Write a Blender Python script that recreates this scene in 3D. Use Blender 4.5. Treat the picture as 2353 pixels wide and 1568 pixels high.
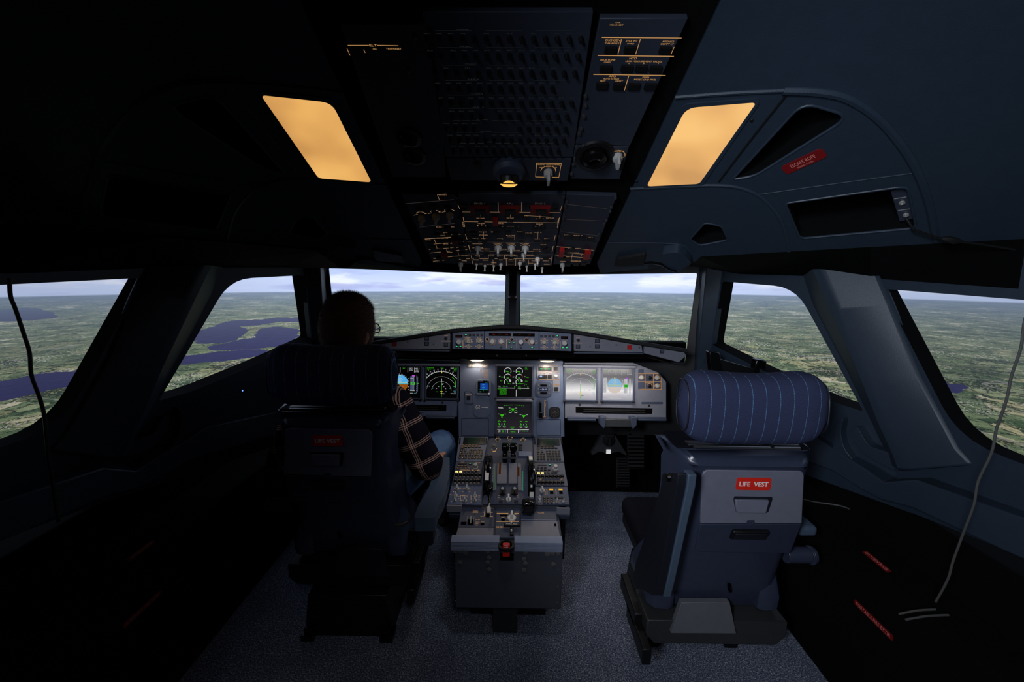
import bpy, bmesh, math, random
from mathutils import Vector, Matrix, noise as mnoise
from mathutils.geometry import tessellate_polygon
random.seed(7)
R = math.radians; PI = math.pi
for o in list(bpy.data.objects): bpy.data.objects.remove(o)
SC = bpy.context.scene; COL = SC.collection

# ---------------------------------------------------------------- camera, world, lights, exposure
F = 980.0; CX, CY = 1176.5, 784.0
PITCH = R(10.0); ROLL = R(0.85); CAM = Vector((0, 0, 1.42))
AX = Vector((0, math.cos(PITCH), -math.sin(PITCH)))
DN = Vector((0, -math.sin(PITCH), -math.cos(PITCH)))
RT = Vector((1, 0, 0))
cd = bpy.data.cameras.new('camera'); cam = bpy.data.objects.new('camera', cd); COL.objects.link(cam)
cd.sensor_width = 36; cd.lens = 36 * F / 2353; cd.clip_start = .02
_x = RT * math.cos(ROLL) - DN * math.sin(ROLL); _y = -(RT * math.sin(ROLL) + DN * math.cos(ROLL)); _z = -AX
cam.matrix_world = Matrix(((_x.x, _y.x, _z.x, CAM.x), (_x.y, _y.y, _z.y, CAM.y), (_x.z, _y.z, _z.z, CAM.z), (0, 0, 0, 1)))
SC.camera = cam
w = bpy.data.worlds.new('world'); SC.world = w; w.use_nodes = True
w.node_tree.nodes['Background'].inputs[0].default_value = (0.02, 0.03, 0.05, 1)
w.node_tree.nodes['Background'].inputs[1].default_value = 0.02
SC.view_settings.view_transform = 'Standard'; SC.view_settings.look = 'None'
SC.view_settings.exposure = 0.0; SC.view_settings.gamma = 1.0; SC.view_settings.use_curve_mapping = False
SC.cycles.use_denoising = True
SC.cycles.max_bounces = 6

def lamp(name, kind, loc, target, energy, color, size=.1, sizey=None, spot=None, blend=1.0, spread=None):
    d = bpy.data.lights.new(name, kind); d.energy = energy; d.color = color
    if kind == 'AREA':
        d.size = size
        if sizey: d.shape = 'RECTANGLE'; d.size_y = sizey
        if spread: d.spread = R(spread)
    else: d.shadow_soft_size = size
    if kind == 'SPOT': d.spot_size = R(spot); d.spot_blend = blend
    o = bpy.data.objects.new(name, d); COL.objects.link(o); o.location = loc
    dv = Vector(target) - Vector(loc)
    o.rotation_euler = dv.to_track_quat('-Z', 'Y').to_euler()
    o['kind'] = 'helper'
    return o
COOL = (.72, .86, 1.0); WARM = (1.0, .80, .58); NEUT = (1, .93, .86)
# unseen spots added behind the camera to brighten the right seat and ceiling
lamp('rear_fill_spot', 'SPOT', (-.62, -.55, 1.78), (.95, 1.2, .95), 96, (.84, .90, 1.0), size=.14, spot=58, blend=.9)
lamp('rear_fill_spot', 'SPOT', (-.50, -.60, 1.45), (1.05, 1.25, 1.62), 44, (.74, .86, 1.0), size=.20, spot=48, blend=.9)
lamp('carpet_fill_spot', 'SPOT', (.15, -.3, 1.9), (.1, .95, .0), 13, (.88, .91, 1.0), size=.15, spot=64, blend=1.0)  # unseen spot added from behind to brighten the carpet
# dome light in the overhead panel
lamp('dome_light', 'SPOT', (0, 1.10, 1.53), (0.04, 1.78, .85), 8, (.94, .93, 1.0), size=.06, spot=84, blend=.8)
# two map lights and the right hand flood light under the glareshield
lamp('map_light_bulb', 'SPOT', (-.163, 1.955, .965), (-.163, 1.99, .6), .5, WARM, size=.012, spot=150, blend=.6)
lamp('map_light_bulb', 'SPOT', (.163, 1.955, .960), (.163, 1.99, .6), .6, WARM, size=.012, spot=150, blend=.6)
lamp('flood_light_tube', 'AREA', (.40, 1.86, .955), (.40, 1.985, .70), .85, NEUT, size=.40, sizey=.02)

# ---------------------------------------------------------------- pixel -> place
def ray(px, py):
    u = (px - CX) / F; v = (py - CY) / F
    return RT * (u * math.cos(ROLL) + v * math.sin(ROLL)) + DN * (v * math.cos(ROLL) - u * math.sin(ROLL)) + AX
def hity(px, py, Y): r = ray(px, py); return CAM + r * (Y / r.y)
def hitx(px, py, X): r = ray(px, py); return CAM + r * (X / r.x)
def hitz(px, py, Z): r = ray(px, py); return CAM + r * ((Z - CAM.z) / r.z)
class Pl:
    """a flat surface in the room: origin, right, up and outward normal"""
    def __init__(s, o, n, up=(0, 0, 1)):
        s.o = Vector(o); s.n = Vector(n).normalized(); s.ex = Vector(up).cross(s.n).normalized(); s.ey = s.n.cross(s.ex)
        s.mat = Matrix(((s.ex.x, s.ey.x, s.n.x, s.o.x), (s.ex.y, s.ey.y, s.n.y, s.o.y), (s.ex.z, s.ey.z, s.n.z, s.o.z), (0, 0, 0, 1)))
    def hit(s, px, py):
        r = ray(px, py); return CAM + r * ((s.o - CAM).dot(s.n) / r.dot(s.n))
    def uv(s, px, py):
        p = s.hit(px, py) - s.o; return (p.dot(s.ex), p.dot(s.ey))
    def rect(s, px, py, w, h):
        x, y = s.uv(px, py); a = s.uv(px - w / 2, py); b = s.uv(px + w / 2, py); c = s.uv(px, py - h / 2); d = s.uv(px, py + h / 2)
        return x, y, abs(b[0] - a[0]), abs(c[1] - d[1])
    def at(s, px, py, lift=0):
        m = s.mat.copy(); m.translation = s.hit(px, py) + s.n * lift; return m
def pl3(a, b, c, toward=CAM, up=(0, 0, 1)):
    n = (b - a).cross(c - a)
    if n.dot(Vector(toward) - a) < 0: n = -n
    return Pl(a, n, up)

# ---------------------------------------------------------------- materials
def lin(c):
    f = lambda x: x / 12.92 if x <= .04045 else ((x + .055) / 1.055) ** 2.4
    return tuple(f(v / 255) for v in c[:3]) + (1,)
MATS = {}
def mat(name, col, rough=.5, metal=0, emit=None, es=1, bump=0, bscale=300, var=.12, vscale=40, spec=.5, coat=0):
    if name in MATS: return MATS[name]
    m = bpy.data.materials.new(name); m.use_nodes = True; nt = m.node_tree; b = nt.nodes['Principled BSDF']
    b.inputs['Roughness'].default_value = rough; b.inputs['Metallic'].default_value = metal
    b.inputs['Specular IOR Level'].default_value = spec; b.inputs['Coat Weight'].default_value = coat
    tc = nt.nodes.new('ShaderNodeTexCoord'); nz = nt.nodes.new('ShaderNodeTexNoise'); nz.inputs['Scale'].default_value = vscale
    nz.inputs['Detail'].default_value = 3
    nt.links.new(tc.outputs['Object'], nz.inputs['Vector'])
    mx = nt.nodes.new('ShaderNodeMix'); mx.data_type = 'RGBA'; c = lin(col)
    mx.inputs[6].default_value = tuple(v * (1 - var) for v in c[:3]) + (1,); mx.inputs[7].default_value = tuple(min(1, v * (1 + var)) for v in c[:3]) + (1,)
    nt.links.new(nz.outputs['Fac'], mx.inputs[0]); nt.links.new(mx.outputs[2], b.inputs['Base Color'])
    if bump:
        n2 = nt.nodes.new('ShaderNodeTexNoise'); n2.inputs['Scale'].default_value = bscale; n2.inputs['Detail'].default_value = 2
        nt.links.new(tc.outputs['Object'], n2.inputs['Vector'])
        bp = nt.nodes.new('ShaderNodeBump'); bp.inputs['Strength'].default_value = bump; bp.inputs['Distance'].default_value = .001
        nt.links.new(n2.outputs['Fac'], bp.inputs['Height']); nt.links.new(bp.outputs[0], b.inputs['Normal'])
    if emit:
        b.inputs['Emission Color'].default_value = lin(emit); b.inputs['Emission Strength'].default_value = es
    MATS[name] = m; return m
mat('navy_plastic', (74, 90, 118), .42, bump=.25, bscale=500)
mat('liner_blue', (36, 48, 62), .5, bump=.25, bscale=400)
mat('panel_grey', (116, 118, 130), .45, bump=.15)
mat('panel_blue', (92, 104, 130), .45, bump=.15)
mat('panel_dark', (62, 70, 90), .5, bump=.15)
mat('lip_grey', (132, 142, 165), .45)
mat('black', (15, 15, 17), .45)
mat('black_gloss', (12, 12, 13), .12)
mat('black_matt', (7, 7, 8), .95, spec=.1)
mat('pocket_black', (5, 6, 8), .9, spec=.1)
mat('hole', (3, 3, 3), .9, spec=.05)
mat('seat_shell', (54, 60, 80), .26, bump=.12, bscale=600)
mat('seat_hatch_lit', (118, 120, 136), .42, bump=.3, bscale=700)
mat('arm_blue', (76, 92, 112), .4)
mat('plate_metal', (112, 114, 120), .45, metal=.3, bump=.2)
mat('arm_dark', (24, 26, 36), .5)
mat('frame_metal', (92, 94, 98), .38, metal=.7, bump=.1)
mat('base_grey', (58, 60, 62), .42, metal=.3, bump=.3, bscale=300)
mat('steel', (190, 188, 182), .3, metal=.6)
mat('knob_grey', (176, 176, 174), .5)
mat('knob_silver', (226, 224, 218), .28, metal=.35)
mat('white_plastic', (225, 222, 215), .4)
mat('ivory', (200, 200, 180), .4)
mat('underside_lit_brown', (104, 82, 66), .35, metal=.5)  # brown of the lamplit underside put into the colour
mat('red_plastic', (176, 24, 26), .4)
mat('red_sign', (232, 42, 28), .45, var=.03)
mat('dark_red', (120, 14, 16), .5, var=.05)
mat('sign_white', (245, 242, 238), .5, var=.02)
mat('sign_pink', (225, 140, 130), .5, var=.02)
mat('rubber', (20, 20, 22), .7)
mat('cable_black', (14, 14, 15), .5)
mat('cable_grey', (74, 74, 72), .5)
mat('glass_screen', (10, 10, 13), .28, var=0, spec=.6)
mat('glass_front', (46, 48, 52), .32, var=0, spec=1.0)
mat('lcd_dark', (16, 22, 22), .2, var=.1)
mat('disc_grey', (98, 100, 98), .6)
mat('pedestal_rear', (70, 73, 84), .55, bump=.3)
def em(name, col, s=1.0): return mat(name, (0, 0, 0), .6, emit=col, es=s, spec=0, var=0)
em('amber', (255, 190, 118), .52); em('amber_hi', (255, 190, 60), .75); em('legend', (255, 200, 150), .34); em('legend_dim', (190, 170, 160), .10)
em('legend_faint', (140, 150, 150), .06); em('green_faint', (20, 130, 90), .14)
em('green', (70, 225, 30), .65); em('green_lit', (80, 245, 150), .8); em('white_lit', (235, 238, 240), .72); em('cyan', (110, 200, 205), .7)
em('magenta', (190, 90, 220), .8); em('yellow', (240, 220, 60), .9); em('sky_blue', (85, 175, 232), .95); em('earth', (150, 80, 15), .9)
em('tape_grey', (72, 80, 108), .9); em('red_lit', (200, 50, 40), .7); em('blue_lit', (20, 70, 170), .8); em('seg_red', (120, 40, 15), .35)
em('bulb', (255, 226, 180), 2.6); em('dome_bulb', (255, 190, 90), 1.15); em('clock_lit', (190, 200, 255), 1.0); em('led_blue', (90, 130, 255), 2.5)
em('yellow_lit', (255, 235, 150), 1.0); em('green_line', (70, 200, 150), .35); em('green_line_dim', (60, 160, 90), .18); em('blue_btn', (170, 200, 255), .9)
em('orange_strip', (150, 80, 25), .12)

# ---------------------------------------------------------------- mesh builder
_txt = {}
def text_geo(s):
    if s not in _txt:
        c = bpy.data.curves.new('t', 'FONT'); c.body = s; c.resolution_u = 2
        if s.startswith('*'): c.body = s[1:]; c.offset = .028
        o = bpy.data.objects.new('t', c); me = bpy.data.meshes.new_from_object(o)
        vs = [v.co.copy() for v in me.vertices]; fs = [tuple(p.vertices) for p in me.polygons]
        bpy.data.objects.remove(o); bpy.data.curves.remove(c); bpy.data.meshes.remove(me)
        x0 = min(v.x for v in vs); x1 = max(v.x for v in vs); y0 = min(v.y for v in vs); y1 = max(v.y for v in vs)
        _txt[s] = ([((v.x - (x0 + x1) / 2) / (x1 - x0), (v.y - (y0 + y1) / 2) / (y1 - y0)) for v in vs], fs, (x1 - x0) / (y1 - y0))
    return _txt[s]
class MB:
    def __init__(s): s.v = []; s.f = []; s.mi = []; s.cur = 0; s.X = Matrix.Identity(4)
    def add(s, vs, fs, mi=None):
        k = len(s.v); s.v += [s.X @ Vector(v) for v in vs]; s.f += [tuple(i + k for i in f) for f in fs]; s.mi += [s.cur if mi is None else mi] * len(fs); return s
    def box(s, c, d, rz=0, taper=1):
        x, y, z = d[0] / 2, d[1] / 2, d[2] / 2; M = Matrix.Rotation(rz, 3, 'Z'); c = Vector(c)
        vs = [c + M @ Vector((sx * x * (taper if sz > 0 else 1), sy * y * (taper if sz > 0 else 1), sz * z)) for sz in (-1, 1) for sy in (-1, 1) for sx in (-1, 1)]
        return s.add(vs, [(0, 2, 3, 1), (4, 5, 7, 6), (0, 1, 5, 4), (2, 6, 7, 3), (0, 4, 6, 2), (1, 3, 7, 5)])
    def quad(s, a, b, c, d): return s.add([a, b, c, d], [(0, 1, 2, 3)])
    def rect(s, x, y, w, h, z=0): return s.quad((x - w / 2, y - h / 2, z), (x + w / 2, y - h / 2, z), (x + w / 2, y + h / 2, z), (x - w / 2, y + h / 2, z))
    def rrect(s, x, y, w, h, r, z0, z1, n=4): return s.prism(rr(x, y, w, h, r, n), z0, z1)
    def prism(s, pts, z0, z1, holes=(), fn=None, hm=None):
        """polygon (optionally with holes) extruded between two heights; fn maps (x,y,z) to a place"""
        loops = [list(pts)] + [list(h) for h in holes]
        def area(l): return sum(l[i][0] * l[(i + 1) % len(l)][1] - l[(i + 1) % len(l)][0] * l[i][1] for i in range(len(l)))
        if area(loops[0]) < 0: loops[0].reverse()
        for i in range(1, len(loops)):
            if area(loops[i]) > 0: loops[i].reverse()
        flat = [p for l in loops for p in l]; n = len(flat)
        tri = tessellate_polygon([[Vector((p[0], p[1], 0)) for p in l] for l in loops])
        fn = fn or (lambda x, y, z: (x, y, z))
        vs = [fn(p[0], p[1], z1) for p in flat] + [fn(p[0], p[1], z0) for p in flat]; fs = []
        for t in tri:
            a, b, c = [flat[i] for i in t]
            if (b[0] - a[0]) * (c[1] - a[1]) - (c[0] - a[0]) * (b[1] - a[1]) < 0: t = t[::-1]
            fs.append(tuple(t)); fs.append(tuple(i + n for i in t[::-1]))
        k = 0; nf = len(fs)
        for l in loops:
            m = len(l)
            for i in range(m): j = (i + 1) % m; fs.append((k + i, k + i + n, k + j + n, k + j))
            k += m
        s.add(vs, fs)
        if hm is not None:
            for i in range(len(s.mi) - len(fs) + nf + len(loops[0]), len(s.mi)): s.mi[i] = hm
        return s
    def rings(s, rs, cap=True, closed=True):
        n = len(rs[0]); vs = [p for r in rs for p in r]; fs = []
        for i in range(len(rs) - 1):
            for j in range(n if closed else n - 1):
                a = i * n + j; b = i * n + (j + 1) % n; fs.append((a, b, b + n, a + n))
        if cap and closed: fs.append(tuple(range(n))[::-1]); fs.append(tuple((len(rs) - 1) * n + j for j in range(n)))
        return s.add(vs, fs)
    def lathe(s, prof, n=20, M=None):
        M = M or Matrix.Identity(4); vs = []; fs = []
        rs = [[M @ Vector((max(r, 1e-5) * math.cos(2 * PI * j / n), max(r, 1e-5) * math.sin(2 * PI * j / n), z)) for j in range(n)] for r, z in prof]
        return s.rings(rs)
    def cyl(s, p0, p1, r0, r1=None, n=16):
        p0 = Vector(p0); p1 = Vector(p1); r1 = r0 if r1 is None else r1
        q = (p1 - p0).to_track_quat('Z', 'Y').to_matrix().to_4x4(); q.translation = p0
        return s.lathe([(r0, 0), (r1, (p1 - p0).length)], n, q)
    def tube(s, pts, r, n=8):
        pts = [Vector(p) for p in pts]; rs = []; prev = None
        for i, p in enumerate(pts):
            d = (pts[min(i + 1, len(pts) - 1)] - pts[max(i - 1, 0)]).normalized()
            if prev is None: prev = d.orthogonal().normalized()
            a = (prev - d * prev.dot(d)).normalized(); b = d.cross(a); prev = a
            rr_ = r[i] if isinstance(r, (list, tuple)) else r
            rs.append([p + (a * math.cos(2 * PI * k / n) + b * math.sin(2 * PI * k / n)) * rr_ for k in range(n)])
        return s.rings(rs)
    def arc(s, x, y, r, w, a0, a1, z=0, n=24, dash=0):
        for i in range(n):
            if dash and i % dash == dash - 1: continue
            t0 = R(a0 + (a1 - a0) * i / n); t1 = R(a0 + (a1 - a0) * (i + 1) / n); q = []
            for t, k in ((t0, r - w / 2), (t1, r - w / 2), (t1, r + w / 2), (t0, r + w / 2)): q.append((x + k * math.cos(t), y + k * math.sin(t), z))
            s.quad(*q)
        return s
    def disc(s, x, y, r, z=0, n=20): return s.add([(x + r * math.cos(2 * PI * i / n), y + r * math.sin(2 * PI * i / n), z) for i in range(n)], [tuple(range(n))])
    def seg(s, x0, y0, x1, y1, w, z=0):
        d = Vector((x1 - x0, y1 - y0)); L = d.length or 1; nx, ny = -d.y / L * w / 2, d.x / L * w / 2
        return s.quad((x0 - nx, y0 - ny, z), (x1 - nx, y1 - ny, z), (x1 + nx, y1 + ny, z), (x0 + nx, y0 + ny, z))
    def text(s, t, x, y, w, h, z=0, rot=0):
        vs, fs, asp = text_geo(t)
        if w is None: w = h * asp
        c, sn = math.cos(rot), math.sin(rot)
        return s.add([(x + (a * w) * c - (b * h) * sn, y + (a * w) * sn + (b * h) * c, z) for a, b in vs], fs)
def rr(x, y, w, h, r, n=4):
    p = []
    for cx, cy, a in ((x + w / 2 - r, y + h / 2 - r, 0), (x - w / 2 + r, y + h / 2 - r, 90), (x - w / 2 + r, y - h / 2 + r, 180), (x + w / 2 - r, y - h / 2 + r, 270)):
        for i in range(n + 1): t = R(a + 90 * i / n); p.append((cx + r * math.cos(t), cy + r * math.sin(t)))
    return p
def rounded(pts, r, n=5):
    """round the corners of a 2D polygon; r may be a list"""
    out = []; m = len(pts)
    for i in range(m):
        p = Vector(pts[i][:2]); a = Vector(pts[i - 1][:2]); b = Vector(pts[(i + 1) % m][:2]); k = r[i] if isinstance(r, (list, tuple)) else r
        if k <= 0: out.append(tuple(p)); continue
        k = min(k, (a - p).length * .45, (b - p).length * .45); q0 = p + (a - p).normalized() * k; q1 = p + (b - p).normalized() * k
        for j in range(n + 1): t = j / n; out.append(tuple(q0 * (1 - t) ** 2 + p * 2 * t * (1 - t) + q1 * t * t))
    return out
WM = {}
def make(name, mb, mats, parent=None, M=None, bev=0, smooth=30, seg=2, sub=0):
    me = bpy.data.meshes.new(name); me.from_pydata([tuple(v) for v in mb.v], [], mb.f)
    if isinstance(mats, str): mats = [mats]
    for m in mats: me.materials.append(MATS[m])
    me.polygons.foreach_set('material_index', mb.mi); me.update()
    if bev or smooth > 31 or sub:
        bm = bmesh.new(); bm.from_mesh(me); bmesh.ops.remove_doubles(bm, verts=bm.verts, dist=1e-5); bmesh.ops.recalc_face_normals(bm, faces=bm.faces); bm.to_mesh(me); bm.free()
    me.polygons.foreach_set('use_smooth', [True] * len(me.polygons)); me.set_sharp_from_angle(angle=R(smooth))
    return put(name, me, parent, M, bev, seg, sub)
def put(name, me, parent=None, M=None, bev=0, seg=2, sub=0):
    o = bpy.data.objects.new(name, me); COL.objects.link(o)
    M = M or Matrix.Identity(4)
    if parent: o.parent = parent; o.matrix_basis = WM[parent.name].inverted() @ M
    else: o.matrix_basis = M
    WM[o.name] = M.copy()
    if sub: d = o.modifiers.new('s', 'SUBSURF'); d.levels = sub; d.render_levels = sub
    if bev: b = o.modifiers.new('b', 'BEVEL'); b.width = bev; b.segments = seg; b.limit_method = 'ANGLE'; b.angle_limit = R(40)
    return o
def tag(o, label, cat, group=None, kind=None):
    o['label'] = label; o['category'] = cat
    if group: o['group'] = group
    if kind: o['kind'] = kind
    return o
def thing(name, loc, label, cat, group=None):
    o = bpy.data.objects.new(name, None); COL.objects.link(o); o.empty_display_size = .05; o.location = loc; WM[o.name] = Matrix.Translation(Vector(loc))
    return tag(o, label, cat, group)
def struct(o): o['kind'] = 'structure'; return o

# small widgets on a plane, given in photo pixels
def button(par, pl, px, py, w, h, d=.004, m='black', name='button', lit=None, legend=None, lh=.45, lift=0):
    x, y, W, H = pl.rect(px, py, w, h); b = MB(); b.box((0, 0, d / 2), (W, H, d), taper=.94)
    mats = [m]
    if lit: b.cur = 1; b.rect(0, H * .14, W * .62, H * lh, d + .0003); mats.append(lit)
    if legend: b.cur = len(mats); b.text(legend, 0, -H * .22 if lit else 0, W * .7, H * .26, d + .0004); mats.append('legend')
    return make(name, b, mats, par, pl.at(px, py, lift))
_knobs = {}
def knob(par, pl, px, py, r, h, kind='pointer', m='knob_grey', ang=0, name='knob'):
    """r and h in metres; ang turns the pointer"""
    key = (round(r, 4), round(h, 4), kind, m)
    if key not in _knobs:
        b = MB()
        if kind == 'pointer':
            b.lathe([(r, 0), (r * .96, h * .35), (r * .7, h * .42)], 18); b.box((0, 0, h * .62), (r * .62, r * 2.0, h * .76), taper=.85)
            mm = [m]
        elif kind == 'round':
            b.lathe([(r * 1.05, 0), (r, h * .15), (r * .92, h * .9), (r * .75, h), (0, h)], 24); mm = [m]
        elif kind == 'dark':
            b.lathe([(r, 0), (r, h * .5), (r * .5, h * .6), (r * .42, h), (0, h)], 16); mm = [m]
        elif kind == 'stacked':
            b.lathe([(r, 0), (r * .95, h * .4), (r * .72, h * .45), (r * .66, h * .95), (0, h)], 20); mm = [m]
        me = make('k', b, mm).data; bpy.data.objects.remove(bpy.data.objects['k']) if 'k' in bpy.data.objects else None
        _knobs[key] = me
    return put(name, _knobs[key], par, pl.at(px, py) @ Matrix.Rotation(ang, 4, 'Z'))
def ln(mb, pl, x0, y0, x1, y1, wpx=1.0, z=.0006):
    a = pl.uv(x0, y0); b = pl.uv(x1, y1); w_ = pl.rect((x0 + x1) / 2, (y0 + y1) / 2, wpx, wpx)
    mb.seg(a[0], a[1], b[0], b[1], w_[2] if abs(x1 - x0) < abs(y1 - y0) else w_[3], z)
def tx(mb, pl, t, px, py, w, h, z=.0006, rot=0):
    x, y, W, H = pl.rect(px, py, w, h); mb.text(t, x, y, W, H, z, rot)
def screw(mb, x, y, r=.003, z=0): mb.lathe([(r, z), (r * .9, z + .0012), (0, z + .0014)], 8, Matrix.Translation((x, y, 0)))

# node maths shorthand
class S:
    def __init__(s, nt, o): s.nt = nt; s.o = o
    def m(s, op, *a):
        n = s.nt.nodes.new('ShaderNodeMath'); n.operation = op
        for i, v in enumerate((s,) + a):
            if isinstance(v, S): s.nt.links.new(v.o, n.inputs[i])
            else: n.inputs[i].default_value = v
        return S(s.nt, n.outputs[0])
    def __add__(s, b): return s.m('ADD', b)
    def __sub__(s, b): return s.m('SUBTRACT', b)
    def __mul__(s, b): return s.m('MULTIPLY', b)
    def __truediv__(s, b): return s.m('DIVIDE', b)
    def __pow__(s, b): return s.m('POWER', b)
    def gt(s, b): return s.m('GREATER_THAN', b)
    def lt(s, b): return s.m('LESS_THAN', b)
    def ss(s, a, b):
        n = s.nt.nodes.new('ShaderNodeMapRange'); n.interpolation_type = 'SMOOTHSTEP'; s.nt.links.new(s.o, n.inputs[0])
        n.inputs[1].default_value = a; n.inputs[2].default_value = b; return S(s.nt, n.outputs[0])
def cmix(nt, f, a, b):
    n = nt.nodes.new('ShaderNodeMix'); n.data_type = 'RGBA'
    for i, v in ((0, f), (6, a), (7, b)):
        if isinstance(v, S): nt.links.new(v.o, n.inputs[i])
        else: n.inputs[i].default_value = v
    return S(nt, n.outputs[2])
def comb(nt, x, y, z=0):
    n = nt.nodes.new('ShaderNodeCombineXYZ')
    for i, v in enumerate((x, y, z)):
        if isinstance(v, S): nt.links.new(v.o, n.inputs[i])
        else: n.inputs[i].default_value = v
    return S(nt, n.outputs[0])
def tex(nt, kind, vec, scale, detail=2, out=0, **k):
    n = nt.nodes.new('ShaderNodeTex' + kind); nt.links.new(vec.o, n.inputs['Vector']); n.inputs['Scale'].default_value = scale
    if 'Detail' in n.inputs: n.inputs['Detail'].default_value = detail
    for a, b in k.items():
        if a in ('Randomness', 'Roughness', 'Distortion'): n.inputs[a].default_value = b
        else: setattr(n, a, b)
    return S(nt, n.outputs[out])
def ramp(nt, f, stops, const=False):
    n = nt.nodes.new('ShaderNodeValToRGB'); nt.links.new(f.o, n.inputs[0]); e = n.color_ramp.elements
    n.color_ramp.interpolation = 'CONSTANT' if const else 'LINEAR'
    while len(e) < len(stops): e.new(.5)
    for i, (p, c) in enumerate(stops): e[i].position = p; e[i].color = lin(c)
    return S(nt, n.outputs[0])

# ---------------------------------------------------------------- the projected landscape outside
SCR_C = Vector((0, .4)); SCR_R = 3.3; HZ = 1.2
def screen_hit(px, py):
    r = ray(px, py); a = r.x ** 2 + r.y ** 2; b = -2 * r.y * SCR_C.y; c = SCR_C.y ** 2 - SCR_R ** 2
    return CAM + r * ((-b + math.sqrt(b * b - 4 * a * c)) / (2 * a))
# horizon seen in the photo, as a gently banked line on the screen
_hp = [(0, 682), (326, 678), (600, 672), (1000, 669), (1400, 671), (1700, 680), (2060, 688), (2353, 694)]
_pts = [screen_hit(*p) for p in _hp]
def _fit(pts):
    S_ = [[0] * 4 for _ in range(3)]
    for p in pts:
        b = (1, p.x, p.x ** 2)
        for i in range(3):
            for j in range(3): S_[i][j] += b[i] * b[j]
            S_[i][3] += b[i] * p.z
    for i in range(3):
        for k in range(3):
            if k != i:
                f = S_[k][i] / S_[i][i]; S_[k] = [x - f * y for x, y in zip(S_[k], S_[i])]
    return [S_[i][3] / S_[i][i] for i in range(3)]
H0, H1, H2 = _fit(_pts)
EYE = (0, .9)
def azel(px, py):
    p = screen_hit(px, py); dx, dy = p.x - EYE[0], p.y - EYE[1]; r = math.hypot(dx, dy)
    return math.atan2(dx, dy), (p.z - (H0 + H1 * p.x + H2 * p.x ** 2)) / r
def screen_material():
    m = bpy.data.materials.new('projected_landscape'); m.use_nodes = True; nt = m.node_tree; nt.nodes.clear()
    out = nt.nodes.new('ShaderNodeOutputMaterial'); emn = nt.nodes.new('ShaderNodeEmission'); nt.links.new(emn.outputs[0], out.inputs[0])
    tc = nt.nodes.new('ShaderNodeTexCoord'); sp = nt.nodes.new('ShaderNodeSeparateXYZ'); nt.links.new(tc.outputs['Object'], sp.inputs[0])
    X, Y, Z = (S(nt, sp.outputs[i]) for i in range(3))
    dx = X - EYE[0]; dy = Y - EYE[1]; r = (dx * dx + dy * dy).m('SQRT')
    el = (Z - (X * H1 + X * X * H2 + H0)) / r; az = dx.m('ARCTAN2', dy)
    down = (el * -1).m('MAXIMUM', .004); dist = (down * 0 + 1) / down
    gx = dx / r * dist; gy = dy / r * dist; g = comb(nt, gx, gy)
    wob = tex(nt, 'Noise', g, .8, 3, out=1); n1 = nt.nodes.new('ShaderNodeVectorMath'); n1.operation = 'MULTIPLY_ADD'
    nt.links.new(wob.o, n1.inputs[0]); n1.inputs[1].default_value = (.5, .5, 0); nt.links.new(g.o, n1.inputs[2]); gw = S(nt, n1.outputs[0])
    # fields
    def fields(sc):
        v = tex(nt, 'Voronoi', gw, sc, 0, out=1, Randomness=.85, distance='CHEBYCHEV'); q = nt.nodes.new('ShaderNodeSeparateColor'); nt.links.new(v.o, q.inputs[0]); return S(nt, q.outputs[0]), S(nt, q.outputs[1])
    a1, b1 = fields(5.2); a2, b2 = fields(2.1)
    a3, b3 = fields(1.05)
    pal = [(0, (58, 84, 56)), (.16, (86, 108, 78)), (.32, (118, 136, 100)), (.5, (144, 156, 120)), (.62, (80, 102, 72)), (.70, (160, 162, 122)), (.80, (128, 132, 98)), (.89, (188, 182, 146)), (.94, (134, 104, 86)), (.97, (206, 200, 176))]
    c1 = ramp(nt, a1, pal, True); c2 = ramp(nt, a2, pal, True); col = cmix(nt, b1.gt(.45) * .8 + .1, c1, c2)
    c3 = ramp(nt, a3, pal, True); col = cmix(nt, down.ss(.17, .06) * .85, col, cmix(nt, b3.gt(.35) * .55 + .4, c2, c3))
    fine = tex(nt, 'Noise', g, 16, 5, Roughness=.75); col = cmix(nt, fine.ss(.40, .68) * .55, col, lin((46, 62, 44)))
    tv = tex(nt, 'Noise', comb(nt, az * 190, el * 420), 1.0, 3, Roughness=.7)   # tufts of trees and hedges, upright against the ground
    near = down.ss(.01, .12)
    edge = tex(nt, 'Voronoi', gw, 5.2, 0, feature='DISTANCE_TO_EDGE', Randomness=.85)
    col = cmix(nt, (edge.lt(.055) * tv.ss(.40, .52)) * .9, col, lin((26, 38, 28)))
    wood = tex(nt, 'Noise', g, 1.7, 5, Roughness=.6); col = cmix(nt, wood.ss(.52, .58) * tv.ss(.36, .50) * .95, col, lin((28, 42, 32)))
    col = cmix(nt, tv.gt(.625) * .8, col, lin((24, 34, 28)))
    tv2 = tex(nt, 'Noise', comb(nt, az * 260, el * 700, 3.3), 1.0, 2)
    town = tex(nt, 'Noise', g, 1.1, 3); col = cmix(nt, town.ss(.50, .60) * tv2.gt(.59) * .85, col, lin((196, 192, 188)))
    col = cmix(nt, tv2.gt(.68) * .5, col, lin((190, 192, 180)))
    road = tex(nt, 'Noise', g, .55, 1); col = cmix(nt, (road - .5).m('ABSOLUTE').lt(.004) * .6, col, lin((140, 140, 140)))
    # streaky far ground
    far = tex(nt, 'Noise', comb(nt, az * 15, el * 190), 1.0, 6, Roughness=.82)
    farc = ramp(nt, (far - .5) * 3.0 + .5, [(.22, (40, 56, 46)), (.38, (64, 86, 66)), (.46, (124, 140, 108)), (.52, (74, 96, 72)), (.60, (142, 152, 122)), (.68, (92, 108, 84)), (.78, (222, 220, 198))])
    col = cmix(nt, down.ss(.16, .05) * .62, col, farc)
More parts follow.
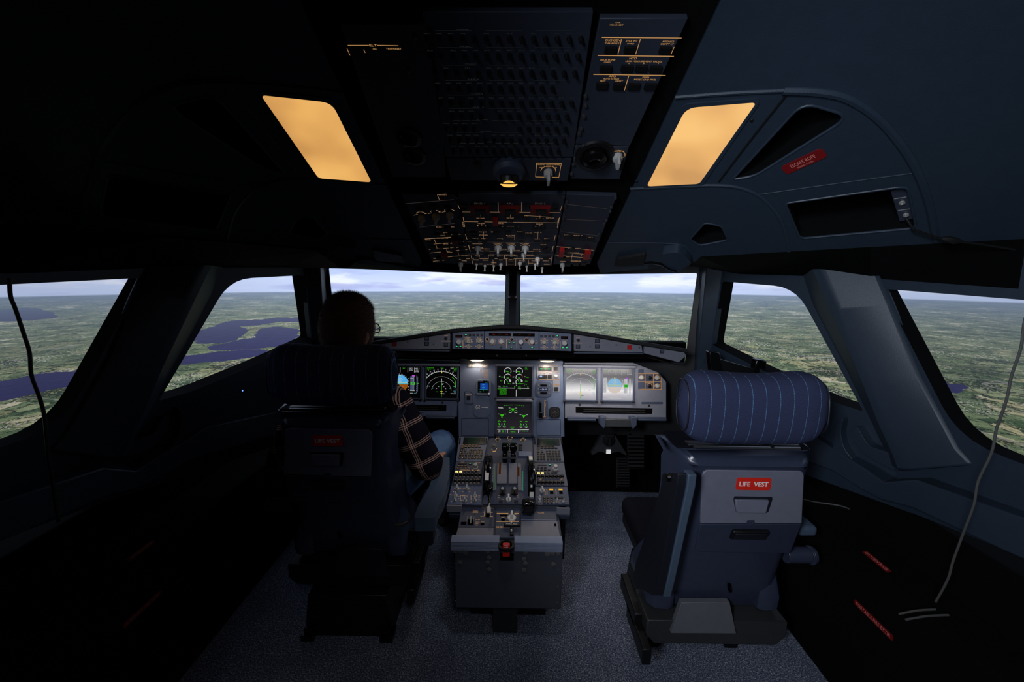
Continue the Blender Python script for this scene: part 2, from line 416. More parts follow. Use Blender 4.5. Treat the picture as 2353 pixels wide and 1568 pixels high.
    # lakes
    lake = None; wx = tex(nt, 'Noise', comb(nt, az * 9, el * 30, 1.7), 1.0, 4, Roughness=.6); wy = tex(nt, 'Noise', comb(nt, az * 9, el * 30, 7.7), 1.0, 4, Roughness=.6)
    for (px, py, wp, hp, tl) in [(30, 727, 95, 14, .0), (20, 895, 130, 22, -.10), (140, 872, 160, 19, -.10), (510, 768, 62, 17, -.05), (590, 790, 90, 14, -.1), (640, 770, 45, 20, -.1), (480, 823, 130, 11, -.12), (620, 738, 90, 6, 0), (560, 745, 60, 8, 0), (2165, 888, 42, 13, .0)]:
        a0, e0 = azel(px, py); a_, _ = azel(px + wp, py); _, e_ = azel(px, py + hp); ra = abs(a_ - a0); re = abs(e_ - e0); kk = tl * re / ra * 2
        da = (az - a0) + (wx - .5) * .10; de = (el - e0) + (wy - .5) * .028
        d = (da / ra) * (da / ra) + (de / re) * (de / re); mk = d.lt(1.0); lake = mk if lake is None else lake.m('MAXIMUM', mk)
    rip = tex(nt, 'Noise', comb(nt, az * 30, el * 900), 1.0, 3); lc = ramp(nt, rip, [(.3, (26, 24, 74)), (.7, (42, 40, 98))])
    col = cmix(nt, lake, col, lc)
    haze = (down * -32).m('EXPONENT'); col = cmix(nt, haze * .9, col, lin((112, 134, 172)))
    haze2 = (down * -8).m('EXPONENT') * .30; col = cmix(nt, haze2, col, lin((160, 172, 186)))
    # sky
    cl = tex(nt, 'Noise', comb(nt, az * 4.2, el * 22, 2.2), 1.0, 7, Roughness=.6); up = el.m('MAXIMUM', 0)
    sky = ramp(nt, up / .12, [(0, (190, 206, 242)), (.25, (198, 212, 246)), (.7, (168, 190, 236)), (1, (150, 176, 226))])
    sky = cmix(nt, cl.ss(.44, .58) * .9 * up.ss(.004, .03), sky, lin((232, 238, 252)))
    cl2 = tex(nt, 'Noise', comb(nt, az * 5, el * 34, 9.2), 1.0, 5); sky = cmix(nt, cl2.ss(.52, .68) * .55, sky, lin((150, 156, 212)))
    # purple tint at the outer part of the left front window
    col = cmix(nt, el.ss(-.002, .002), col, sky)
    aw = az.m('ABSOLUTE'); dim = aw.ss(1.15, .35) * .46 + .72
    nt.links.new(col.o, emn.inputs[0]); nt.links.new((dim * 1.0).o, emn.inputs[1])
    MATS['landscape'] = m
screen_material()
mb = MB(); N_ = 96; a0, a1 = R(-100), R(100)
ring = [(SCR_R * math.sin(a0 + (a1 - a0) * i / N_), SCR_C.y + SCR_R * math.cos(a0 + (a1 - a0) * i / N_)) for i in range(N_ + 1)]
for i in range(N_):
    (xa, ya), (xb, yb) = ring[i], ring[i + 1]
    mb.quad((xa, ya, -.9), (xb, yb, -.9), (xb, yb, 2.7), (xa, ya, 2.7))
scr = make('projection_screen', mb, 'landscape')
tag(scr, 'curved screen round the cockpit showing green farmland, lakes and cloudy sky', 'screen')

# ---------------------------------------------------------------- carpet
def carpet():
    m = bpy.data.materials.new('carpet'); m.use_nodes = True; nt = m.node_tree; b = nt.nodes['Principled BSDF']; b.inputs['Roughness'].default_value = .95; b.inputs['Specular IOR Level'].default_value = .1
    tc = nt.nodes.new('ShaderNodeTexCoord'); v = S(nt, tc.outputs['Object'])
    n = tex(nt, 'Noise', v, 190, 3, Roughness=.8); n2 = tex(nt, 'Voronoi', v, 300, 0, out=0); n3 = tex(nt, 'Noise', v, 6, 2)
    c = ramp(nt, (n - .5) * 1.5 + n2 * .3 + .40, [(.25, (36, 42, 58)), (.45, (82, 92, 116)), (.6, (116, 124, 146)), (.8, (208, 212, 220))])
    c = cmix(nt, n3.ss(.4, .7) * .25, c, lin((70, 76, 92)))
    nt.links.new(c.o, b.inputs['Base Color'])
    bp = nt.nodes.new('ShaderNodeBump'); bp.inputs['Strength'].default_value = .8; bp.inputs['Distance'].default_value = .004
    nt.links.new(n.o, bp.inputs['Height']); nt.links.new(bp.outputs[0], b.inputs['Normal']); MATS['carpet'] = m
carpet()
mb = MB(); mb.box((0, .85, -.02), (2.9, 3.6, .04)); struct(make('floor', mb, 'carpet'))

# ---------------------------------------------------------------- shell: walls, posts, windows (right side read from the photo, left side its mirror image)
FW = Pl((0, 2.45, 1.2), (-.352, -.936, 0)); SW = Pl((.95, 2.08, 1.1), (-.930, -.342, -.10)); AW = Pl((1.2, 1.40, 1.1), (-.985, -.125, -.10))
def mirror(mb):
    c = MB(); c.v = [Vector((-v.x, v.y, v.z)) for v in mb.v]; c.f = [f[::-1] for f in mb.f]; c.mi = list(mb.mi); return c
def slab(pl, outer, holes, t, mats, name, side, r=0, hr=0, inset=0):
    """wall of thickness t on a plane with rounded holes"""
    o = [pl.uv(*p) if len(p) == 2 else ((Vector(p) - pl.o).dot(pl.ex), (Vector(p) - pl.o).dot(pl.ey)) for p in outer]
    hs = [rounded([pl.uv(*p) for p in h], k) for h, k in holes]
    m = MB(); m.prism(o, -t, 0, hs, fn=lambda x, y, z: pl.o + pl.ex * x + pl.ey * y + pl.n * z, hm=1)
    if side < 0: m = mirror(m)
    return make(name, m, [mats, 'black_matt'])
win_side = ([(1660, 647), (1828, 661), (1984, 946), (1905, 921), (1749, 850), (1636, 792)], [.012, .09, .01, .05, .1, .02])
win_aft = ([(2027, 664), (2560, 706), (2560, 1145), (2205, 1012)], [.008, 0, 0, .10])
for sd, nm in ((1, 'right'), (-1, 'left')):
    # windscreen frame, dark
    struct(slab(FW, [(1177, 560), (1690, 560), (1625, 1000), (1177, 1000)], [([(1189, 633), (1603, 628), (1574, 838), (1189, 838)], [.01, .01, 0, 0])], .05, 'black', 'window_%d' % (1 if sd < 0 else 2), sd))
    # side window wall
    b_l = (.93, 2.135, .70); b_r = hitz(2090, 1060, .70); 
    struct(slab(SW, [(1604, 560), (1925, 540), (2000, 800), (2095, 1040), tuple(SW.hit(2095, 1180)), tuple(SW.hit(1600, 1000))], [win_side], .07, 'liner_blue', 'wall_%s' % nm, sd))
    struct(slab(AW, [(1950, 560), (2700, 500), (2700, 1300), tuple(AW.hit(2700, 1420)), tuple(AW.hit(2060, 1165)), (2060, 1000)], [win_aft], .05, 'liner_blue', 'window_%d' % (3 if sd < 0 else 4), sd))
# pillar between the two side windows: three long facets
def pillar(sd):
    st = []
    #          y   inner edge, ridge, crease, outer edge (px), with depth
    for (y, a, b, c, d) in [(600, 1832, 1894, 1918, 2008), (700, 1866, 1940, 1964, 2051), (860, 1948, 2012, 2040, 2115), (960, 1996, 2052, 2080, 2168), (1030, 2030, 2085, 2112, 2205), (1070, 2040, 2100, 2130, 2240)]:
        pa = SW.hit(a, y) - SW.n * .0; pd = AW.hit(d, y) + AW.n * .004
        pb = SW.hit(b, y) + SW.n * .075; pc = SW.hit(c, y) + SW.n * .08
        st.append([pa, pb, pc, pd, pd - AW.n * .02, pa - SW.n * .03])
    m = MB(); m.rings(st); m = m if sd > 0 else mirror(m)
    struct(make('trim_%d' % (1 if sd > 0 else 2), m, 'liner_blue', bev=.010, smooth=25))
pillar(1); pillar(-1)
# post between windscreen and side window, pale inner facet
for sd in (1, -1):
    m = MB(); st = []
    for y in (595, 700, 800, 850):
        t = (y - 628) / 172; a = 1618 - 22 * t; b = 1641 - 17 * t; c = 1661 - 24 * t
        pa = SW.hit(a, y) + SW.n * .012; pb = SW.hit(b, y) + SW.n * .05; pc = SW.hit(c, y) + SW.n * .004
        st.append([pa, pb, pc, pc - SW.n * .03, pa - SW.n * .03])
    m.rings(st); m = m if sd > 0 else mirror(m); struct(make('trim_%d' % (3 if sd > 0 else 4), m, 'liner_blue', bev=.004))
# centre post with eye reference balls
m = MB(); st = []
for y in (590, 640, 750, 800):
    p = hity(1177.5, y, 2.40); wd = .040 if y > 600 else .044
    st.append([(-wd, 2.46, p.z), (-wd, 2.41, p.z), (-wd * .5, 2.385, p.z), (wd * .5, 2.385, p.z), (wd, 2.41, p.z), (wd, 2.46, p.z)])
m.rings(st); struct(make('trim_5', m, 'liner_blue'))
p = hity(1177.5, 684, 2.37); er = thing('eye_reference_indicator', p, 'tiny bracket with three small balls on the centre windscreen post', 'indicator')
m = MB(); m.box((p.x, p.y, p.z - .008), (.05, .012, .006)); make('bracket', m, 'black', er)
for dx, mt in ((-.017, 'white_plastic'), (0, 'red_plastic'), (.017, 'white_plastic')):
    m = MB(); r = .006 if dx else .004; m.lathe([(r * math.sin(PI * i / 8), -r * math.cos(PI * i / 8)) for i in range(9)], 12); make('ball', m, mt, er, Matrix.Translation(p + Vector((dx, -.006, .002))))
# lintels above the windows, side consoles, front bulkhead
m = MB(); m.prism([(-.45, 1.30), (.45, 1.30), (.45, 1.9), (-.45, 1.9)], 0, 1, fn=lambda x, y, z: (x, 2.47 + z * .05, y)); 
struct(make('wall_front', MB().box((0, 2.56, .49), (2.1, .06, .98)).box((0, 2.60, .30), (2.9, .06, .60)), 'black_matt'))
OPa = Vector((0, 1.594, 1.419)); OP = Pl(OPa, (0, -.4802, -.8771), (0, .8771, -.4802))   # overhead panel plane
# up vector chosen so that 'up' in the plane runs toward the rear like up in the photo
OP = Pl(OPa, Vector((0, -.4802, -.8771)), Vector((0, -.8771, .4802)))
LA = Vector((.335, 1.594, 1.425)); LB = Vector((.36, .85, 1.832)); LC = Vector((1.2, 1.03, 1.503))
CR = pl3(LA, LB, LC, toward=(0, 1, 1)); CR = Pl(LA, CR.n, (0, -.87, .48))
class Mir:
    """the mirror image of a plane, for the left side"""
    pass
POCKETS = [([(1845, 236), (1955, 268), (1735, 405), (1682, 414)], [.03, .03, .02, .012]), ([(1804, 468), (2086, 428), (2106, 525), (1838, 549)], [.012, .02, .02, .016]), ([(1620, 512), (1658, 520), (1674, 552), (1608, 565), (1585, 551)], .012)]
def ceil_side(sd):
    m = MB(); e = [CR.hit(*p) for p in [(1352, 640), (1372, 606), (1662, -10), (1730, -160)]]
    ex = [CR.hit(*p) for p in [(3000, -160), (3000, 512), (2353, 549), (2000, 568), (1610, 590), (1600, 600), (1560, 612), (1380, 628)]]
    poly = [((q - CR.o).dot(CR.ex), (q - CR.o).dot(CR.ey)) for q in e[1:] + ex]
    hs = [rounded([((q - CR.o).dot(CR.ex), (q - CR.o).dot(CR.ey)) for q in [CR.hit(*p) for p in h]], k, 5) for h, k in POCKETS]
    m.prism(poly, -.04, 0, hs, hm=1, fn=lambda x, y, z: CR.o + CR.ex * x + CR.ey * y + CR.n * z)
    if sd < 0: m = mirror(m); m.v = [v + Vector((-.028, 0, 0)) for v in m.v]
    return m
m = ceil_side(1); m2 = ceil_side(-1); m.v += m2.v; _k = len(m.v) - len(m2.v); m.f += [tuple(i + _k for i in f) for f in m2.f]; m.mi += m2.mi
m.box((0, -.1, 2.06), (2.9, 2.2, .04))
struct(make('ceiling', m, ['liner_blue', 'pocket_black']))
for sd in (1, -1):   # dark linings of the ceiling pockets
    for k_, (h, _) in enumerate(POCKETS):
        q = [CR.hit(*p) for p in h]; c = sum(q, Vector()) / len(q); q = [c + (v - c) * 1.12 for v in q]; m = MB(); a = [v - CR.n * .035 for v in q]; b = [v - CR.n * .09 for v in q]; n_ = len(q)
        m.add(a + b, [tuple(range(n_, 2 * n_))] + [(i, (i + 1) % n_, (i + 1) % n_ + n_, i + n_) for i in range(n_)])
        if sd < 0: m = mirror(m); m.v = [v + Vector((-.028, 0, 0)) for v in m.v]
        struct(make('trim_%d' % (20 + k_ + (3 if sd < 0 else 0)), m, 'pocket_black'))
# dark lintel from the ceiling edge out to the window tops
for sd in (1, -1):
    m = MB(); inner = [CR.hit(3000, 512), CR.hit(2353, 549), CR.hit(2000, 568), CR.hit(1610, 590), CR.hit(1380, 628)]
    outer = [AW.hit(2700, 640), AW.hit(2340, 664), AW.hit(2000, 640), SW.hit(1700, 630), FW.hit(1560, 606)]
    outer = [o_ + Vector((0, 0, .0)) for o_ in outer]
    up = Vector((0, 0, .5))
    for i in range(4):
        m.quad(inner[i], inner[i + 1], outer[i + 1], outer[i])
        m.quad(outer[i], outer[i + 1], outer[i + 1] + up, outer[i] + up)
    m.quad(inner[4], outer[4], FW.hit(1177, 612), Vector((0, 1.62, 1.40)))
    m.quad(outer[4], outer[4] + up, FW.hit(1177, 612) + up, FW.hit(1177, 612))
    m = m if sd > 0 else mirror(m); struct(make('trim_%d' % (6 if sd > 0 else 7), m, 'black_matt'))
    m = MB(); prof = [(1.12, 0), (1.12, .40), (1.15, .49), (1.27, .52), (1.30, .66), (1.45, .66), (1.45, 0)]
    m.prism(prof, -.3, 2.45, fn=lambda x, y, z: (x * sd, z, y)); struct(make('trim_%d' % (8 if sd > 0 else 9), m, 'black_matt', bev=.01))
    struct(make('wall_rear_%s' % ('right' if sd > 0 else 'left'), MB().box((sd * 1.36, -.18, 1.04), (.06, 1.76, 2.08)), 'liner_blue'))
    for (px0, pts_, z1) in ((0, [(1925, 1022), (1933, 975), (1952, 953), (1944, 990), (1951, 1025), (1978, 1060), (2050, 1092), (2062, 1122), (1932, 1050)], .030), (1, [(1972, 985), (1985, 975), (2010, 1020), (2075, 1040), (2105, 1078), (2060, 1072), (2005, 1042), (1980, 1015)], .035)):
        m = MB(); m.prism(rounded([SW.uv(*p) for p in pts_], .02, 4), -.01, z1, fn=lambda x, y, z: SW.o + SW.ex * x + SW.ey * y + SW.n * z); m = m if sd > 0 else mirror(m); struct(make('trim_%d' % (40 + px0 + (2 if sd < 0 else 0)), m, 'liner_blue', bev=.006))
    # moulded ledge below the window
    m = MB(); st = []
    for (px, y0, y1, k) in [(1700, 960, 1010, 0), (1880, 1000, 1060, .02), (1930, 1030, 1075, .03), (2010, 1070, 1115, .05), (2058, 1098, 1135, .06), (2140, 1098, 1160, .05), (2353, 1175, 1260, .04), (2650, 1270, 1380, .04)]:
        P_ = SW if px < 2060 else AW; a = P_.hit(px, y0); b = P_.hit(px, y1)
        st.append([a, a + P_.n * k, b + P_.n * (k + .015), b - P_.n * .02, a - P_.n * .02])
    m.rings(st); m = m if sd > 0 else mirror(m); struct(make('trim_%d' % (10 if sd > 0 else 11), m, 'liner_blue', bev=.004))

# ---------------------------------------------------------------- main instrument panel
MP = Pl(CAM + AX * 2.04, -AX, -DN)
def K(ox, oy, s): return lambda x, y: (ox + x / s, oy + y / s)
k6 = K(880, 820, 8.404); k7 = K(1120, 820, 8.71); k8 = K(1290, 760, 6.534); k5 = K(1030, 750, 7.843); k2 = K(900, 740, 3.361)
def poly(pl, pts, r=0): 
    q = [pl.uv(*p) for p in pts]; return rounded(q, r) if r else q
mpc = MP.hit(1176, 915)
ip = thing('instrument_panel', mpc, 'grey blue main instrument panel under the glareshield carrying the displays', 'instrument panel')
m = MB(); m.prism(poly(MP, [(1057, 826), (1294, 830), (1297, 1004), (1054, 1003), (1053, 925), (1057, 922)]), -.04, .004); make('centre_panel', m, 'panel_blue', ip, MP.mat, bev=.002)
for sd in (1, -1):
    pts = [(1297, 834), (1455, 834), (1512, 856), (1531, 878), (1531, 965), (1298, 962)]
    if sd < 0: q = [(-(MP.uv(*p)[0]), MP.uv(*p)[1]) for p in pts]
    else: q = poly(MP, pts)
    slot = [MP.uv(*p) for p in [(1323, 936), (1500, 939), (1500, 952), (1323, 950)]]
    if sd < 0: slot = [(-a, b) for a, b in slot]
    m = MB(); m.prism(q, -.04, 0, [slot]); sp_ = make('side_panel', m, 'panel_blue' if sd < 0 else 'panel_grey', ip, MP.mat, bev=.0015)  # right side paler and more neutral: its warm lamplight put into the colour
    # stowed table in its slot
    cx = sum(a for a, b in slot) / 4; cy = sum(b for a, b in slot) / 4; wd = abs(slot[1][0] - slot[0][0])
    tt = MB(); tt.box((cx, cy, -.012), (wd * .99, .028, .02)); tt.cur = 1; tt.box((cx, cy + .004, .0), (wd * .8, .004, .008)); tt.box((cx, cy - .006, .0), (wd * .8, .005, .010))
    make('table_slot', tt, ['black_gloss', 'rubber'], ip, MP.mat)
    for dx in (-.5, .5):
        sm = MB(); sm.lathe([(.006, 0), (.006, .001), (0, .001)], 10); 
        make('screw', sm, 'rubber', ip, MP.mat @ Matrix.Translation((cx + dx * wd * .9, cy + .026, 0)))
    # ledge strips and foot bar below
    for (x0, x1) in ((1303, 1368), (1464, 1528)):
        a = MP.uv(x0, 958); b = MP.uv(x1, 958); c = (a[0] + b[0]) / 2 * sd; st_ = MB(); st_.box((c, a[1] - .008, .006), (b[0] - a[0], .016, .03)); st_.box((c, a[1] - .009, .024), ((b[0] - a[0]) * .96, .004, .006))
        make('lower_ledge', st_, 'panel_dark', ip, MP.mat, bev=.001)
    a = MP.uv(1382, 960); b = MP.uv(1449, 960); c = (a[0] + b[0]) / 2 * sd
    st_ = MB(); st_.box((c, a[1] - .018, .03), (.125, .034, .03)); st_.cur = 1
    for dx in (-.072, .072): st_.prism([(c + dx - .013, a[1] + .012), (c + dx + .013, a[1] + .012), (c + dx + .013, a[1] - .025), (c + dx - .004 * (1 if dx > 0 else -1), a[1] - .044), (c + dx - .013, a[1] - .025)], .0, .05)
    fr = make('footrest_bar', st_, ['frame_metal', 'panel_dark'], ip, MP.mat, bev=.002)
# cover strips above the displays (brows)
for (x0, x1, y) in ((1138, 1224, 839.5), (1138, 1224, 920), (1292, 1460, 842), (885, 1058, 838)):
    a = MP.uv(x0, y); b = MP.uv(x1, y); st_ = MB(); st_.box(((a[0] + b[0]) / 2, (a[1] + b[1]) / 2, .010), (b[0] - a[0], .012, .014)); make('display_brow', st_, 'panel_grey', ip, MP.mat, bev=.003)
# recessed outlines
ol = MB()
for pts in ([(1061, 962), (1123, 962), (1123, 1001), (1061, 1001)], [(1234, 964), (1288, 964), (1288, 1001), (1234, 1001)], [(1068, 900), (1080, 900), (1086, 905), (1086, 929), (1070, 929), (1067, 925)]):
    for i in range(len(pts)): a = pts[i]; b = pts[(i + 1) % len(pts)]; ln(ol, MP, a[0], a[1], b[0], b[1], .8, .0046)
make('panel_seam', ol, 'black', ip, MP.mat)
cov = MB(); cov.prism(poly(MP, [(1088, 913), (1119, 913), (1126, 919), (1126, 953), (1119, 959), (1096, 959), (1088, 952)]), .003, .0065); cv = make('blanking_cover', cov, 'panel_blue', ip, MP.mat, bev=.0015)
lg = MB()   # small white logo: outlined head shape with antennae, and a word
for pts in ([(1093, 936), (1095, 932), (1100, 931), (1103, 933), (1101, 936), (1097, 937.5), (1094, 937.5), (1093, 936)], [(1097, 937.5), (1095, 940)], [(1101, 936), (1103, 939.5)], [(1099, 937), (1098.5, 939)]):
    for a, b in zip(pts, pts[1:]): ln(lg, MP, a[0], a[1], b[0], b[1], .7, .0072)
ln(lg, MP, 1106, 935.6, 1122, 936.8, 1.1, .0072); make('logo', lg, 'sign_white', cv, MP.mat)

# display units
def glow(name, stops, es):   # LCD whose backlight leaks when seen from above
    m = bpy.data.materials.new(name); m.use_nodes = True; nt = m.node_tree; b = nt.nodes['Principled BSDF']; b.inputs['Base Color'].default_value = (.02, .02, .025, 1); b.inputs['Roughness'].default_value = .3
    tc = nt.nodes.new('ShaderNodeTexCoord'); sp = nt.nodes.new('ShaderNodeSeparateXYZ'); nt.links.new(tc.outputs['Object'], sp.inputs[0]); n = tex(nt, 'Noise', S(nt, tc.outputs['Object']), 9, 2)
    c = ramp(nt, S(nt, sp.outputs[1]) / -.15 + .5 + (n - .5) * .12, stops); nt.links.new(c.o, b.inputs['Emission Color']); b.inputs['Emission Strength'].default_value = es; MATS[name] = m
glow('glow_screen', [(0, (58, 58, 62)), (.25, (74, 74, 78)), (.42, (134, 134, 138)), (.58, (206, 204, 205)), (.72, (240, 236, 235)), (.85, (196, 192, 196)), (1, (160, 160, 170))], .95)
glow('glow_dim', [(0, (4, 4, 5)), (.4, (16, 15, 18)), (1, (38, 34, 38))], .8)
class D:
    """draws on a display with coordinates 0..1 across and down"""
    def __init__(s, W, H): s.W = W; s.H = H; s.b = {}
    def g(s, m):
        if m not in s.b: s.b[m] = MB()
        return s.b[m]
    def p(s, x, y): return ((x - .5) * s.W, (.5 - y) * s.H)
    def rect(s, m, x0, y0, x1, y1, z=.0008): a = s.p(x0, y0); b = s.p(x1, y1); s.g(m).rect((a[0] + b[0]) / 2, (a[1] + b[1]) / 2, abs(b[0] - a[0]), abs(b[1] - a[1]), z)
    def seg(s, m, x0, y0, x1, y1, w=.008, z=.0012): a = s.p(x0, y0); b = s.p(x1, y1); s.g(m).seg(a[0], a[1], b[0], b[1], w * s.W, z)
    def arc(s, m, x, y, r, w, a0, a1, n=24, dash=0, z=.001): a = s.p(x, y); s.g(m).arc(a[0], a[1], r * s.W, w * s.W, a0, a1, z, n, dash)
    def poly(s, m, pts, z=.0008): q = [s.p(*p) for p in pts]; s.g(m).add([(a, b, z) for a, b in q], [tuple(range(len(q)))])
    def text(s, m, t, x, y, h=.035, w=None, z=.0014): a = s.p(x, y); s.g(m).text(t, a[0], a[1], w * s.W if w else None, h * s.H, z)
em('tape_pale', (196, 196, 204), .8); em('earth_pale', (218, 204, 198), .9); em('sky_pale', (132, 184, 222), .95)
def pfd(d, pale=False):
    cx, cy, r = .40, .525, .235; k = d.W / d.H
    top = []; 
    for i in range(33):
        t = R(180 * i / 32); top.append((cx + r * math.cos(t) * 1.03, min(cy, cy - .01) - 0 - r * k * math.sin(t) * 1.02 if True else 0))
    hy = .57; pts = [(cx + r * math.cos(R(a)), cy - r * k * math.sin(R(a))) for a in range(0, 181, 8)]
    d.poly('sky_pale' if pale else 'sky_blue', pts + [(cx - r, hy), (cx + r, hy)]); pts = [(cx + r * math.cos(R(a)), cy + .03 - r * k * math.sin(R(a))) for a in range(180, 361, 8)]
    d.poly('earth_pale' if pale else 'earth', [(cx - r, hy)] + pts + [(cx + r, hy)])
    d.arc('white_lit', cx, cy - .012, r + .012, .008, 40, 140, 12, 2)
    for y, w in ((.385, .05), (.43, .10), (.475, .05), (.63, .10), (.67, .06), (.70, .11)): d.seg('white_lit', cx - w, y, cx + w, y, .007)
    d.seg('yellow', cx - .21, .515, cx + .21, .515, .012); d.seg('yellow', cx, .30, cx, .66, .014); d.poly('yellow', [(cx, .265), (cx - .025, .30), (cx + .025, .30)], .0015); d.seg('green', cx - .22, .538, cx + .22, .538, .006)
    d.poly('yellow', [(cx, .71), (cx - .06, .735), (cx + .06, .735)], .0015)
    d.rect('tape_pale' if pale else 'tape_grey', .0, .30, .115, .76); d.seg('white_lit', .12, .29, .12, .76, .012); d.seg('white_lit', .03, .29, .14, .29, .010)
    for i, t in enumerate(('340', '320', '300', '280')): d.text('white_lit', t, .05, .345 + i * .12, .035, .07)
    d.seg('yellow', .10, .53, .16, .53, .014)
    d.rect('tape_pale' if pale else 'tape_grey', .70, .31, .82, .77); d.seg('white_lit', .79, .31, .79, .77, .010); d.seg('white_lit', .70, .77, .84, .77, .009); d.text('white_lit', '330', .74, .38, .032, .08)
    d.rect('magenta', .75, .275, .84, .315, .0013); d.rect('green', .71, .495, .845, .585, .0013); d.rect('tape_grey', .745, .515, .81, .565, .0016); d.text('green', '10', .775, .54, .035, .05, .0018)
    d.rect('tape_pale' if pale else 'tape_grey', .885, .32, .925, .80); d.seg('green', .88, .55, .95, .53, .012)
    for i in range(9): d.seg('white_lit', .88, .30 + i * .065, .90, .30 + i * .065, .008)
    for i in range(5): d.arc('white_lit', .66, .38 + i * .09, .008, .008, 0, 360, 8)
    d.text('white_lit', 'QNH', .74, .85, .028, .08); d.text('cyan', '1013', .86, .85, .028, .09)
    for x in (.20, .40, .625, .82): d.seg('white_lit', x, .035, x, .19, .009)
    for t, x in (('SPEED', .10), ('ALT', .30), ('NAV', .51)): d.text('green', t, x, .06, .030, .11 if t == 'SPEED' else .07)
    for t, x, y in (('CAT 3', .72, .06), ('DUAL', .72, .115), ('AP 1', .90, .06), ('1 FD 2', .90, .115), ('A/THR', .90, .165)): d.text('white_lit', t, x, y, .032, .11)
    d.seg('white_lit', .20, .93, .62, .93, .008); 
    for i in range(5): d.seg('white_lit', .22 + i * .095, .915, .22 + i * .095, .945, .008)
    d.text('magenta', 'ILS', .08, .90, .03, .08)
def nd(d):
    cx, cy = .49, .79; k = 1
    d.arc('white_lit', cx, cy, .655, .012, 40, 140, 30)
    for i in range(21):
        a = R(40 + i * 5); rr0, rr1 = .662, .69 if i % 2 else .672 + .03
        c, s_ = math.cos(a), math.sin(a); hw = d.W / d.H; d.seg('white_lit', cx + rr0 * c, cy - rr0 * s_ * hw, cx + rr1 * c, cy - rr1 * s_ * hw, .009)
        if i % 2 == 0 and 2 < i < 19: d.text('white_lit', str((33 - i) % 36 or 36), cx + .735 * c, cy - .735 * s_ * hw, .026, .036)
    d.arc('white_lit', cx, cy, .49, .009, 8, 172, 60, 2); d.arc('white_lit', cx, cy, .325, .009, 8, 172, 44, 2)
    d.seg('green', cx, .97, cx, .50, .012); d.seg('white_lit', cx, .50, cx, .38, .014); d.poly('yellow', [(cx, .155), (cx - .018, .19), (cx, .225), (cx + .018, .19)])
    d.poly('white_lit', [(cx + .01, .545), (cx + .075, .54), (cx + .02, .585)])
    pts = [(.83, .34), (.87, .36), (.91, .40), (.94, .47), (.95, .56), (.94, .64), (.925, .70)]
    for a, b in zip(pts, pts[1:]): d.seg('green', a[0], a[1], b[0], b[1], .013)
    d.seg('yellow', cx - .045, .79, cx + .045, .79, .015); d.seg('yellow', cx, .765, cx, .87, .015); d.seg('yellow', cx - .025, .845, cx + .025, .845, .012)
    d.text('green', 'GS 394 TAS 380', .12, .055, .026, .22); d.text('green', '290/14', .075, .095, .026, .12); d.seg('green', .05, .12, .07, .16, .008)
    d.text('green', 'TRUE', .50, .058, .026, .10); d.text('white_lit', 'TOMTI', .83, .055, .028, .11); d.text('green', '271', .95, .055, .026, .07); d.text('green', '82 NM', .93, .10, .026, .09); d.text('green', '15:30', .93, .14, .026, .10)
    for x, y in ((.09, .63), (.90, .63), (.20, .69), (.78, .69)): d.text('cyan', '40', x, y, .024, .045)
    for x, y in ((.33, .70), (.40, .64), (.57, .64), (.63, .70), (.64, .79)): d.arc('white_lit', x, y, .008, .006, 0, 360, 6)
    d.text('green', '+04', .35, .80, .024, .07); d.rect('tape_grey', .52, .84, .59, .875); d.text('white_lit', 'TERR', .55, .86, .02, .05)
    d.text('cyan', 'VOR2', .92, .77, .026, .08); d.text('cyan', '2,2', .93, .81, .026, .06); d.text('white_lit', 'TILT AUTO', .88, .85, .026, .18)
def ewd(d):
    for cx in (.31, .64):
        d.arc('white_lit', cx, .145, .095, .014, -30, 210, 20); d.seg('green', cx - .08, .135, cx + .02, .16, .014); d.text('green', '62.7', cx + .04, .20, .034, .10); d.rect('green', cx - .06, .15, cx + .02, .165)
        d.arc('white_lit', cx, .345, .095, .014, 40, 200, 16); d.arc('red_lit', cx, .345, .095, .014, 0, 38, 5); d.text('green', '536', cx, .355, .034, .07)
        d.arc('white_lit', cx, .50, .095, .014, 10, 215, 18); d.arc('white_lit', cx + .075, .465, .018, .02, 0, 360, 8); d.seg('green', cx - .045, .43, cx + .01, .51, .014); d.text('green', '84.1', cx + .045, .555, .034, .08)
    for t, x, y in (('N1', .48, .145), ('EGT', .475, .335), ('N2', .475, .545)): d.text('white_lit', t, x, y, .032, .05)
    for t, x, y in (('FF', .11, .32), ('FF', .83, .32)): d.text('white_lit', t, x - .03, y, .026, .04); 
    for t, x, y, w in (('1240', .15, .34, .08), ('1240', .87, .34, .08), ('90.9', .12, .47, .07), ('90.9', .84, .47, .07), ('CLB', .83, .04, .06), ('92.4', .84, .075, .08)): d.text('green', t, x, y, .030, w)
    d.text('white_lit', 'FOB:', .07, .645, .030, .08); d.text('green', '5680', .21, .645, .032, .08); d.text('cyan', 'KG', .29, .645, .028, .04)
    d.seg('white_lit', .03, .70, .52, .70, .014); d.seg('white_lit', .60, .70, .93, .70, .014); d.seg('white_lit', .56, .75, .56, .97, .012)
    d.arc('green', .69, 1.02, .42, .008, 66, 108, 10); 
    for x in (.50, .88): d.poly('green', [(x, .64), (x + .04, .66), (x, .67)])
    for x in (.56, .79): d.seg('white_lit', x, .59, x, .63, .008)
    d.text('green', 'FLAPS', .65, .66, .024, .08); d.text('green', 'T.O', .66, .74, .026, .07)
    for i, t in enumerate(('T.O AUTO BRK', 'SIGNS ON', 'CABIN READY', 'SPLRS ARM', 'FLAPS T.O')): d.text('green', t, .17 + .03 * (i > 0) - .02, .735 + i * .042, .032, .27 if i == 0 else .20)
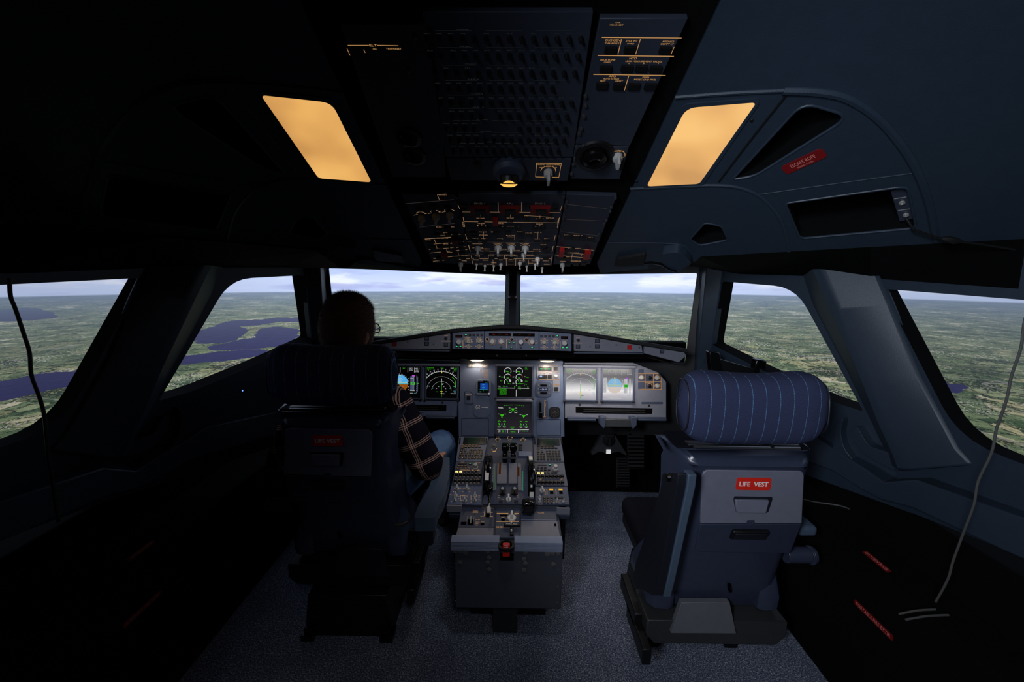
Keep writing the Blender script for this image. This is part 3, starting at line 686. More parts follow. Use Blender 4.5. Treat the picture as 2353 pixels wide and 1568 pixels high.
def sd_(d):
    d.text('white_lit', 'WHEEL', .12, .185, .045, .14)
    for i in range(5):
        d.text('green', '-', .22 + i * .055, .115 - i * .006, .008, .03); d.text('green', '-', .55 + i * .055, .09 + i * .006, .008, .03)
    for cx, y in ((.465, .20), (.155, .40), (.78, .41)):
        d.poly('green', [(cx - .06, y), (cx + .06, y), (cx, y + .085)]); d.seg('green', cx - .02, y + .085, cx + .02, y + .085, .01)
        d.seg('white_lit', cx - .12, y - .015, cx - .07, y - .015, .009); d.seg('white_lit', cx + .07, y - .015, cx + .12, y - .015, .009)
    for cx in (.39, .55): d.arc('green', cx, .30, .035, .012, 0, 360, 12); d.seg('white_lit', cx - .04, .335, cx + .04, .335, .01)
    for g in (.155, .78):
        for dx in (-.075, .075):
            cx = g + dx; d.arc('green', cx, .66, .05, .012, 40, 140, 8); d.arc('white_lit', cx, .75, .05, .012, 220, 320, 8); d.seg('green', cx - .02, .67, cx + .02, .70, .012); d.text('green', '1', cx, .715, .03, .02); d.text('green', '135', cx, .765, .032, .07)
        d.text('white_lit', 'C', g, .70, .028, .03); d.text('cyan', '2', g, .74, .028, .03)
    d.text('green', 'AUTO BRK', .46, .80, .03, .14); d.text('green', 'MED', .46, .84, .028, .07)
    d.seg('white_lit', .02, .87, .93, .87, .014); d.seg('white_lit', .32, .87, .32, .985, .012); d.seg('white_lit', .63, .87, .63, .985, .012)
    for t, x, y, w, mt in (('TAT', .09, .91, .06, 'white_lit'), ('SAT', .09, .95, .06, 'white_lit'), ('-12', .18, .91, .06, 'green'), ('-38', .18, .95, .06, 'green'), ('C', .26, .91, .03, 'cyan'), ('C', .26, .95, .03, 'cyan'), ('06:56', .48, .945, .14, 'green'), ('GW', .68, .915, .04, 'white_lit'), ('58900', .78, .915, .11, 'green'), ('KG', .88, .915, .04, 'cyan')): d.text(mt, t, x, y, .028, w)
def display(pl, x0, y0, x1, y1, draw, name, label, glass='glass_screen', lift=.004):
    cx, cy, W, H = pl.rect((x0 + x1) / 2, (y0 + y1) / 2, x1 - x0, y1 - y0); P_ = pl.hit((x0 + x1) / 2, (y0 + y1) / 2)
    t = thing(name, P_, label, 'display', 'flight deck displays'); M = pl.at((x0 + x1) / 2, (y0 + y1) / 2, lift)
    b = MB(); b.prism(rr(0, 0, W * 1.10, H * 1.09, .006), 0, .008, [rr(0, 0, W * 1.0, H * 1.0, .003)]); make('bezel', b, 'panel_dark', t, M, bev=.0015)
    for s_ in (-1, 1): make('clamp', MB().box((s_ * W * .53, -H * .54, .006), (.010, .010, .014)), 'rubber', t, M, bev=.002)
    g = MB(); g.box((0, 0, .0015), (W * 1.01, H * 1.01, .003)); gl = make('screen', g, glass, t, M)
    d = D(W, H); draw(d)
    ks = list(d.b); b = MB()
    for i, k_ in enumerate(ks): b.add(d.b[k_].v, d.b[k_].f, i)
    make('symbology', b, ks, gl, M @ Matrix.Translation((0, 0, .0030)))
    return t
display(MP, 889, 842, 967, 914, pfd, 'primary_flight_display', 'lit attitude display half hidden behind the seated pilot, blue over brown')
display(MP, 981, 842, 1051, 915, nd, 'navigation_display', 'black navigation display with white arcs between the pilot and the centre panel')
display(MP, 1142, 843, 1221.5, 913, ewd, 'engine_display', 'upper centre display with six green and white engine dials')
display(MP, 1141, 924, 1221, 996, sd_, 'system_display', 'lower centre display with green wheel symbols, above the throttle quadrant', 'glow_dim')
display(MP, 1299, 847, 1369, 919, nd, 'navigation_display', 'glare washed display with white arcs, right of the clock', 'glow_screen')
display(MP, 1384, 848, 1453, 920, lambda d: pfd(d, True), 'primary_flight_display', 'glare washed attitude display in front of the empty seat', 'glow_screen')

# standby display
P_ = MP.hit(1111, 889); t = thing('standby_display', P_, 'small square standby attitude display with a pale round knob', 'display')
M = MP.at(1111, 890, .004); b = MB(); b.prism([(x * 1, y) for x, y in [(-.026, .037), (.026, .037), (.037, .026), (.037, -.030), (.030, -.037), (-.030, -.037), (-.037, -.030), (-.037, .026)]], 0, .007, [rr(0, 0, .054, .056, .003)]); make('bezel', b, 'panel_blue', t, M, bev=.001)
sc_ = make('screen', MB().box((0, 0, .001), (.055, .057, .003)), 'glass_screen', t, M)
b = MB(); b.rect(.003, .004, .036, .030, .0031); b.cur = 1; b.rect(.002, -.012, .040, .002, .0034); b.cur = 2; b.seg(.0, -.02, .0, .017, .0012, .0036); b.text('10', .014, .022, .01, .004, .0034); b.cur = 3
for dy in (.012, .006, 0): b.rect(-.0, dy, .014, .0008, .0036)
b.text('STD', -.014, -.022, .01, .004, .0034); make('symbology', b, ['blue_lit', 'green', 'green_line', 'cyan'], sc_, M)
kk = MB(); kk.lathe([(.0052, 0), (.005, .012), (.004, .014), (0, .014)], 18); make('knob', kk, 'white_plastic', t, MP.at(1124, 905, .008))
lg = MB()
for x, y in ((-.018, .033), (.014, .033), (-.018, -.034), (-.008, -.034), (.01, -.034)): lg.rect(x, y, .008, .003, .0074)
make('legend', lg, 'legend_dim', t, M)
# registration plate and notes, switch
P_ = MP.hit(1099, 840); t = tag(make('registration_plate', MB().prism(rr(0, 0, .100, .021, .003), .004, .0075), 'panel_grey', None, MP.at(1099, 840)), 'small plate reading SP-PPK RF-SW just under the left map light', 'plate')
b = MB(); b.text('SP-PPK', -.022, -.001, .044, .0085, .0078); b.text('RF-SW', .026, -.001, .038, .0085, .0078); make('lettering', b, 'sign_white', t, MP.at(1099, 840))
b = MB(); random.seed(3)
for i in range(9):
    y = 849 + i * 2.4
    ln(b, MP, 1103.5, y, 1107.5, y, .8, .0045) if i in (0, 1, 2, 4) else None
    ln(b, MP, 1110 + (i % 3), y, 1121, y, .8, .0045)
make('panel_note', b, 'legend', ip, MP.mat)
P_ = MP.hit(1077, 914); t = thing('terrain_switch', P_, 'single dark square pushbutton with white legend left of the blank cover', 'switch')
b = MB(); b.prism(poly(MP, [(1069, 901), (1079, 901), (1086, 908), (1086, 927), (1071, 927)]), .004, .006); make('plate', b, 'panel_blue', t, MP.mat)
button(t, MP, 1077, 914, 8.5, 8, .006, lift=.006); b = MB(); tx(b, MP, 'TERR ON ND', 1077, 907, 15, 2.2, .0066); make('legend', b, 'legend', t, MP.mat)
# landing gear indicator and autobrake panel
P_ = MP.hit(1262, 855); t = thing('landing_gear_unit', P_, 'panel with three green arrow lights, amber lines and a blue lit button', 'panel')
b = MB(); b.prism(poly(MP, [k7(*p) for p in [(1030, 145), (1415, 150), (1420, 200), (1455, 205), (1455, 690), (1415, 715), (1305, 715), (1305, 480), (1020, 450), (990, 430), (990, 205), (1030, 190)]]), .004, .0065); make('plate', b, 'panel_grey', t, MP.mat, bev=.001)
b = MB(); b.box((0, 0, .002), (.058, .016, .004)); make('light_strip', b, 'black', t, MP.at(*k7(1150, 237), .0065))
for x in (1073, 1150, 1225):
    q = k7(x, 240); b = MB(); b.add([(-.006, .002, .0045), (.006, .002, .0045), (.003, -.004, .0045), (-.003, -.004, .0045)], [(3, 2, 1, 0)]); make('gear_light', b, 'green_lit', t, MP.at(q[0], q[1], .0065))
for x, y, w_, l in ((1363, 240, 9, None), (1068, 400, 9, 'blue_btn'), (1150, 400, 8, None), (1242, 398, 9, None), (1375, 640, 9, None)): button(t, MP, *k7(x, y), w_, 8, .006, 'black', lit=l, lift=.0065)
kk = MB(); kk.lathe([(.008, 0), (.008, .003), (.003, .004), (.0025, .018), (.004, .024), (0, .025)], 14); make('toggle', kk, 'steel', t, MP.at(*k7(1365, 390), .0065))
b = MB()
for a in ((1005, 290, 1405, 290), (1030, 455, 1435, 455), (1292, 190, 1292, 275), (1292, 300, 1292, 440), (1310, 565, 1440, 565)): ln(b, MP, *k7(a[0], a[1]), *k7(a[2], a[3]), .9, .007)
for tt_, x, y, w_ in (('LDG GEAR', 1140, 170, 20), ('BRK FAN', 1355, 180, 12), ('AUTO BRK', 1155, 315, 14), ('A/SKID', 1365, 318, 14), ('LO', 1062, 338, 3), ('MED', 1138, 338, 4), ('MAX', 1242, 338, 4), ('TERR ON ND', 1375, 555, 15)): tx(b, MP, tt_, *k7(x, y), w_, 1.8, .0072)
make('legend', b, 'amber', t, MP.mat)
# clock
P_ = MP.hit(*k7(1130, 650)); t = thing('clock', P_, 'dark octagonal clock with a bright white digital readout', 'clock')
oc = lambda w_, h_, c: [(-w_ + c, h_), (w_ - c, h_), (w_, h_ - c), (w_, -h_ + c), (w_ - c, -h_), (-w_ + c, -h_), (-w_, -h_ + c), (-w_, h_ - c)]
M = MP.at(*k7(1125, 650), .004); make('case', MB().prism(oc(.037, .036, .010), 0, .007), 'panel_dark', t, M, bev=.001)
make('screen', MB().box((0, 0, .0075), (.037, .013, .002)), 'black_gloss', t, M); make('screen', MB().box((-.001, .019, .0075), (.030, .009, .002)), 'black_gloss', t, M); make('screen', MB().box((-.001, -.018, .0075), (.030, .009, .002)), 'black_gloss', t, M)
b = MB(); b.text('6:56:10', 0, 0, .032, .008, .0087); make('digits', b, 'clock_lit', t, M)
for x, y in ((-.026, .019), (.026, .019), (-.026, .001), (.026, .001), (-.026, -.018), (.026, -.018)): make('push_button', MB().lathe([(.003, 0), (.003, .004), (0, .004)], 10), 'disc_grey', t, M @ Matrix.Translation((x, y, .007)))
# landing gear lever
P_ = MP.hit(*k7(1100, 1025)); t = thing('landing_gear_lever', P_, 'black paddle lever in a tall slot below the clock', 'lever')
M = MP.at(*k7(1100, 1025), .004); make('plate', MB().prism(oc(.026, .046, .010), 0, .005), 'panel_dark', t, M, bev=.001)
make('lever', MB().box((-.011, .008, .015), (.010, .05, .02)).box((-.011, -.028, .024), (.018, .028, .03)), 'black_gloss', t, M, bev=.003)
b = MB(); b.seg(.0105, -.038, .0105, .032, .002, .0055); b.text('UP', .012, .036, .008, .004, .0055); b.text('DOWN', .0105, -.041, .012, .004, .0055); b.rect(.0115, .015, .004, .018, .0056); make('legend', b, 'amber', t, M)
# brake pressure gauge
P_ = MP.hit(*k7(1342, 1110)); t = thing('brake_pressure_gauge', P_, 'black octagonal triple pressure gauge low beside the gear lever', 'gauge')
M = MP.at(*k7(1342, 1110), .004); make('case', MB().prism(oc(.0255, .0255, .008), 0, .007), 'black', t, M, bev=.001)
b = MB(); b.arc(0, 0, .0195, .0012, 0, 360, .0073, 30, 3); b.arc(-.011, -.008, .008, .001, -40, 130, .0074); b.arc(.011, -.008, .008, .001, 50, 220, .0074); b.arc(0, .012, .006, .001, 200, 340, .0074); b.text('PSI', 0, .004, .008, .003, .0074); make('dial', b, 'disc_grey', t, M)
for a in (200, 340, 90): 
    b = MB(); b.seg(0, 0, .010 * math.cos(R(a)), .010 * math.sin(R(a)), .0016, .0078); make('needle', b, 'legend_dim', t, M)
# switching panel on the far right of the panel
P_ = MP.hit(*k8(1320, 750)); t = thing('display_brightness_panel', P_, 'panel edged in amber with five knobs, right of the last display', 'panel')
b = MB(); b.prism(poly(MP, [k8(*p) for p in [(1150, 600), (1165, 582), (1230, 580), (1235, 640), (1460, 645), (1500, 700), (1500, 885), (1165, 885), (1150, 870)]]), 0, .003); make('plate', b, 'panel_dark', t, MP.mat, bev=.001)
for x, y, r_, kd in ((1197, 705, .010, 'pointer'), (1320, 708, .009, 'dark'), (1432, 710, .010, 'pointer'), (1318, 830, .009, 'dark'), (1435, 832, .010, 'pointer')): knob(t, MP, *k8(x, y), r_, .014, 'stacked' if kd == 'pointer' else 'dark', 'knob_grey' if kd == 'pointer' else 'black')
b = MB()
for a in ((1150, 648, 1455, 648), (1148, 765, 1498, 768), (1255, 650, 1255, 880), (1378, 650, 1378, 880), (1170, 880, 1505, 880), (1258, 785, 1370, 785), (1492, 700, 1492, 880)): ln(b, MP, *k8(a[0], a[1]), *k8(a[2], a[3]), .9, .0036)
for x, y in ((1197, 710), (1432, 714), (1435, 836), (1318, 834)):
    c = MP.uv(*k8(x, y)); b.arc(c[0], c[1], .0125, .0015, -20, 200, .0036, 14)
for tt_, x, y in (('PFD', 1197, 664), ('LOUD SPKR', 1320, 666), ('ND', 1440, 664), ('CONSOLE', 1310, 790), ('FLOOD LT', 1230, 878), ('OFF', 1163, 745), ('BRT', 1235, 745)): tx(b, MP, tt_, *k8(x, y), 7 if len(tt_) > 3 else 4, 1.6, .0037)
make('legend', b, 'amber', t, MP.mat)
make('placard', MB().prism(poly(MP, [(1474, 924), (1523, 924), (1523, 929), (1474, 929)]), 0, .001), 'panel_dark', ip, MP.mat)

# ---------------------------------------------------------------- glareshield
GP = Pl(CAM + AX * 1.90, -AX, -DN)
gs = thing('glareshield', GP.hit(1177, 780), 'black topped glareshield spanning the panel below the windscreens', 'glareshield')
def gpoly(pts): return [tuple(GP.hit(*p)) for p in pts]
m = MB()   # body behind the faces: from face top to the windscreen
tops = [(1580, 806), (1480, 790), (1316, 762), (1205, 751.5), (1150, 750.5), (1038, 760), (870, 786), (780, 801)]
tp = [GP.hit(*p) for p in tops]; bot = [GP.hit(p[0], 815 if 860 < p[0] < 1500 else 830) for p in tops]
bk = [Vector((p.x * 1.04, 2.42 - .33 * abs(p.x), 1.03 - (.07 * abs(p.x)))) for p in tp]; bb = [Vector((p.x * 1.04, 2.20 - .2 * abs(p.x), p.z - .045)) for p in bot]
st = [[tp[i] + Vector((0, 0, -.004)) - GP.n * .01, bk[i], bb[i], bot[i] - GP.n * .03 + Vector((0, 0, .016))] for i in range(len(tp))]
m.rings(st); make('body', m, 'rubber', gs)
m = MB(); rs = []
for p in tp: rs.append([p + Vector((0, 0, .008)), p + GP.n * .012 + Vector((0, 0, .004)), p + GP.n * .012 - Vector((0, 0, .010)), p - Vector((0, 0, .012)), p - GP.n * .02])
m.rings(rs); make('brow_cushion', m, 'rubber', gs, bev=.003)
def fpanel(pts, name, mt, t=.02): return make(name, MB().prism(poly(GP, pts), -t, 0), mt, gs, GP.mat, bev=.0015)
for sd in (1, -1):
    A_ = [(1319, 766), (1474, 792), (1477, 810), (1319, 807)]; B_ = [(1481, 794), (1572, 809), (1577, 818), (1560, 833), (1480, 812)]
    for nm, pts, mt in (('side_panel', A_, 'panel_grey'), ('end_panel', B_, 'panel_grey')):
        q = poly(GP, pts); 
        if sd < 0: q = [(-x, y) for x, y in q]
        pn = make(nm, MB().prism(q, -.02, 0), mt, gs, GP.mat, bev=.0015)
        def gb(px, py, w_, h_, mt2, nm2='button', d=.003):
            x, y, W, H = GP.rect(px, py, w_, h_); M = GP.mat @ Matrix.Translation((x * sd, y, 0)); b = MB(); b.box((0, 0, d / 2), (W, H, d)); b.cur = 1; b.box((0, 0, d), (W * .72, H * .72, .001)); return make(nm2, b, [mt2, 'panel_dark' if mt2 == 'black' else mt2], pn, M)
        if nm == 'side_panel':
            gb(1327.8, 796.5, 9.5, 9, 'black'); gb(1372, 783.8, 10, 9, 'black'); gb(1372, 796, 10, 9, 'black'); gb(1446, 798.5, 10, 10, 'dark_red' if sd < 0 else 'red_plastic', 'warning_button')
            x, y = GP.uv(1328, 782); make('knob', MB().lathe([(.007, 0), (.006, .008), (.003, .010), (0, .011)], 16), 'black', pn, GP.mat @ Matrix.Translation((x * sd, y, 0)))
            b = MB()
            for tt_, px, py, w_ in (('DIM', 1328, 776, 8), ('SIDE STICK PRIORITY', 1328, 789, 24)): x, y, W, H = GP.rect(px, py, w_, 1.6); b.text(tt_, x * sd, y, W, H, .0006)
            make('legend', b, 'legend', pn, GP.mat)
            for px, py in ((1356, 797), (1416, 793), (1469, 799)): x, y = GP.uv(px, py); make('jack', MB().lathe([(.0035, 0), (.0035, .0015), (0, .0015)], 10), 'panel_dark', pn, GP.mat @ Matrix.Translation((x * sd, y, 0)))
        else: gb(1521, 808, 9, 9, 'black')
    # lower rail
    a = GP.uv(1319, 811); b_ = GP.uv(1478, 813); q = [(a[0] * sd, a[1] + .004), (b_[0] * sd, b_[1] + .004), (b_[0] * sd, b_[1] - .003), (a[0] * sd, a[1] - .003)]
    make('rail', MB().prism(q, -.01, .004), 'panel_dark', gs, GP.mat)
make('underside_panel', MB().prism(poly(GP, [(860, 812), (1500, 815), (1500, 826), (860, 822)]), -.13, -.05), 'black_gloss', gs, GP.mat)
m = MB(); a = GP.hit(1470, 815) - GP.n * .03; b_ = GP.hit(1575, 842) - GP.n * .03
for sd in (1, -1):
    m = MB(); q = [a, b_, b_ - GP.n * .10 + Vector((0, 0, .0)), a - GP.n * .10]; q = [Vector((p.x * sd, p.y, p.z)) for p in q]; m.quad(*q); m.quad(*[p + Vector((0, 0, .02)) for p in q[::-1]]); make('end_underside', m, 'underside_lit_brown', gs)
for x, s_ in ((1141, 1), (1210, 1)): make('microphone', MB().lathe([(.004, 0), (.004, .01), (.002, .012), (0, .012)], 12), 'frame_metal', gs, GP.at(x, 818.5, -.048))
# map lights under the glareshield
for x, y, l in ((1097.5, 827.5, 'left map light glowing warm under the glareshield above the registration plate'), (1256, 829.5, 'right map light glowing warm under the glareshield above the gear panel')):
    p = MP.hit(x, y) + MP.n * .045; t = thing('map_light', p, l, 'lamp', 'map lights under the glareshield'); M = MP.at(x, y, .045)
    make('housing', MB().box((0, .007, -.012), (.085, .008, .06)), 'panel_dark', t, M, bev=.002)
    b = MB(); b.prism([(-.033, .002), (.033, .002), (.018, .0005), (0, 0), (-.018, .0005)][::1], -.02, -.004, fn=lambda x_, y_, z_: (x_, y_ + .001, z_)); b.lathe([(.034, -.001), (.020, .0045), (0, .0055)], 20, Matrix.Rotation(R(90), 4, 'X') @ Matrix.Scale(.5, 4, (0, 1, 0)))
    make('bulb', b, 'bulb', t, M)

# flight control unit and the two display control panels
def lit_btn(par, x, y, lit=None, w_=5.6, h_=5.2): return button(par, GP, *k5(x, y), w_, h_, .005, 'black', lit=lit, lh=.34)
t = thing('flight_control_unit', GP.hit(1176, 783), 'centre panel of the glareshield with four silver knobs and two dark readouts', 'control panel')
make('faceplate', MB().prism(poly(GP, [k5(*p) for p in [(660, 88), (1632, 96), (1634, 432), (656, 416)]]), -.02, .003), 'panel_blue', t, GP.mat, bev=.0012)
for x0, x1, y in ((735, 1128, 150), (1165, 1557, 157)):
    q = k5((x0 + x1) / 2, y); x, y_, W, H = GP.rect(q[0], q[1], (x1 - x0) / 7.843, 6.6); wnd = make('readout', MB().box((0, 0, .004), (W, H, .003)), 'black_gloss', t, GP.at(*q)); b = MB()
    for i, s_ in enumerate(('---', '271', '---') if x0 < 1000 else ('33000', '----')): b.text(s_, (-.3 + i * .3) * W if x0 < 1000 else (-.2 + .45 * i) * W, 0, W * .14, H * .34, .0057)
    make('digits', b, 'seg_red', wnd, GP.at(*q))
for x, y in ((798, 278), (957, 278), (1308, 285), (1508, 283)): knob(t, GP, *k5(x, y), .0118, .020, 'round', 'knob_silver')
for x, y in ((702, 232), (1142, 238), (1409, 240)): knob(t, GP, *k5(x, y), .0058, .010, 'dark', 'black')
for x, y, l in ((1102, 303, 'green_lit'), (1181, 303, 'green_lit'), (1138, 381, 'green_lit'), (953, 382, None), (1310, 386, None), (1509, 390, 'green_lit')): lit_btn(t, x, y, l)
b = MB(); c = GP.uv(*k5(798, 278)); b.arc(c[0], c[1], .0135, .0008, 0, 360, .0036); c = GP.uv(*k5(957, 278)); b.arc(c[0], c[1], .0135, .0008, 0, 360, .0036); c = GP.uv(*k5(1508, 283)); b.arc(c[0], c[1], .0145, .0014, 60, 290, .0036)
for a in ((1048, 225, 1048, 395), (1234, 222, 1234, 395)): ln(b, GP, *k5(a[0], a[1]), *k5(a[2], a[3]), .8, .0036)
for x, y, w_ in ((702, 283, 6), (1070, 235, 5), (1215, 235, 5), (1280, 230, 4), (1345, 232, 4), (1409, 290, 7), (1585, 262, 5), (1590, 295, 6), (1580, 310, 5)): tx(b, GP, {702: 'SPD MACH', 1070: 'HDG', 1215: 'TRK', 1280: '100', 1345: '1000', 1409: 'METRIC ALT', 1585: 'UP', 1590: 'V/S', 1580: 'DN'}[x], *k5(x, y), w_, 1.6, .0038)
for x, y in ((702, 232), (1142, 238), (1409, 240)): c = GP.uv(*k5(x, y)); b.arc(c[0], c[1], .0072, .001, 0, 360, .0036)
make('legend', b, 'legend', t, GP.mat)
for sd, lab in ((-1, 'display control panel with green lit buttons at the left end of the flight control unit'), (1, 'display control panel with green lit buttons at the right end of the flight control unit')):
    q0 = k5(360 if sd < 0 else 1925, 262); t = thing('display_control_panel', GP.hit(*q0), lab, 'control panel', 'display control panels')
    pts = [(75, 100), (650, 88), (647, 415), (75, 410)] if sd < 0 else [(1640, 96), (2222, 135), (2222, 450), (1640, 430)]
    make('faceplate', MB().prism(poly(GP, [k5(*p) for p in pts]), -.02, .002), 'panel_blue', t, GP.mat, bev=.0012)
    mx = (lambda x, y: (x, y)) if sd < 0 else (lambda x, y: (2285 - x, y + 22))
    q = k5(*mx(193, 182)); x, y_, W, H = GP.rect(q[0], q[1], 15.5, 5.8); wnd = make('readout', MB().box((0, 0, .003), (W, H, .003)), 'black_gloss', t, GP.at(*q)); make('digits', MB().text('1013', 0, 0, W * .6, H * .5, .0047), 'seg_red', wnd, GP.at(*q))
    for i, x in enumerate((320, 392, 463, 534, 607)): lit_btn(t, *mx(x, 158), 'green_lit' if (i == 0) else None, 6, 5)
    lit_btn(t, *mx(154, 370), 'green_lit', 6, 5.4); lit_btn(t, *mx(224, 370), 'green_lit', 6, 5.4)
    knob(t, GP, *k5(*mx(195, 285)), .0115, .02, 'round', 'knob_silver')
    knob(t, GP, *k5(*mx(365, 270)), .0095, .014, 'pointer', 'ivory', ang=.7 * sd); knob(t, GP, *k5(*mx(557, 265)), .0095, .014, 'pointer', 'ivory', ang=0)
    knob(t, GP, *k5(*mx(365, 360)), .0055, .012, 'pointer', 'knob_grey'); knob(t, GP, *k5(*mx(555, 360)), .0055, .012, 'pointer', 'knob_grey')
    b = MB()
    for x, y in ((365, 270), (557, 265)):
        c = GP.uv(*k5(*mx(x, y))); b.arc(c[0], c[1], .0125, .0012, -40, 220, .0026, 12)
        for a in (-10, 30, 65, 90, 115, 150): b.rect(c[0] + .0165 * math.cos(R(a)), c[1] + .0165 * math.sin(R(a)), .006 if a in (-10, 30, 150) else .003, .0022, .0028)
    for x, y in ((365, 360), (555, 360)):
        c = GP.uv(*k5(*mx(x, y))); b.arc(c[0], c[1], .0078, .0013, 0, 360, .0026, 12)
        for dx in (-.014, .014): b.rect(c[0] + dx, c[1], .006, .0018, .0028)
        b.text('VOR', c[0], c[1] - .0105, .006, .002, .0028)
    for x, y in ((335, 208), (303, 250)): c = GP.uv(*k5(*mx(x, y))); b.arc(c[0], c[1], .0045, .001, 0, 360, .0026, 10)
    a, c = mx(266, 250), mx(268, 390); ln(b, GP, *k5(*a), *k5(*c), .9, .0026)
    for tt_, x, y, w_ in (('QFE', 158, 233, 5), ('QNH', 222, 235, 5), ('ROSE', 300, 212, 5), ('NAV', 380, 205, 4)): tx(b, GP, tt_, *k5(*mx(x, y)), w_, 1.6, .0028)
    make('legend', b, 'legend', t, GP.mat)

# ---------------------------------------------------------------- centre pedestal
pf = hity(1174, 1004, 1.935); pr = hity(1168, 1166, 1.569); pz = hity(1166, 1244, 1.405)
PP = Pl(pr, Vector((0, pr.z - pf.z, pf.y - pr.y)), Vector((0, pf.y - pr.y, pf.z - pr.z)))
PQ0 = Vector((0, 1.585, pr.z - .012)); PQ1 = Vector((0, pz.y, pz.z))
PQ = Pl(PQ0, Vector((0, PQ1.z - PQ0.z, PQ0.y - PQ1.y)), Vector((0, PQ0.y - PQ1.y, PQ0.z - PQ1.z)))
k3 = K(1000, 980, 3.409)
kL = K(1020, 1000, 14.256); kM = K(1020, 1100, 9.8); kR = K(1170, 1000, 14.256); kN = K(1170, 1100, 9.8)
cp = thing('centre_pedestal', (0, 1.6, 0), 'grey pedestal between the seats with a flat dark rear face and pale lip', 'pedestal')
HW = .243
m = MB(); m.prism([(1.56, pr.z - .028), (1.945, pf.z + .0), (1.96, pf.z - .10), (1.57, pr.z - .05)], -HW, HW, fn=lambda x, y, z: (z, x, y - .002)); make('upper_tray', m, 'panel_dark', cp, bev=.003)
make('upper_body', MB().box((0, 1.80, .30), (.40, .44, .33)), 'pedestal_rear', cp)
for sd in (1, -1):
    m = MB(); m.box((sd * .215, 1.80, .34), (.03, .42, .24)); make('side_cheek', m, 'black', cp)
q = [(PQ1.y, .15), (PQ1.y + .005, PQ1.z - .012), (PQ0.y, PQ0.z - .012), (1.63, PQ0.z - .012), (1.63, .15)]
m = MB(); m.prism(q, -.198, .198, fn=lambda x, y, z: (z, x, y)); make('lower_body', m, 'pedestal_rear', cp, bev=.003)
m = MB(); m.box((0, 1.72, .075), (.31, .36, .15)); make('plinth', m, 'black', cp); m = MB(); m.box((-.01, 1.49, .085), (.095, .08, .17)); make('foot_box', m, 'base_grey', cp)
# top plates of the lower part: left, centre, right
def pplate(pl, pts, name, mt, par=cp, z0=-.01, z1=0, bev=.0015): return make(name, MB().prism(poly(pl, [k3(*p) for p in pts]), z0, z1), mt, par, pl.mat, bev=bev)
pplate(PQ, [(205, 618), (470, 618), (462, 788), (180, 788)], 'top_plate', 'panel_dark'); pplate(PQ, [(178, 794), (458, 794), (456, 890), (152, 890)], 'blank_plate', 'panel_grey')
pplate(PQ, [(482, 622), (665, 622), (662, 870), (470, 870)], 'top_plate', 'panel_dark'); pplate(PQ, [(672, 628), (948, 632), (955, 735), (672, 735)], 'top_plate', 'panel_dark'); pplate(PQ, [(672, 742), (958, 742), (985, 900), (668, 900)], 'blank_plate', 'panel_grey')
# ribbed lip in two pieces
for x0, x1 in ((1036, 1147), (1182, 1293)):
    a = hity(x0, 1253, PQ1.y - .008); b_ = hity(x1, 1253, PQ1.y - .008); m = MB(); c = (a.x + b_.x) / 2; w_ = b_.x - a.x
    pr_ = [(0, .006), (.030, .010), (.030, -.034), (0, -.034)]
    for i in range(7): pr_ += [(-.0, -.033 + i * .0055), (-.003, -.031 + i * .0055), (-.003, -.0285 + i * .0055)]
    m.prism(pr_, a.x, b_.x, fn=lambda x, y, z: (z, PQ1.y - .006 + x, PQ1.z - .004 + y)); make('ribbed_lip', m, 'lip_grey', cp)
# rear discs and screws
RF = Pl((0, PQ1.y - .001, .3), (0, -1, 0))
for x, y, r_ in ((155, 980, 5), (195, 980, 5), (237, 988, 6.5), (412, 985, 5), (424, 1030, 5), (412, 1066, 5), (424, 1122, 5), (195, 1066, 5), (708, 990, 5), (697, 1040, 5), (707, 1074, 5), (697, 1126, 5), (880, 998, 6.5), (922, 992, 5), (965, 992, 5), (927, 1080, 5)):
    q = k3(x, y); make('cap_disc', MB().lathe([(r_ * .00165 * 1.05, 0), (r_ * .0016 * .95, .0004), (0, .0005)], 16), 'disc_grey', cp, RF.at(*q))
for x, y in ((153, 1112), (155, 1240), (160, 1366), (963, 1122), (960, 1255), (957, 1380)): make('screw', MB().lathe([(.002, 0), (.002, .001), (0, .001)], 8), 'steel', cp, RF.at(*k3(x, y)))
make('latch_opening', MB().box((0, 0, .0005), (.05, .028, .002)), 'hole', cp, RF.at(*k3(560, 1022)))
# red guarded handle
t = thing('cockpit_door_handset', RF.hit(*k3(560, 930)), 'bright red switch with white marks in a dark round notch at the pedestal rear', 'switch')
M = Matrix.Translation(Vector((hity(1163.5, 1250, PQ1.y).x, PQ1.y - .012, PQ1.z - .006))); b = MB(); b.lathe([(.029, -.010), (.029, .0015), (.022, .0015), (.022, -.01), (0, -.01)], 24); make('notch', b, 'black', t, M)
b = MB(); b.box((0, -.012, -.012), (.026, .012, .05)); b.cur = 1; make('switch_body', b, 'red_sign', t, M, bev=.002)
b = MB(); b.X = Matrix.Translation((0, -.0186, -.002)) @ Matrix.Rotation(R(90), 4, 'X'); b.text('OFF', 0, .004, .013, .007, 0); b.text('T/O', 0, -.013, .011, .006, 0); b.rect(0, .013, .015, .0012); make('lettering', b, 'sign_white', t, M)

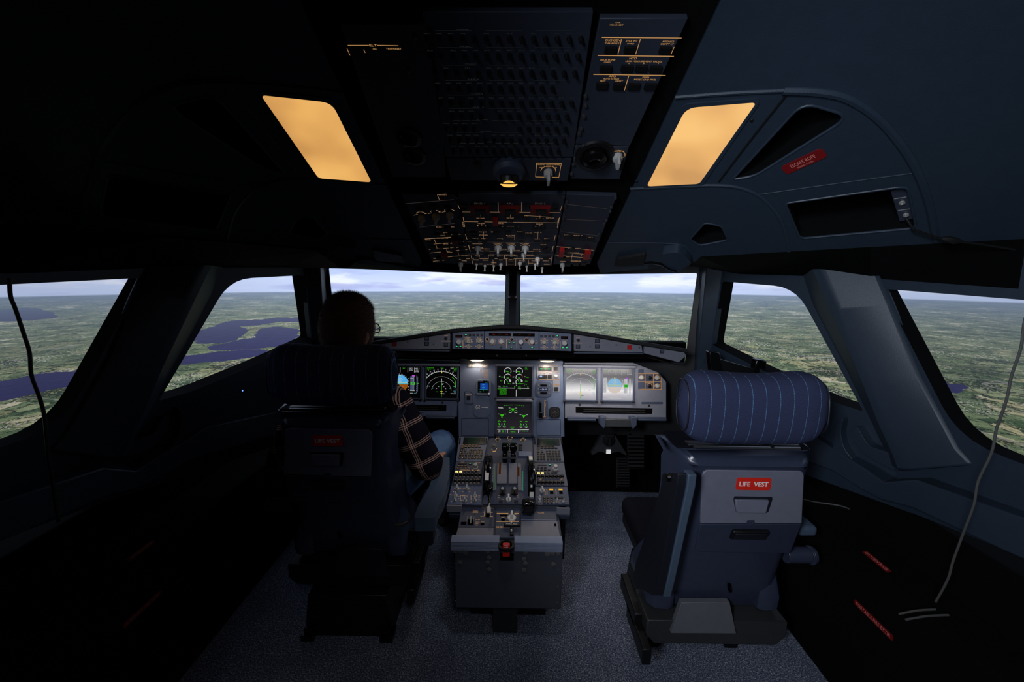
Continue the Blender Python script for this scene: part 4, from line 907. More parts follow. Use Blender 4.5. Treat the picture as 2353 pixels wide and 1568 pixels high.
# control display units (keypads)
class MX: pass
def mcdu(sd):
    kk = kL if sd < 0 else kR
    lab = 'keypad unit with dark screen on the left column, nearest the pilot' if sd < 0 else 'keypad unit with dark screen on the right column of the pedestal'
    c = kk(870, 480) if sd < 0 else kk(1270, 480)
    t = thing('keypad_unit', PP.hit(*c), lab, 'keypad unit', 'keypad units at the front of the pedestal')
    if sd < 0: pts = [(500, 70), (1450, 70), (1300, 870), (400, 870)]
    else: pts = [(790, 70), (1700, 80), (1800, 900), (800, 900)]
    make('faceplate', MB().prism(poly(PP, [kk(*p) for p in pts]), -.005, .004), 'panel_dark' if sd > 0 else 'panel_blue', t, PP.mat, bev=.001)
    if sd < 0: scp = [(655, 110), (1350, 110), (1340, 345), (620, 345)]
    else: scp = [(920, 135), (1640, 145), (1650, 370), (925, 370)]
    s_ = make('screen', MB().prism(poly(PP, [kk(*p) for p in scp]), .004, .006), 'lcd_dark', t, PP.mat)
    b = MB(); u0 = PP.uv(*kk(*scp[0])); u1 = PP.uv(*kk(*scp[2]))
    for i, tt_ in enumerate(('SPPPK/KRK', 'ECON  250/.78', 'CRUISE FL330', 'LEGS  82NM', 'NEXT  TOMTI')): b.text(tt_, (u0[0] + u1[0]) / 2, u0[1] + (u1[1] - u0[1]) * (.15 + i * .17), abs(u1[0] - u0[0]) * .55, .005, .0064)
    make('symbology', b, 'green_faint', s_, PP.mat)
    b = MB(); xs = (535, 1395) if sd < 0 else (825, 1705)
    for i in range(6):
        for x in xs:
            xx = x - (i * 4 if sd < 0 else -i * 3); button(t, PP, *kk(xx, 140 + i * 36), 3.4, 1.7, .004, 'black', 'side_key', lift=.004)
    lgd = MB()
    def key(x, y, w_=4.6, h_=3.0, l=None, nm='key'):
        button(t, PP, *kk(x, y), w_, h_, .004, 'black', nm, lift=.004)
        if l: q = kk(x, y); tx(lgd, PP, l, q[0], q[1] - .25, w_ * (.28 if len(l) == 1 else .8), h_ * .5, .0088)
    if sd < 0:
        for i, l in enumerate(('DIR', 'PROG', 'PERF', 'INIT', 'DATA')): key(620 + i * 115 - 0, 378, 6.4, 2.6, l)
        for i, l in enumerate(('F-PLN', 'RAD', 'FUEL', 'SEC', 'ATC', 'MENU')): key(605 + i * 112, 425, 6.4, 2.8, l)
        for i, (a, c_) in enumerate((('AIR', ''), )): key(600, 468, 6.4, 2.8, 'AIR')
        for x, y in ((590, 515), (705, 515), (578, 560), (700, 560)): key(x, y, 5.6, 2.8, '+')
        al = 'ABCDEFGHIJKLMNOPQRSTUVWXYZ/-+.'; k_ = 0
        for r_ in range(6):
            for c_ in range(5):
                key(878 + c_ * 94 - r_ * 10, 520 + r_ * 55, 5.0, 3.0, al[k_]); k_ += 1
        for r_ in range(4):
            for c_ in range(3): key(548 + c_ * 96 - r_ * 9, 630 + r_ * 55, 5.0, 3.0, str((r_ * 3 + c_ + 1) % 10))
    else:
        for i, l in enumerate(('DIR', 'PROG', 'PERF', 'INIT', 'DATA')): key(960 + i * 115, 405, 6.4, 2.6, l)
        for i, l in enumerate(('F-PLN', 'RAD', 'FUEL', 'SEC', 'ATC', 'MENU')): key(955 + i * 115, 458, 6.4, 2.8, l)
        key(955, 500, 6.4, 2.8, 'AIR')
        for x, y in ((955, 548), (1072, 548), (960, 590), (1078, 590)): key(x, y, 5.6, 2.8, '+')
        al = 'ABCDEFGHIJKLMNOPQRSTUVWXYZ/-+.'; k_ = 0
        for r_ in range(6):
            for c_ in range(5): key(1238 + c_ * 96 + r_ * 7, 556 + r_ * 55, 5.0, 3.0, al[k_]); k_ += 1
        for r_ in range(4):
            for c_ in range(3): key(948 + c_ * 97 + r_ * 3, 660 + r_ * 55, 5.0, 3.0, str((r_ * 3 + c_ + 1) % 10))
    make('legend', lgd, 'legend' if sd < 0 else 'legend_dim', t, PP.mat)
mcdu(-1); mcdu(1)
def radio(sd):
    kk = kL if sd < 0 else kR; lab = 'radio panel with fat grey knob and green light below the left keypad unit' if sd < 0 else 'radio tuning panel with a fat grey knob below the right keypad unit'
    t = thing('radio_panel', PP.hit(*(kk(780, 1060) if sd < 0 else kk(1300, 1100))), lab, 'radio panel', 'radio panels on the pedestal')
    pts = [(395, 885), (1290, 885), (1235, 1265), (330, 1265)] if sd < 0 else [(800, 915), (1800, 915), (1850, 1300), (805, 1300)]
    make('faceplate', MB().prism(poly(PP, [kk(*p) for p in pts]), -.005, .003), 'panel_dark', t, PP.mat, bev=.001)
    X = (lambda x: x) if sd < 0 else (lambda x: x + 470); Yo = 0 if sd < 0 else 40
    knob(t, PP, *kk(X(1040), 1110 + Yo), .0125, .03, 'stacked', 'knob_grey')
    button(t, PP, *kk(X(610), 968 + Yo), 20, 2.2, .002, 'black', 'readout', lift=.003); button(t, PP, *kk(X(860), 970 + Yo), 6, 2.6, .004, 'black', lit='green_lit', lh=.5, lift=.003)
    b = MB()
    for i, tt_ in enumerate(('VHF1', 'VHF2', 'VHF3')): button(t, PP, *kk(X(480 + i * 115), 1050 + Yo), 6, 2.4, .004, 'black', lift=.003); tx(b, PP, tt_, *kk(X(480 + i * 115), 1048 + Yo), 4.4, 1.3, .0078)
    for i, tt_ in enumerate(('HF1', 'HF2', 'AM', 'NAV')): button(t, PP, *kk(X(460 + i * 125), 1122 + Yo), 6, 2.4, .004, 'black', lift=.003); tx(b, PP, tt_, *kk(X(460 + i * 125), 1120 + Yo), 4.0, 1.3, .0078)
    for i, tt_ in enumerate(('VOR', 'ILS', 'GLS', 'MLS', 'ADF', 'BFO')): button(t, PP, *kk(X(445 + i * 122), 1215 + Yo), 6, 2.8, .004, 'black', lift=.003); tx(b, PP, tt_, *kk(X(445 + i * 122), 1212 + Yo), 4.4, 1.5, .0078)
    ln(b, PP, *kk(X(540), 1162 + Yo), *kk(X(860), 1165 + Yo), .8, .0036); ln(b, PP, *kk(X(910), 1168 + Yo), *kk(X(1180), 1168 + Yo), .8, .0036); c = PP.uv(*kk(X(1035), 1110 + Yo)); b.arc(c[0], c[1], .0165, .0016, 200, 340, .0036, 12); tx(b, PP, 'ACTIVE', *kk(X(615), 910 + Yo), 8, 1.5, .0036); tx(b, PP, 'STBY/CRS', *kk(X(1120), 925 + Yo), 11, 1.5, .0036)
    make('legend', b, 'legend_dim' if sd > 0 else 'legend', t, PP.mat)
    # audio panel: two rows of black turn knobs with light caps
    lab = 'audio panel of dark knobs, two lit yellow, on the left pedestal column' if sd < 0 else 'audio panel of dark knobs, two lit yellow, on the right pedestal column'
    t = thing('audio_panel', PP.hit(*k3(260 if sd < 0 else 900, 425)), lab, 'audio panel', 'audio panels on the pedestal')
    pts = [(150, 372), (365, 372), (362, 472), (125, 472)] if sd < 0 else [(790, 378), (1025, 378), (1040, 470), (782, 470)]
    make('faceplate', MB().prism(poly(PP, [k3(*p) for p in pts]), -.005, .003), 'panel_dark', t, PP.mat, bev=.001)
    for r_ in range(2):
        for c_ in range(7):
            x = (168 + c_ * 30.5 - r_ * 9) if sd < 0 else (810 + c_ * 30.5 + r_ * 4); y = (392 if sd < 0 else 402) + r_ * 48; q = k3(x, y)
            b = MB(); b.lathe([(.0078, 0), (.0072, .011), (.0060, .015), (0, .0155)], 12); b.cur = 1; b.lathe([(.0032, .0156), (0, .0162)], 8); b.box((0, -.0085, .004), (.008, .002, .006))
            lit_ = r_ == 0 and c_ < 2; make('volume_knob', b, ['black', 'legend_dim'], t, PP.at(q[0], q[1], .003))
            if lit_: make('lit_cap', MB().box((0, .013, .010), (.012, .006, .008)), 'yellow_lit', t, PP.at(q[0], q[1], .003), bev=.001)
    b = MB()
    for x in ((180, 325) if sd < 0 else (820, 985)): q = k3(x, 432); u_ = PP.uv(*q); b.arc(u_[0], u_[1], .006, .0015, 0, 300, .0036, 9); b.rect(u_[0] + .004, u_[1] + .010, .008, .002, .0036)
    make('legend', b, 'legend', t, PP.mat)
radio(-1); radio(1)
# lower left panels: lighting / weather radar, transponder on the right
t = thing('weather_radar_panel', PP.hit(*kM(480, 370)), 'panel with five grey pointer knobs and cream legends at the rear of the left column', 'control panel')
make('faceplate', MB().prism(poly(PP, [kM(*p) for p in [(165, 165), (860, 165), (850, 605), (78, 585)]]), -.005, .003), 'panel_blue', t, PP.mat, bev=.001)
for x, y, r_ in ((300, 255, .010), (520, 258, .010), (265, 410, .009), (250, 505, .008), (475, 525, .009), (705, 425, .010), (700, 515, .009)): knob(t, PP, *kM(x, y), r_, .024, 'pointer', 'knob_grey')
b = MB()
for tt_, x, y, w_ in (('SYS', 240, 230, 3), ('GAIN', 365, 232, 5), ('MULTISCAN', 450, 230, 6), ('AUTO', 580, 235, 4), ('1', 220, 310, 1.5), ('2', 365, 310, 1.5), ('OFF', 430, 310, 3), ('MAN', 575, 310, 3), ('WX', 155, 380, 5), ('MAX', 340, 420, 3), ('MIN', 340, 470, 3), ('TILT', 112, 480, 2), ('WINDSHEAR', 440, 405, 7), ('OFF', 170, 530, 3), ('TURB', 395, 590, 4), ('MAP', 535, 590, 4), ('CAL', 800, 405, 5), ('15', 790, 440, 3), ('10', 790, 485, 3), ('UP', 615, 545, 3), ('DN', 835, 500, 1.6)): tx(b, PP, tt_, *kM(x, y), w_, 1.8, .0036)
for a in ((375, 395, 375, 500), (375, 395, 495, 395), (610, 395, 610, 500), (375, 500, 430, 515), (520, 395, 520, 430)): ln(b, PP, *kM(a[0], a[1]), *kM(a[2], a[3]), .7, .0036)
make('legend', b, 'legend', t, PP.mat); 
t = thing('transponder_panel', PP.hit(*kN(960, 380)), 'panel with number pad and two amber lights at the right column rear', 'control panel')
make('faceplate', MB().prism(poly(PP, [kN(*p) for p in [(582, 195), (1310, 195), (1365, 600), (585, 600)]]), -.005, .003), 'panel_dark', t, PP.mat, bev=.001)
for x, y, r_ in ((745, 290, .0115), (690, 470, .0065), (690, 545, .0065), (1075, 540, .006), (1225, 540, .006)): knob(t, PP, *kN(x, y), r_, .022, 'pointer', 'knob_grey')
for r_ in range(3):
    for c_ in range(3): button(t, PP, *kN(795 + c_ * 80, 450 + r_ * 52), 5.4, 4.2, .004, 'black', 'key', lift=.003)
button(t, PP, *kN(1135, 442), 22, 4, .002, 'black', 'readout', lift=.003)
for x in (955, 1165): button(t, PP, *kN(x, 332), 8, 6, .001, 'hole', 'jack_hole', lift=.003)
b = MB()
for r_ in range(3):
    for c_ in range(3): tx(b, PP, str(r_ * 3 + c_ + 1), *kN(795 + c_ * 80, 448 + r_ * 52), 1.4, 2.0, .0078)
for a in ((845, 255, 852, 380), (1048, 252, 1058, 380)): ln(b, PP, *kN(a[0], a[1]), *kN(a[2], a[3]), 1.4, .0036)
for tt_, x, y, w_ in (('STBY', 690, 262, 4), ('AUTO', 815, 258, 4), ('ON', 680, 340, 3), ('1', 810, 320, 2), ('2', 815, 365, 4), ('ATC', 640, 425, 4), ('ALT', 725, 425, 4), ('ALT RPTG', 700, 598, 8), ('TCAS', 1145, 502, 4), ('TA', 1130, 545, 4), ('ALL', 1285, 525, 4), ('BLW', 1010, 550, 4)): tx(b, PP, tt_, *kN(x, y), w_, 1.6, .0036)
make('legend', b, 'legend', t, PP.mat)
for x in (945, 1155): u_ = PP.rect(*kN(x, 262), 9, 3.4); b = MB(); b.rect(u_[0], u_[1], u_[2], u_[3], .0036); make('lit_legend', b, 'amber_hi', t, PP.mat)
# rear edge strips of the tray
for x0, x1, y in ((1026, 1061, 1170), (1279, 1310, 1176)):
    a = hity(x0, y, 1.556); b_ = hity(x1, y, 1.556); m = MB(); m.box(((a.x + b_.x) / 2, 1.560, a.z), (b_.x - a.x, .008, .028)); make('tray_edge', m, 'panel_grey', cp, bev=.001)

# thrust quadrant
tq = thing('thrust_quadrant', PP.hit(1168, 1070), 'central throttle quadrant with blue grey plates and green edge lights', 'quadrant')
make('base_plate', MB().prism(poly(PP, [k3(*p) for p in [(428, 92), (758, 92), (778, 612), (372, 612)]]), -.01, .0), 'panel_dark', tq, PP.mat)
for pts in ([(486, 300), (560, 300), (562, 462), (482, 462)], [(576, 300), (642, 300), (645, 462), (574, 462)]): make('slot_cover', MB().prism(poly(PP, [k3(*p) for p in pts]), 0, .012), 'panel_grey', tq, PP.mat, bev=.003)
for pts in ([(452, 300), (482, 300), (478, 510), (440, 510)], [(648, 300), (672, 300), (680, 510), (648, 510)]): make('detent_scale', MB().prism(poly(PP, [k3(*p) for p in pts]), 0, .007), 'panel_grey', tq, PP.mat, bev=.001)
b = MB(); ln(b, PP, *k3(474, 320), *k3(467, 506), 1.2, .008); make('green_scale_line', b, 'green_line_dim', tq, PP.mat); b = MB(); ln(b, PP, *k3(687, 352), *k3(687, 508), 1.3, .0015); make('green_scale_line', b, 'green_line', tq, PP.mat)
b = MB()
for i in range(9):
    for x in (458, 700): u_ = PP.uv(*k3(x - (i * 1.2 if x < 500 else -i), 330 + i * 20)); b.rect(u_[0], u_[1], .006, .0014, .0075)
make('legend', b, 'legend_dim', tq, PP.mat)
b = MB()
for x, y0, y1 in ((507, 300, 390), (652, 330, 400)): u0 = PP.rect(*k3(x, (y0 + y1) / 2), 4.5, (y1 - y0) / 3.4); b.rect(u0[0], u0[1], u0[2], u0[3], .0128 if x < 600 else .0075)
make('amber_scale', b, 'orange_strip', tq, PP.mat)
b = MB()
for x, y, l in ((492, 105, 'SYS'), (690, 108, 'CABIN'), (585, 92, 'ENG'), (612, 165, '2'), (463, 180, '1')):
    u_ = PP.uv(*k3(x, y)); b.arc(u_[0], u_[1], .011, .003, -60, 200, .001, 9, 2); b.text(l, u_[0], u_[1] - .014, .014, .004, .001)
make('legend', b, 'amber', tq, PP.mat)
for x, y, r_ in ((492, 112, .009), (463, 160, .012), (690, 112, .010)): knob(tq, PP, *k3(x, y), r_, .014, 'stacked', 'disc_grey')
for i in range(3):
    for j in range(2): button(tq, PP, *k3(660 + j * 16, 150 + i * 18), 4, 3.4, .004, 'black')
for i in range(6): button(tq, PP, *k3(585, 110 + i * 18), 4, 3.2, .004, 'disc_grey')
button(tq, PP, *k3(702, 225), 32, 12, .008, 'panel_blue', 'cover')
for x, lab in ((1160.5, 'left thrust lever with black ribbed head at the top of the quadrant'), (1179.5, 'right thrust lever with black ribbed head at the top of the quadrant')):
    p = PP.hit(x, 1062); t = thing('thrust_lever', p, lab, 'lever', 'thrust levers'); M = PP.at(x, 1062)
    b = MB(); b.box((0, .02, .02), (.022, .05, .06)); make('arm', b, 'black_gloss', t, M, bev=.004)
    b = MB(); b.box((0, .03, .062), (.032, .028, .030)); b.box((0, .048, .05), (.028, .03, .02)); make('grip', b, 'black_gloss', t, M, bev=.006)
    b = MB(); b.box((0, -.006, .030), (.028, .004, .006)); make('trim_bar', b, 'frame_metal', t, M, bev=.001)
# trim wheels
for x, yc, lab, mk in ((1121, 1090, 'black pitch trim wheel with a white mark, left of the quadrant', (22,)), (1219.5, 1092, 'black pitch trim wheel with two white marks, right of the quadrant', (52, -22))):
    c = PP.hit(x, yc) - PP.n * .085 + PP.ey * .0; t = thing('trim_wheel', c, lab, 'wheel', 'pitch trim wheels')
    b = MB(); Mw = Matrix(((PP.n.x, PP.ey.x, PP.ex.x, c.x), (PP.n.y, PP.ey.y, PP.ex.y, c.y), (PP.n.z, PP.ey.z, PP.ex.z, c.z), (0, 0, 0, 1)))  # local x = normal, y = up the panel, z = axle
    b.lathe([(.06, -.014), (.138, -.015), (.141, -.009), (.137, -.004), (.137, .004), (.141, .009), (.138, .015), (.06, .014)], 72); make('wheel', b, 'black_gloss', t, Mw, smooth=25)
    for a in mk:
        m = MB(); rs = []
        for i in range(5): 
            aa = R(-a + (i - 2) * 3.2); rs.append([((.1435 if k_ in (1, 2) else .139) * math.cos(aa), (.1435 if k_ in (1, 2) else .139) * math.sin(aa), z_) for k_, z_ in ((0, -.008), (1, -.008), (2, .008), (3, .008))])
        m.rings(rs); make('white_mark', m, 'white_plastic', t, Mw)
    m = MB(); n_ = 0
    for a in range(-50, 60, 9):
        if all(abs(a + k_) > 12 for k_ in mk): m.box((.1412 * math.cos(R(a)), .1412 * math.sin(R(a)), .009), (.002, .008, .0016), rz=R(a))
    make('grip_tick', m, 'frame_metal', t, Mw)
# engine master switches and selector
t = thing('engine_start_panel', PP.hit(*k3(570, 545)), 'panel with two metal master toggles and a grey mode selector', 'control panel')
make('faceplate', MB().prism(poly(PP, [k3(*p) for p in [(488, 475), (665, 475), (668, 610), (478, 610)]]), -.003, .002), 'panel_dark', t, PP.mat, bev=.001)
for x in (528, 622):
    b = MB(); b.box((0, .006, .004), (.026, .034, .008)); b.cur = 1; b.cyl((0, 0, .004), (0, -.012, .040), .0035, .003); b.cyl((0, -.012, .040), (0, -.016, .048), .007, .006); make('master_toggle', b, ['black', 'frame_metal'], t, PP.at(*k3(x, 525), .002))
knob(t, PP, *k3(575, 580), .011, .028, 'pointer', 'white_plastic'); 
for x in (514, 633): button(t, PP, *k3(x, 595), 9.5, 6.5, .004, 'black')
b = MB()
for tt_, x, y, w_ in (('MASTER 1', 500, 545, 4), ('MASTER 2', 645, 535, 4), ('ENG', 575, 536, 6), ('OFF', 497, 562, 4), ('OFF', 650, 560, 4), ('CRANK', 530, 575, 6), ('IGN', 620, 572, 6), ('ON', 645, 548, 4)): tx(b, PP, tt_, *k3(x, y), w_, 1.8, .0026)
make('legend', b, 'legend', t, PP.mat)
# speed brake lever
t = thing('speed_brake_lever', PP.hit(*k3(420, 560)), 'slim black speed brake lever ending in a white tip above its slot', 'lever')
a = PP.hit(*k3(432, 520)) + PP.n * .02; b_ = hitz(1122.5, 1170, PQ0.z + .035)
m = MB(); m.tube([a, a * .5 + b_ * .5 + Vector((0, 0, .004)), b_], .005, 8); make('arm', m, 'black_gloss', t); m = MB(); m.tube([a + Vector((.003, 0, .004)), b_ + Vector((.001, -.004, .004))], .0018, 6); make('edge', m, 'white_plastic', t)
m = MB(); m.cyl(b_ + Vector((0, .004, .006)), b_ + Vector((0, -.010, -.012)), .0095, .007, 16); make('tip', m, 'white_plastic', t, bev=.002)
m = MB(); m.box(a + Vector((0, .0, .01)), (.024, .055, .022)); make('grip', m, 'black_gloss', t, bev=.006)
make('slot', MB().prism(poly(PQ, [kM(*p) for p in [(965, 640), (1030, 640), (1030, 870), (940, 870)]]), 0, .0012), 'hole', cp, PQ.mat)
b = MB()
for a in ((835, 628, 950, 628), (860, 668, 940, 668), (930, 650, 905, 855), (870, 765, 905, 765), (820, 855, 905, 855), (1040, 628, 1130, 628), (1045, 672, 1120, 672), (1055, 650, 1045, 860), (1050, 768, 1098, 768), (1030, 862, 1105, 862)): ln(b, PQ, *kM(a[0], a[1]), *kM(a[2], a[3]), .9, .0008)
tx(b, PQ, 'SPEED', *kM(712, 741), 12, 2.2, .0008); tx(b, PQ, 'BRAKE', *kM(710, 768), 12, 2.2, .0008)
for tt_, x, y, w_ in (('RUD TRIM', 762, 933, 10), ('COCKPIT DOOR', 755, 990, 10), ('UNLOCK', 740, 1022, 7), ('NORM', 735, 1056, 6), ('VIDEO', 872, 984, 8)): tx(b, PQ, tt_, *kM(x, y), w_, 1.8, .0008)
make('legend', b, 'legend', cp, PQ.mat)
t = thing('door_lock_toggle', PQ.hit(*kM(600, 980)), 'small toggle between two pale guard rails on the left rear plate', 'switch')
for x in (525, 675): make('guard_rail', MB().box((0, 0, .008), (.0025, .030, .016)), 'panel_grey', t, PQ.at(*kM(x, 985)))
make('recess', MB().prism(poly(PQ, [kM(*p) for p in [(540, 930), (660, 930), (660, 1050), (540, 1050)]]), 0, .001), 'hole', t, PQ.mat); m = MB(); m.cyl((0, -.006, 0), (0, .008, .022), .0028, .0035); make('toggle', m, 'ivory', t, PQ.at(*kM(605, 985)))
make('recess', MB().prism(poly(PQ, [kM(*p) for p in [(385, 985), (500, 985), (500, 1045), (380, 1045)]]), 0, .001), 'hole', cp, PQ.mat); make('jack_hole', MB().lathe([(.0075, 0), (.0075, .001), (0, .001)], 12), 'hole', cp, PQ.at(*kM(868, 1030)))
# rudder trim selector in the centre, parking brake below
t = thing('rudder_trim_knob', PQ.hit(1177, 1187), 'tall grey selector knob with amber marks at the centre rear of the pedestal', 'knob')
b = MB(); b.lathe([(.018, 0), (.017, .006), (.014, .009), (0, .009)], 24); b.box((0, 0, .018), (.011, .030, .022), taper=.8); make('knob', b, 'white_plastic', t, PQ.at(1176, 1192), bev=.002)
b = MB(); ln(b, PQ, *k3(482, 684), *k3(570, 684), 1, .0008); ln(b, PQ, *k3(480, 748), *k3(655, 748), 1, .0008); tx(b, PQ, 'NOSE L', *k3(568, 686), 5, 3, .0008); tx(b, PQ, 'NOSE R', *k3(632, 688), 6, 3, .0008); ln(b, PQ, *k3(620, 684), *k3(655, 684), 1, .0008); tx(b, PQ, 'RESET', *k3(532, 715), 7, 1.8, .0008); tx(b, PQ, 'RUD TRIM', *k3(505, 792), 15, 3.4, .0008)
make('legend', b, 'amber', t, PQ.mat)
button(cp, PQ, *k3(535, 700), 16, 4, .001, 'hole', 'readout'); make('reset_hole', MB().lathe([(.008, 0), (.008, .001), (0, .001)], 12), 'hole', cp, PQ.at(*k3(532, 732)))
t = thing('parking_brake_handle', PQ.hit(*k3(597, 800)), 'black parking brake bar marked PARK BRK with a pale pivot', 'handle')
make('bar', MB().box((0, 0, .012), (.062, .012, .010)), 'black', t, PQ.at(*k3(600, 795)), bev=.003); make('stem', MB().box((0, -.022, .006), (.014, .045, .010)), 'black', t, PQ.at(*k3(600, 795)), bev=.002)
b = MB(); b.text('PARK BRK', 0, 0, .044, .005, .0174); make('lettering', b, 'sign_white', t, PQ.at(*k3(600, 795)))
for y in (782, 842): make('pivot', MB().lathe([(.0035, 0), (.003, .006), (0, .006)], 12), 'white_plastic', t, PQ.at(*k3(596, y), .012))
# flaps lever
p = PQ.hit(*k3(735, 680)); t = thing('flaps_lever', p, 'big black rounded flaps lever head right of the trim selector', 'lever')
M = Matrix.Translation(p); m = MB(); m.box((0, .01, .02), (.016, .05, .05)); make('arm', m, 'black', t, M); m = MB(); m.box((-.004, .0, .030), (.052, .046, .052)); make('head', m, 'black_gloss', t, M, bev=.013, seg=4)
b = MB(); tx(b, PQ, 'FLAPS', *k3(830, 680), 13.5, 3, .0008); make('legend', b, 'legend', cp, PQ.mat)
make('latch', MB().box((0, 0, .001), (.006, .012, .003)), 'hole', cp, PQ.at(*k3(940, 775)))
ln_ = MB(); ln(ln_, PQ, *k3(672, 738), *k3(950, 740), 1.2, .002); make('cover_hinge', ln_, 'lip_grey', cp, PQ.mat)

# ---------------------------------------------------------------- seats
def fabric():
    m = bpy.data.materials.new('striped_fabric'); m.use_nodes = True; nt = m.node_tree; b = nt.nodes['Principled BSDF']; b.inputs['Roughness'].default_value = .9; b.inputs['Specular IOR Level'].default_value = .15
    tc = nt.nodes.new('ShaderNodeTexCoord'); sp = nt.nodes.new('ShaderNodeSeparateXYZ'); nt.links.new(tc.outputs['Object'], sp.inputs[0]); X, Z = S(nt, sp.outputs[0]), S(nt, sp.outputs[2])
    f = ((X / .0375).m('FRACT') - .5).m('ABSOLUTE').lt(.024); dsh = (Z / .0042).m('FRACT').gt(.3)
    n = tex(nt, 'Noise', S(nt, tc.outputs['Object']), 700, 2); base = ramp(nt, n, [(.3, (44, 50, 76)), (.7, (60, 66, 96))])
    c = cmix(nt, f * dsh, base, lin((92, 134, 172))); nt.links.new(c.o, b.inputs['Base Color'])
    bp = nt.nodes.new('ShaderNodeBump'); bp.inputs['Strength'].default_value = .5; bp.inputs['Distance'].default_value = .001; nt.links.new(n.o, bp.inputs['Height']); nt.links.new(bp.outputs[0], b.inputs['Normal']); MATS['striped_fabric'] = m
fabric()
OR_ = Vector((.700, 1.24, 0))
mat('cushion_dark', (16, 17, 26), .95, spec=.1)  # near-black cloth: the dimness around the cushions put into the colour
def seat(sd, O, label, armrest_up, cx_shift=0):
    """lx = toward the outer wall, ly = forward, z = up; read off the right hand seat"""
    t = thing('pilot_seat', O, label, 'seat', 'pilot seats')
    def W(lx, ly, z): return Vector((O.x + sd * lx, O.y + ly, z + O.z))
    def L(px, py, Y): p = hity(px, py, Y); return (p.x - OR_.x, p.y - OR_.y, p.z)
    # shell of the backrest
    sta = []
    for py, Y, pxr in ((1031, 1.220, 1872), (1038, 1.196, 1884), (1064, 1.168, 1889), (1075, 1.160, 1888), (1085, 1.167, 1885), (1150, 1.175, 1864), (1205, 1.182, 1853), (1267, 1.212, 1823), (1340, 1.252, 1798), (1374, 1.272, 1786), (1392, 1.290, 1770)):
        x, y, z = L(pxr, py, Y); sta.append((z, y, x))
    rs = []
    for i, (z, y, hw) in enumerate(sta):
        fl = hw - (.060 if 1 < i < 7 else .05); e = .105 if i > 0 else .09
        h = [(fl, 0), (fl + .018, .004), (fl + .034, .018), (hw - .010, .045), (hw + .0, .09), (hw + .012, e)]
        ring = [(a, y + b_) for a, b_ in h] + [(-a, y + b_) for a, b_ in h[::-1]]
        rs.append([W(a, b_, z) for a, b_ in ring])
    m = MB(); m.rings(rs); make('backrest_shell', m, 'seat_shell', t, bev=.006, smooth=50, seg=3)
    # bottom fairings
    for s_ in (-1, 1):
        m = MB(); rr_ = []
        for z, y0, y1, w0, w1 in ((.50, .02, .14, .150, .190), (.41, .022, .20, .145, .212), (.34, .012, .24, .142, .226), (.290, .016, .25, .142, .226), (.262, .05, .22, .155, .210)):
            rr_.append([W(s_ * a, b_, z) for a, b_ in ((w0, y0 + .01), (w0 + .02, y0), (w1 - .02, y0 + .004), (w1, y0 + .03), (w1, y1), (w0, y1))])
        m.rings(rr_); make('side_fairing', m, 'seat_shell', t, bev=.008, smooth=50, seg=3)
    # hatch on the back: one panel, light on its upper part put into a paler colour
    def P(px, py):
        Y = 1.168 + (0.014 * max(0, (py - 1090)) / 115 if py < 1205 else .014 + .030 * (py - 1205) / 62)
        p = L(px, py, Y - .006); return p
    xc = 1727
    def hat(pts, name, mt, th=.004):
        m = MB(); a = [W(*P(*p)) for p in pts]; n_ = len(a); b_ = [v + Vector((0, .012, 0)) for v in a]
        m.add(a + b_, [tuple(range(n_)), tuple(range(n_, 2 * n_))[::-1]] + [(i, (i + 1) % n_, (i + 1) % n_ + n_, i + n_) for i in range(n_)]); return make(name, m, mt, t, bev=.0025)
    hat([(1625, 1081), (1838, 1083), (1846, 1087), (1848, 1095), (1843, 1204), (1610, 1204), (1613, 1095), (1617, 1086)], 'upper_hatch', 'seat_hatch_lit')
    hat([(1609, 1206), (1842, 1206), (1818, 1268), (1812, 1273), (1605, 1269), (1598, 1262)], 'lower_hatch', 'seat_shell')
    # sign
    p = W(*P(1731, 1112)); s_ = (P(1771, 1112)[0] - P(1692, 1112)[0]); M = Matrix.Translation(p - Vector((0, .0015, 0))) @ Matrix.Rotation(R(90), 4, 'X')
    sg = make('life_vest_sign', MB().prism(rr(0, 0, s_, s_ * .385, .006), -.002, .0008), 'red_sign', t, M)
    b = MB(); b.text('*LIFE  VEST' if sd > 0 else '*LIFE VEST', 0, 0, s_ * .84, s_ * .15, .0016); b.cur = 0; make('lettering', b, 'sign_white', sg, M)
    # finger recess and flap
    c = W(*P(1728, 1158)); m = MB(); m.X = Matrix.Translation(c); 
    m.prism([(-.056, .024), (.056, .024), (.058, .016), (.050, -.026), (-.046, -.026), (-.058, .016)], -.001, .001, fn=lambda x, y, z: (x, z - .001, y)); make('handle_recess', m, 'arm_dark', t)
    m = MB(); m.X = Matrix.Translation(c); m.prism([(-.056, .016), (.045, .016), (.041, -.025), (-.047, -.025)], -.010, 0, fn=lambda x, y, z: (x, z, y)); make('handle', m, 'seat_hatch_lit', t, bev=.003)
    # latch
    c = W(*P(1720, 1226)); m = MB(); m.X = Matrix.Translation(c) @ Matrix.Rotation(R(24), 4, 'X'); m.box((0, -.004, 0), (.110, .012, .040)); l_ = make('latch_frame', m, 'black', t, bev=.003)
    m = MB(); m.X = Matrix.Translation(c) @ Matrix.Rotation(R(24), 4, 'X'); m.box((0, -.011, 0), (.096, .003, .028)); make('latch_plate', m, 'arm_dark', l_, bev=.001)
    m = MB(); m.X = Matrix.Translation(W(*P(1725, 1200))); m.lathe([(.012, -.002), (.012, .0005), (0, .0005)], 20, Matrix.Rotation(R(90), 4, 'X')); make('thumb_notch', m, 'seat_shell', t)
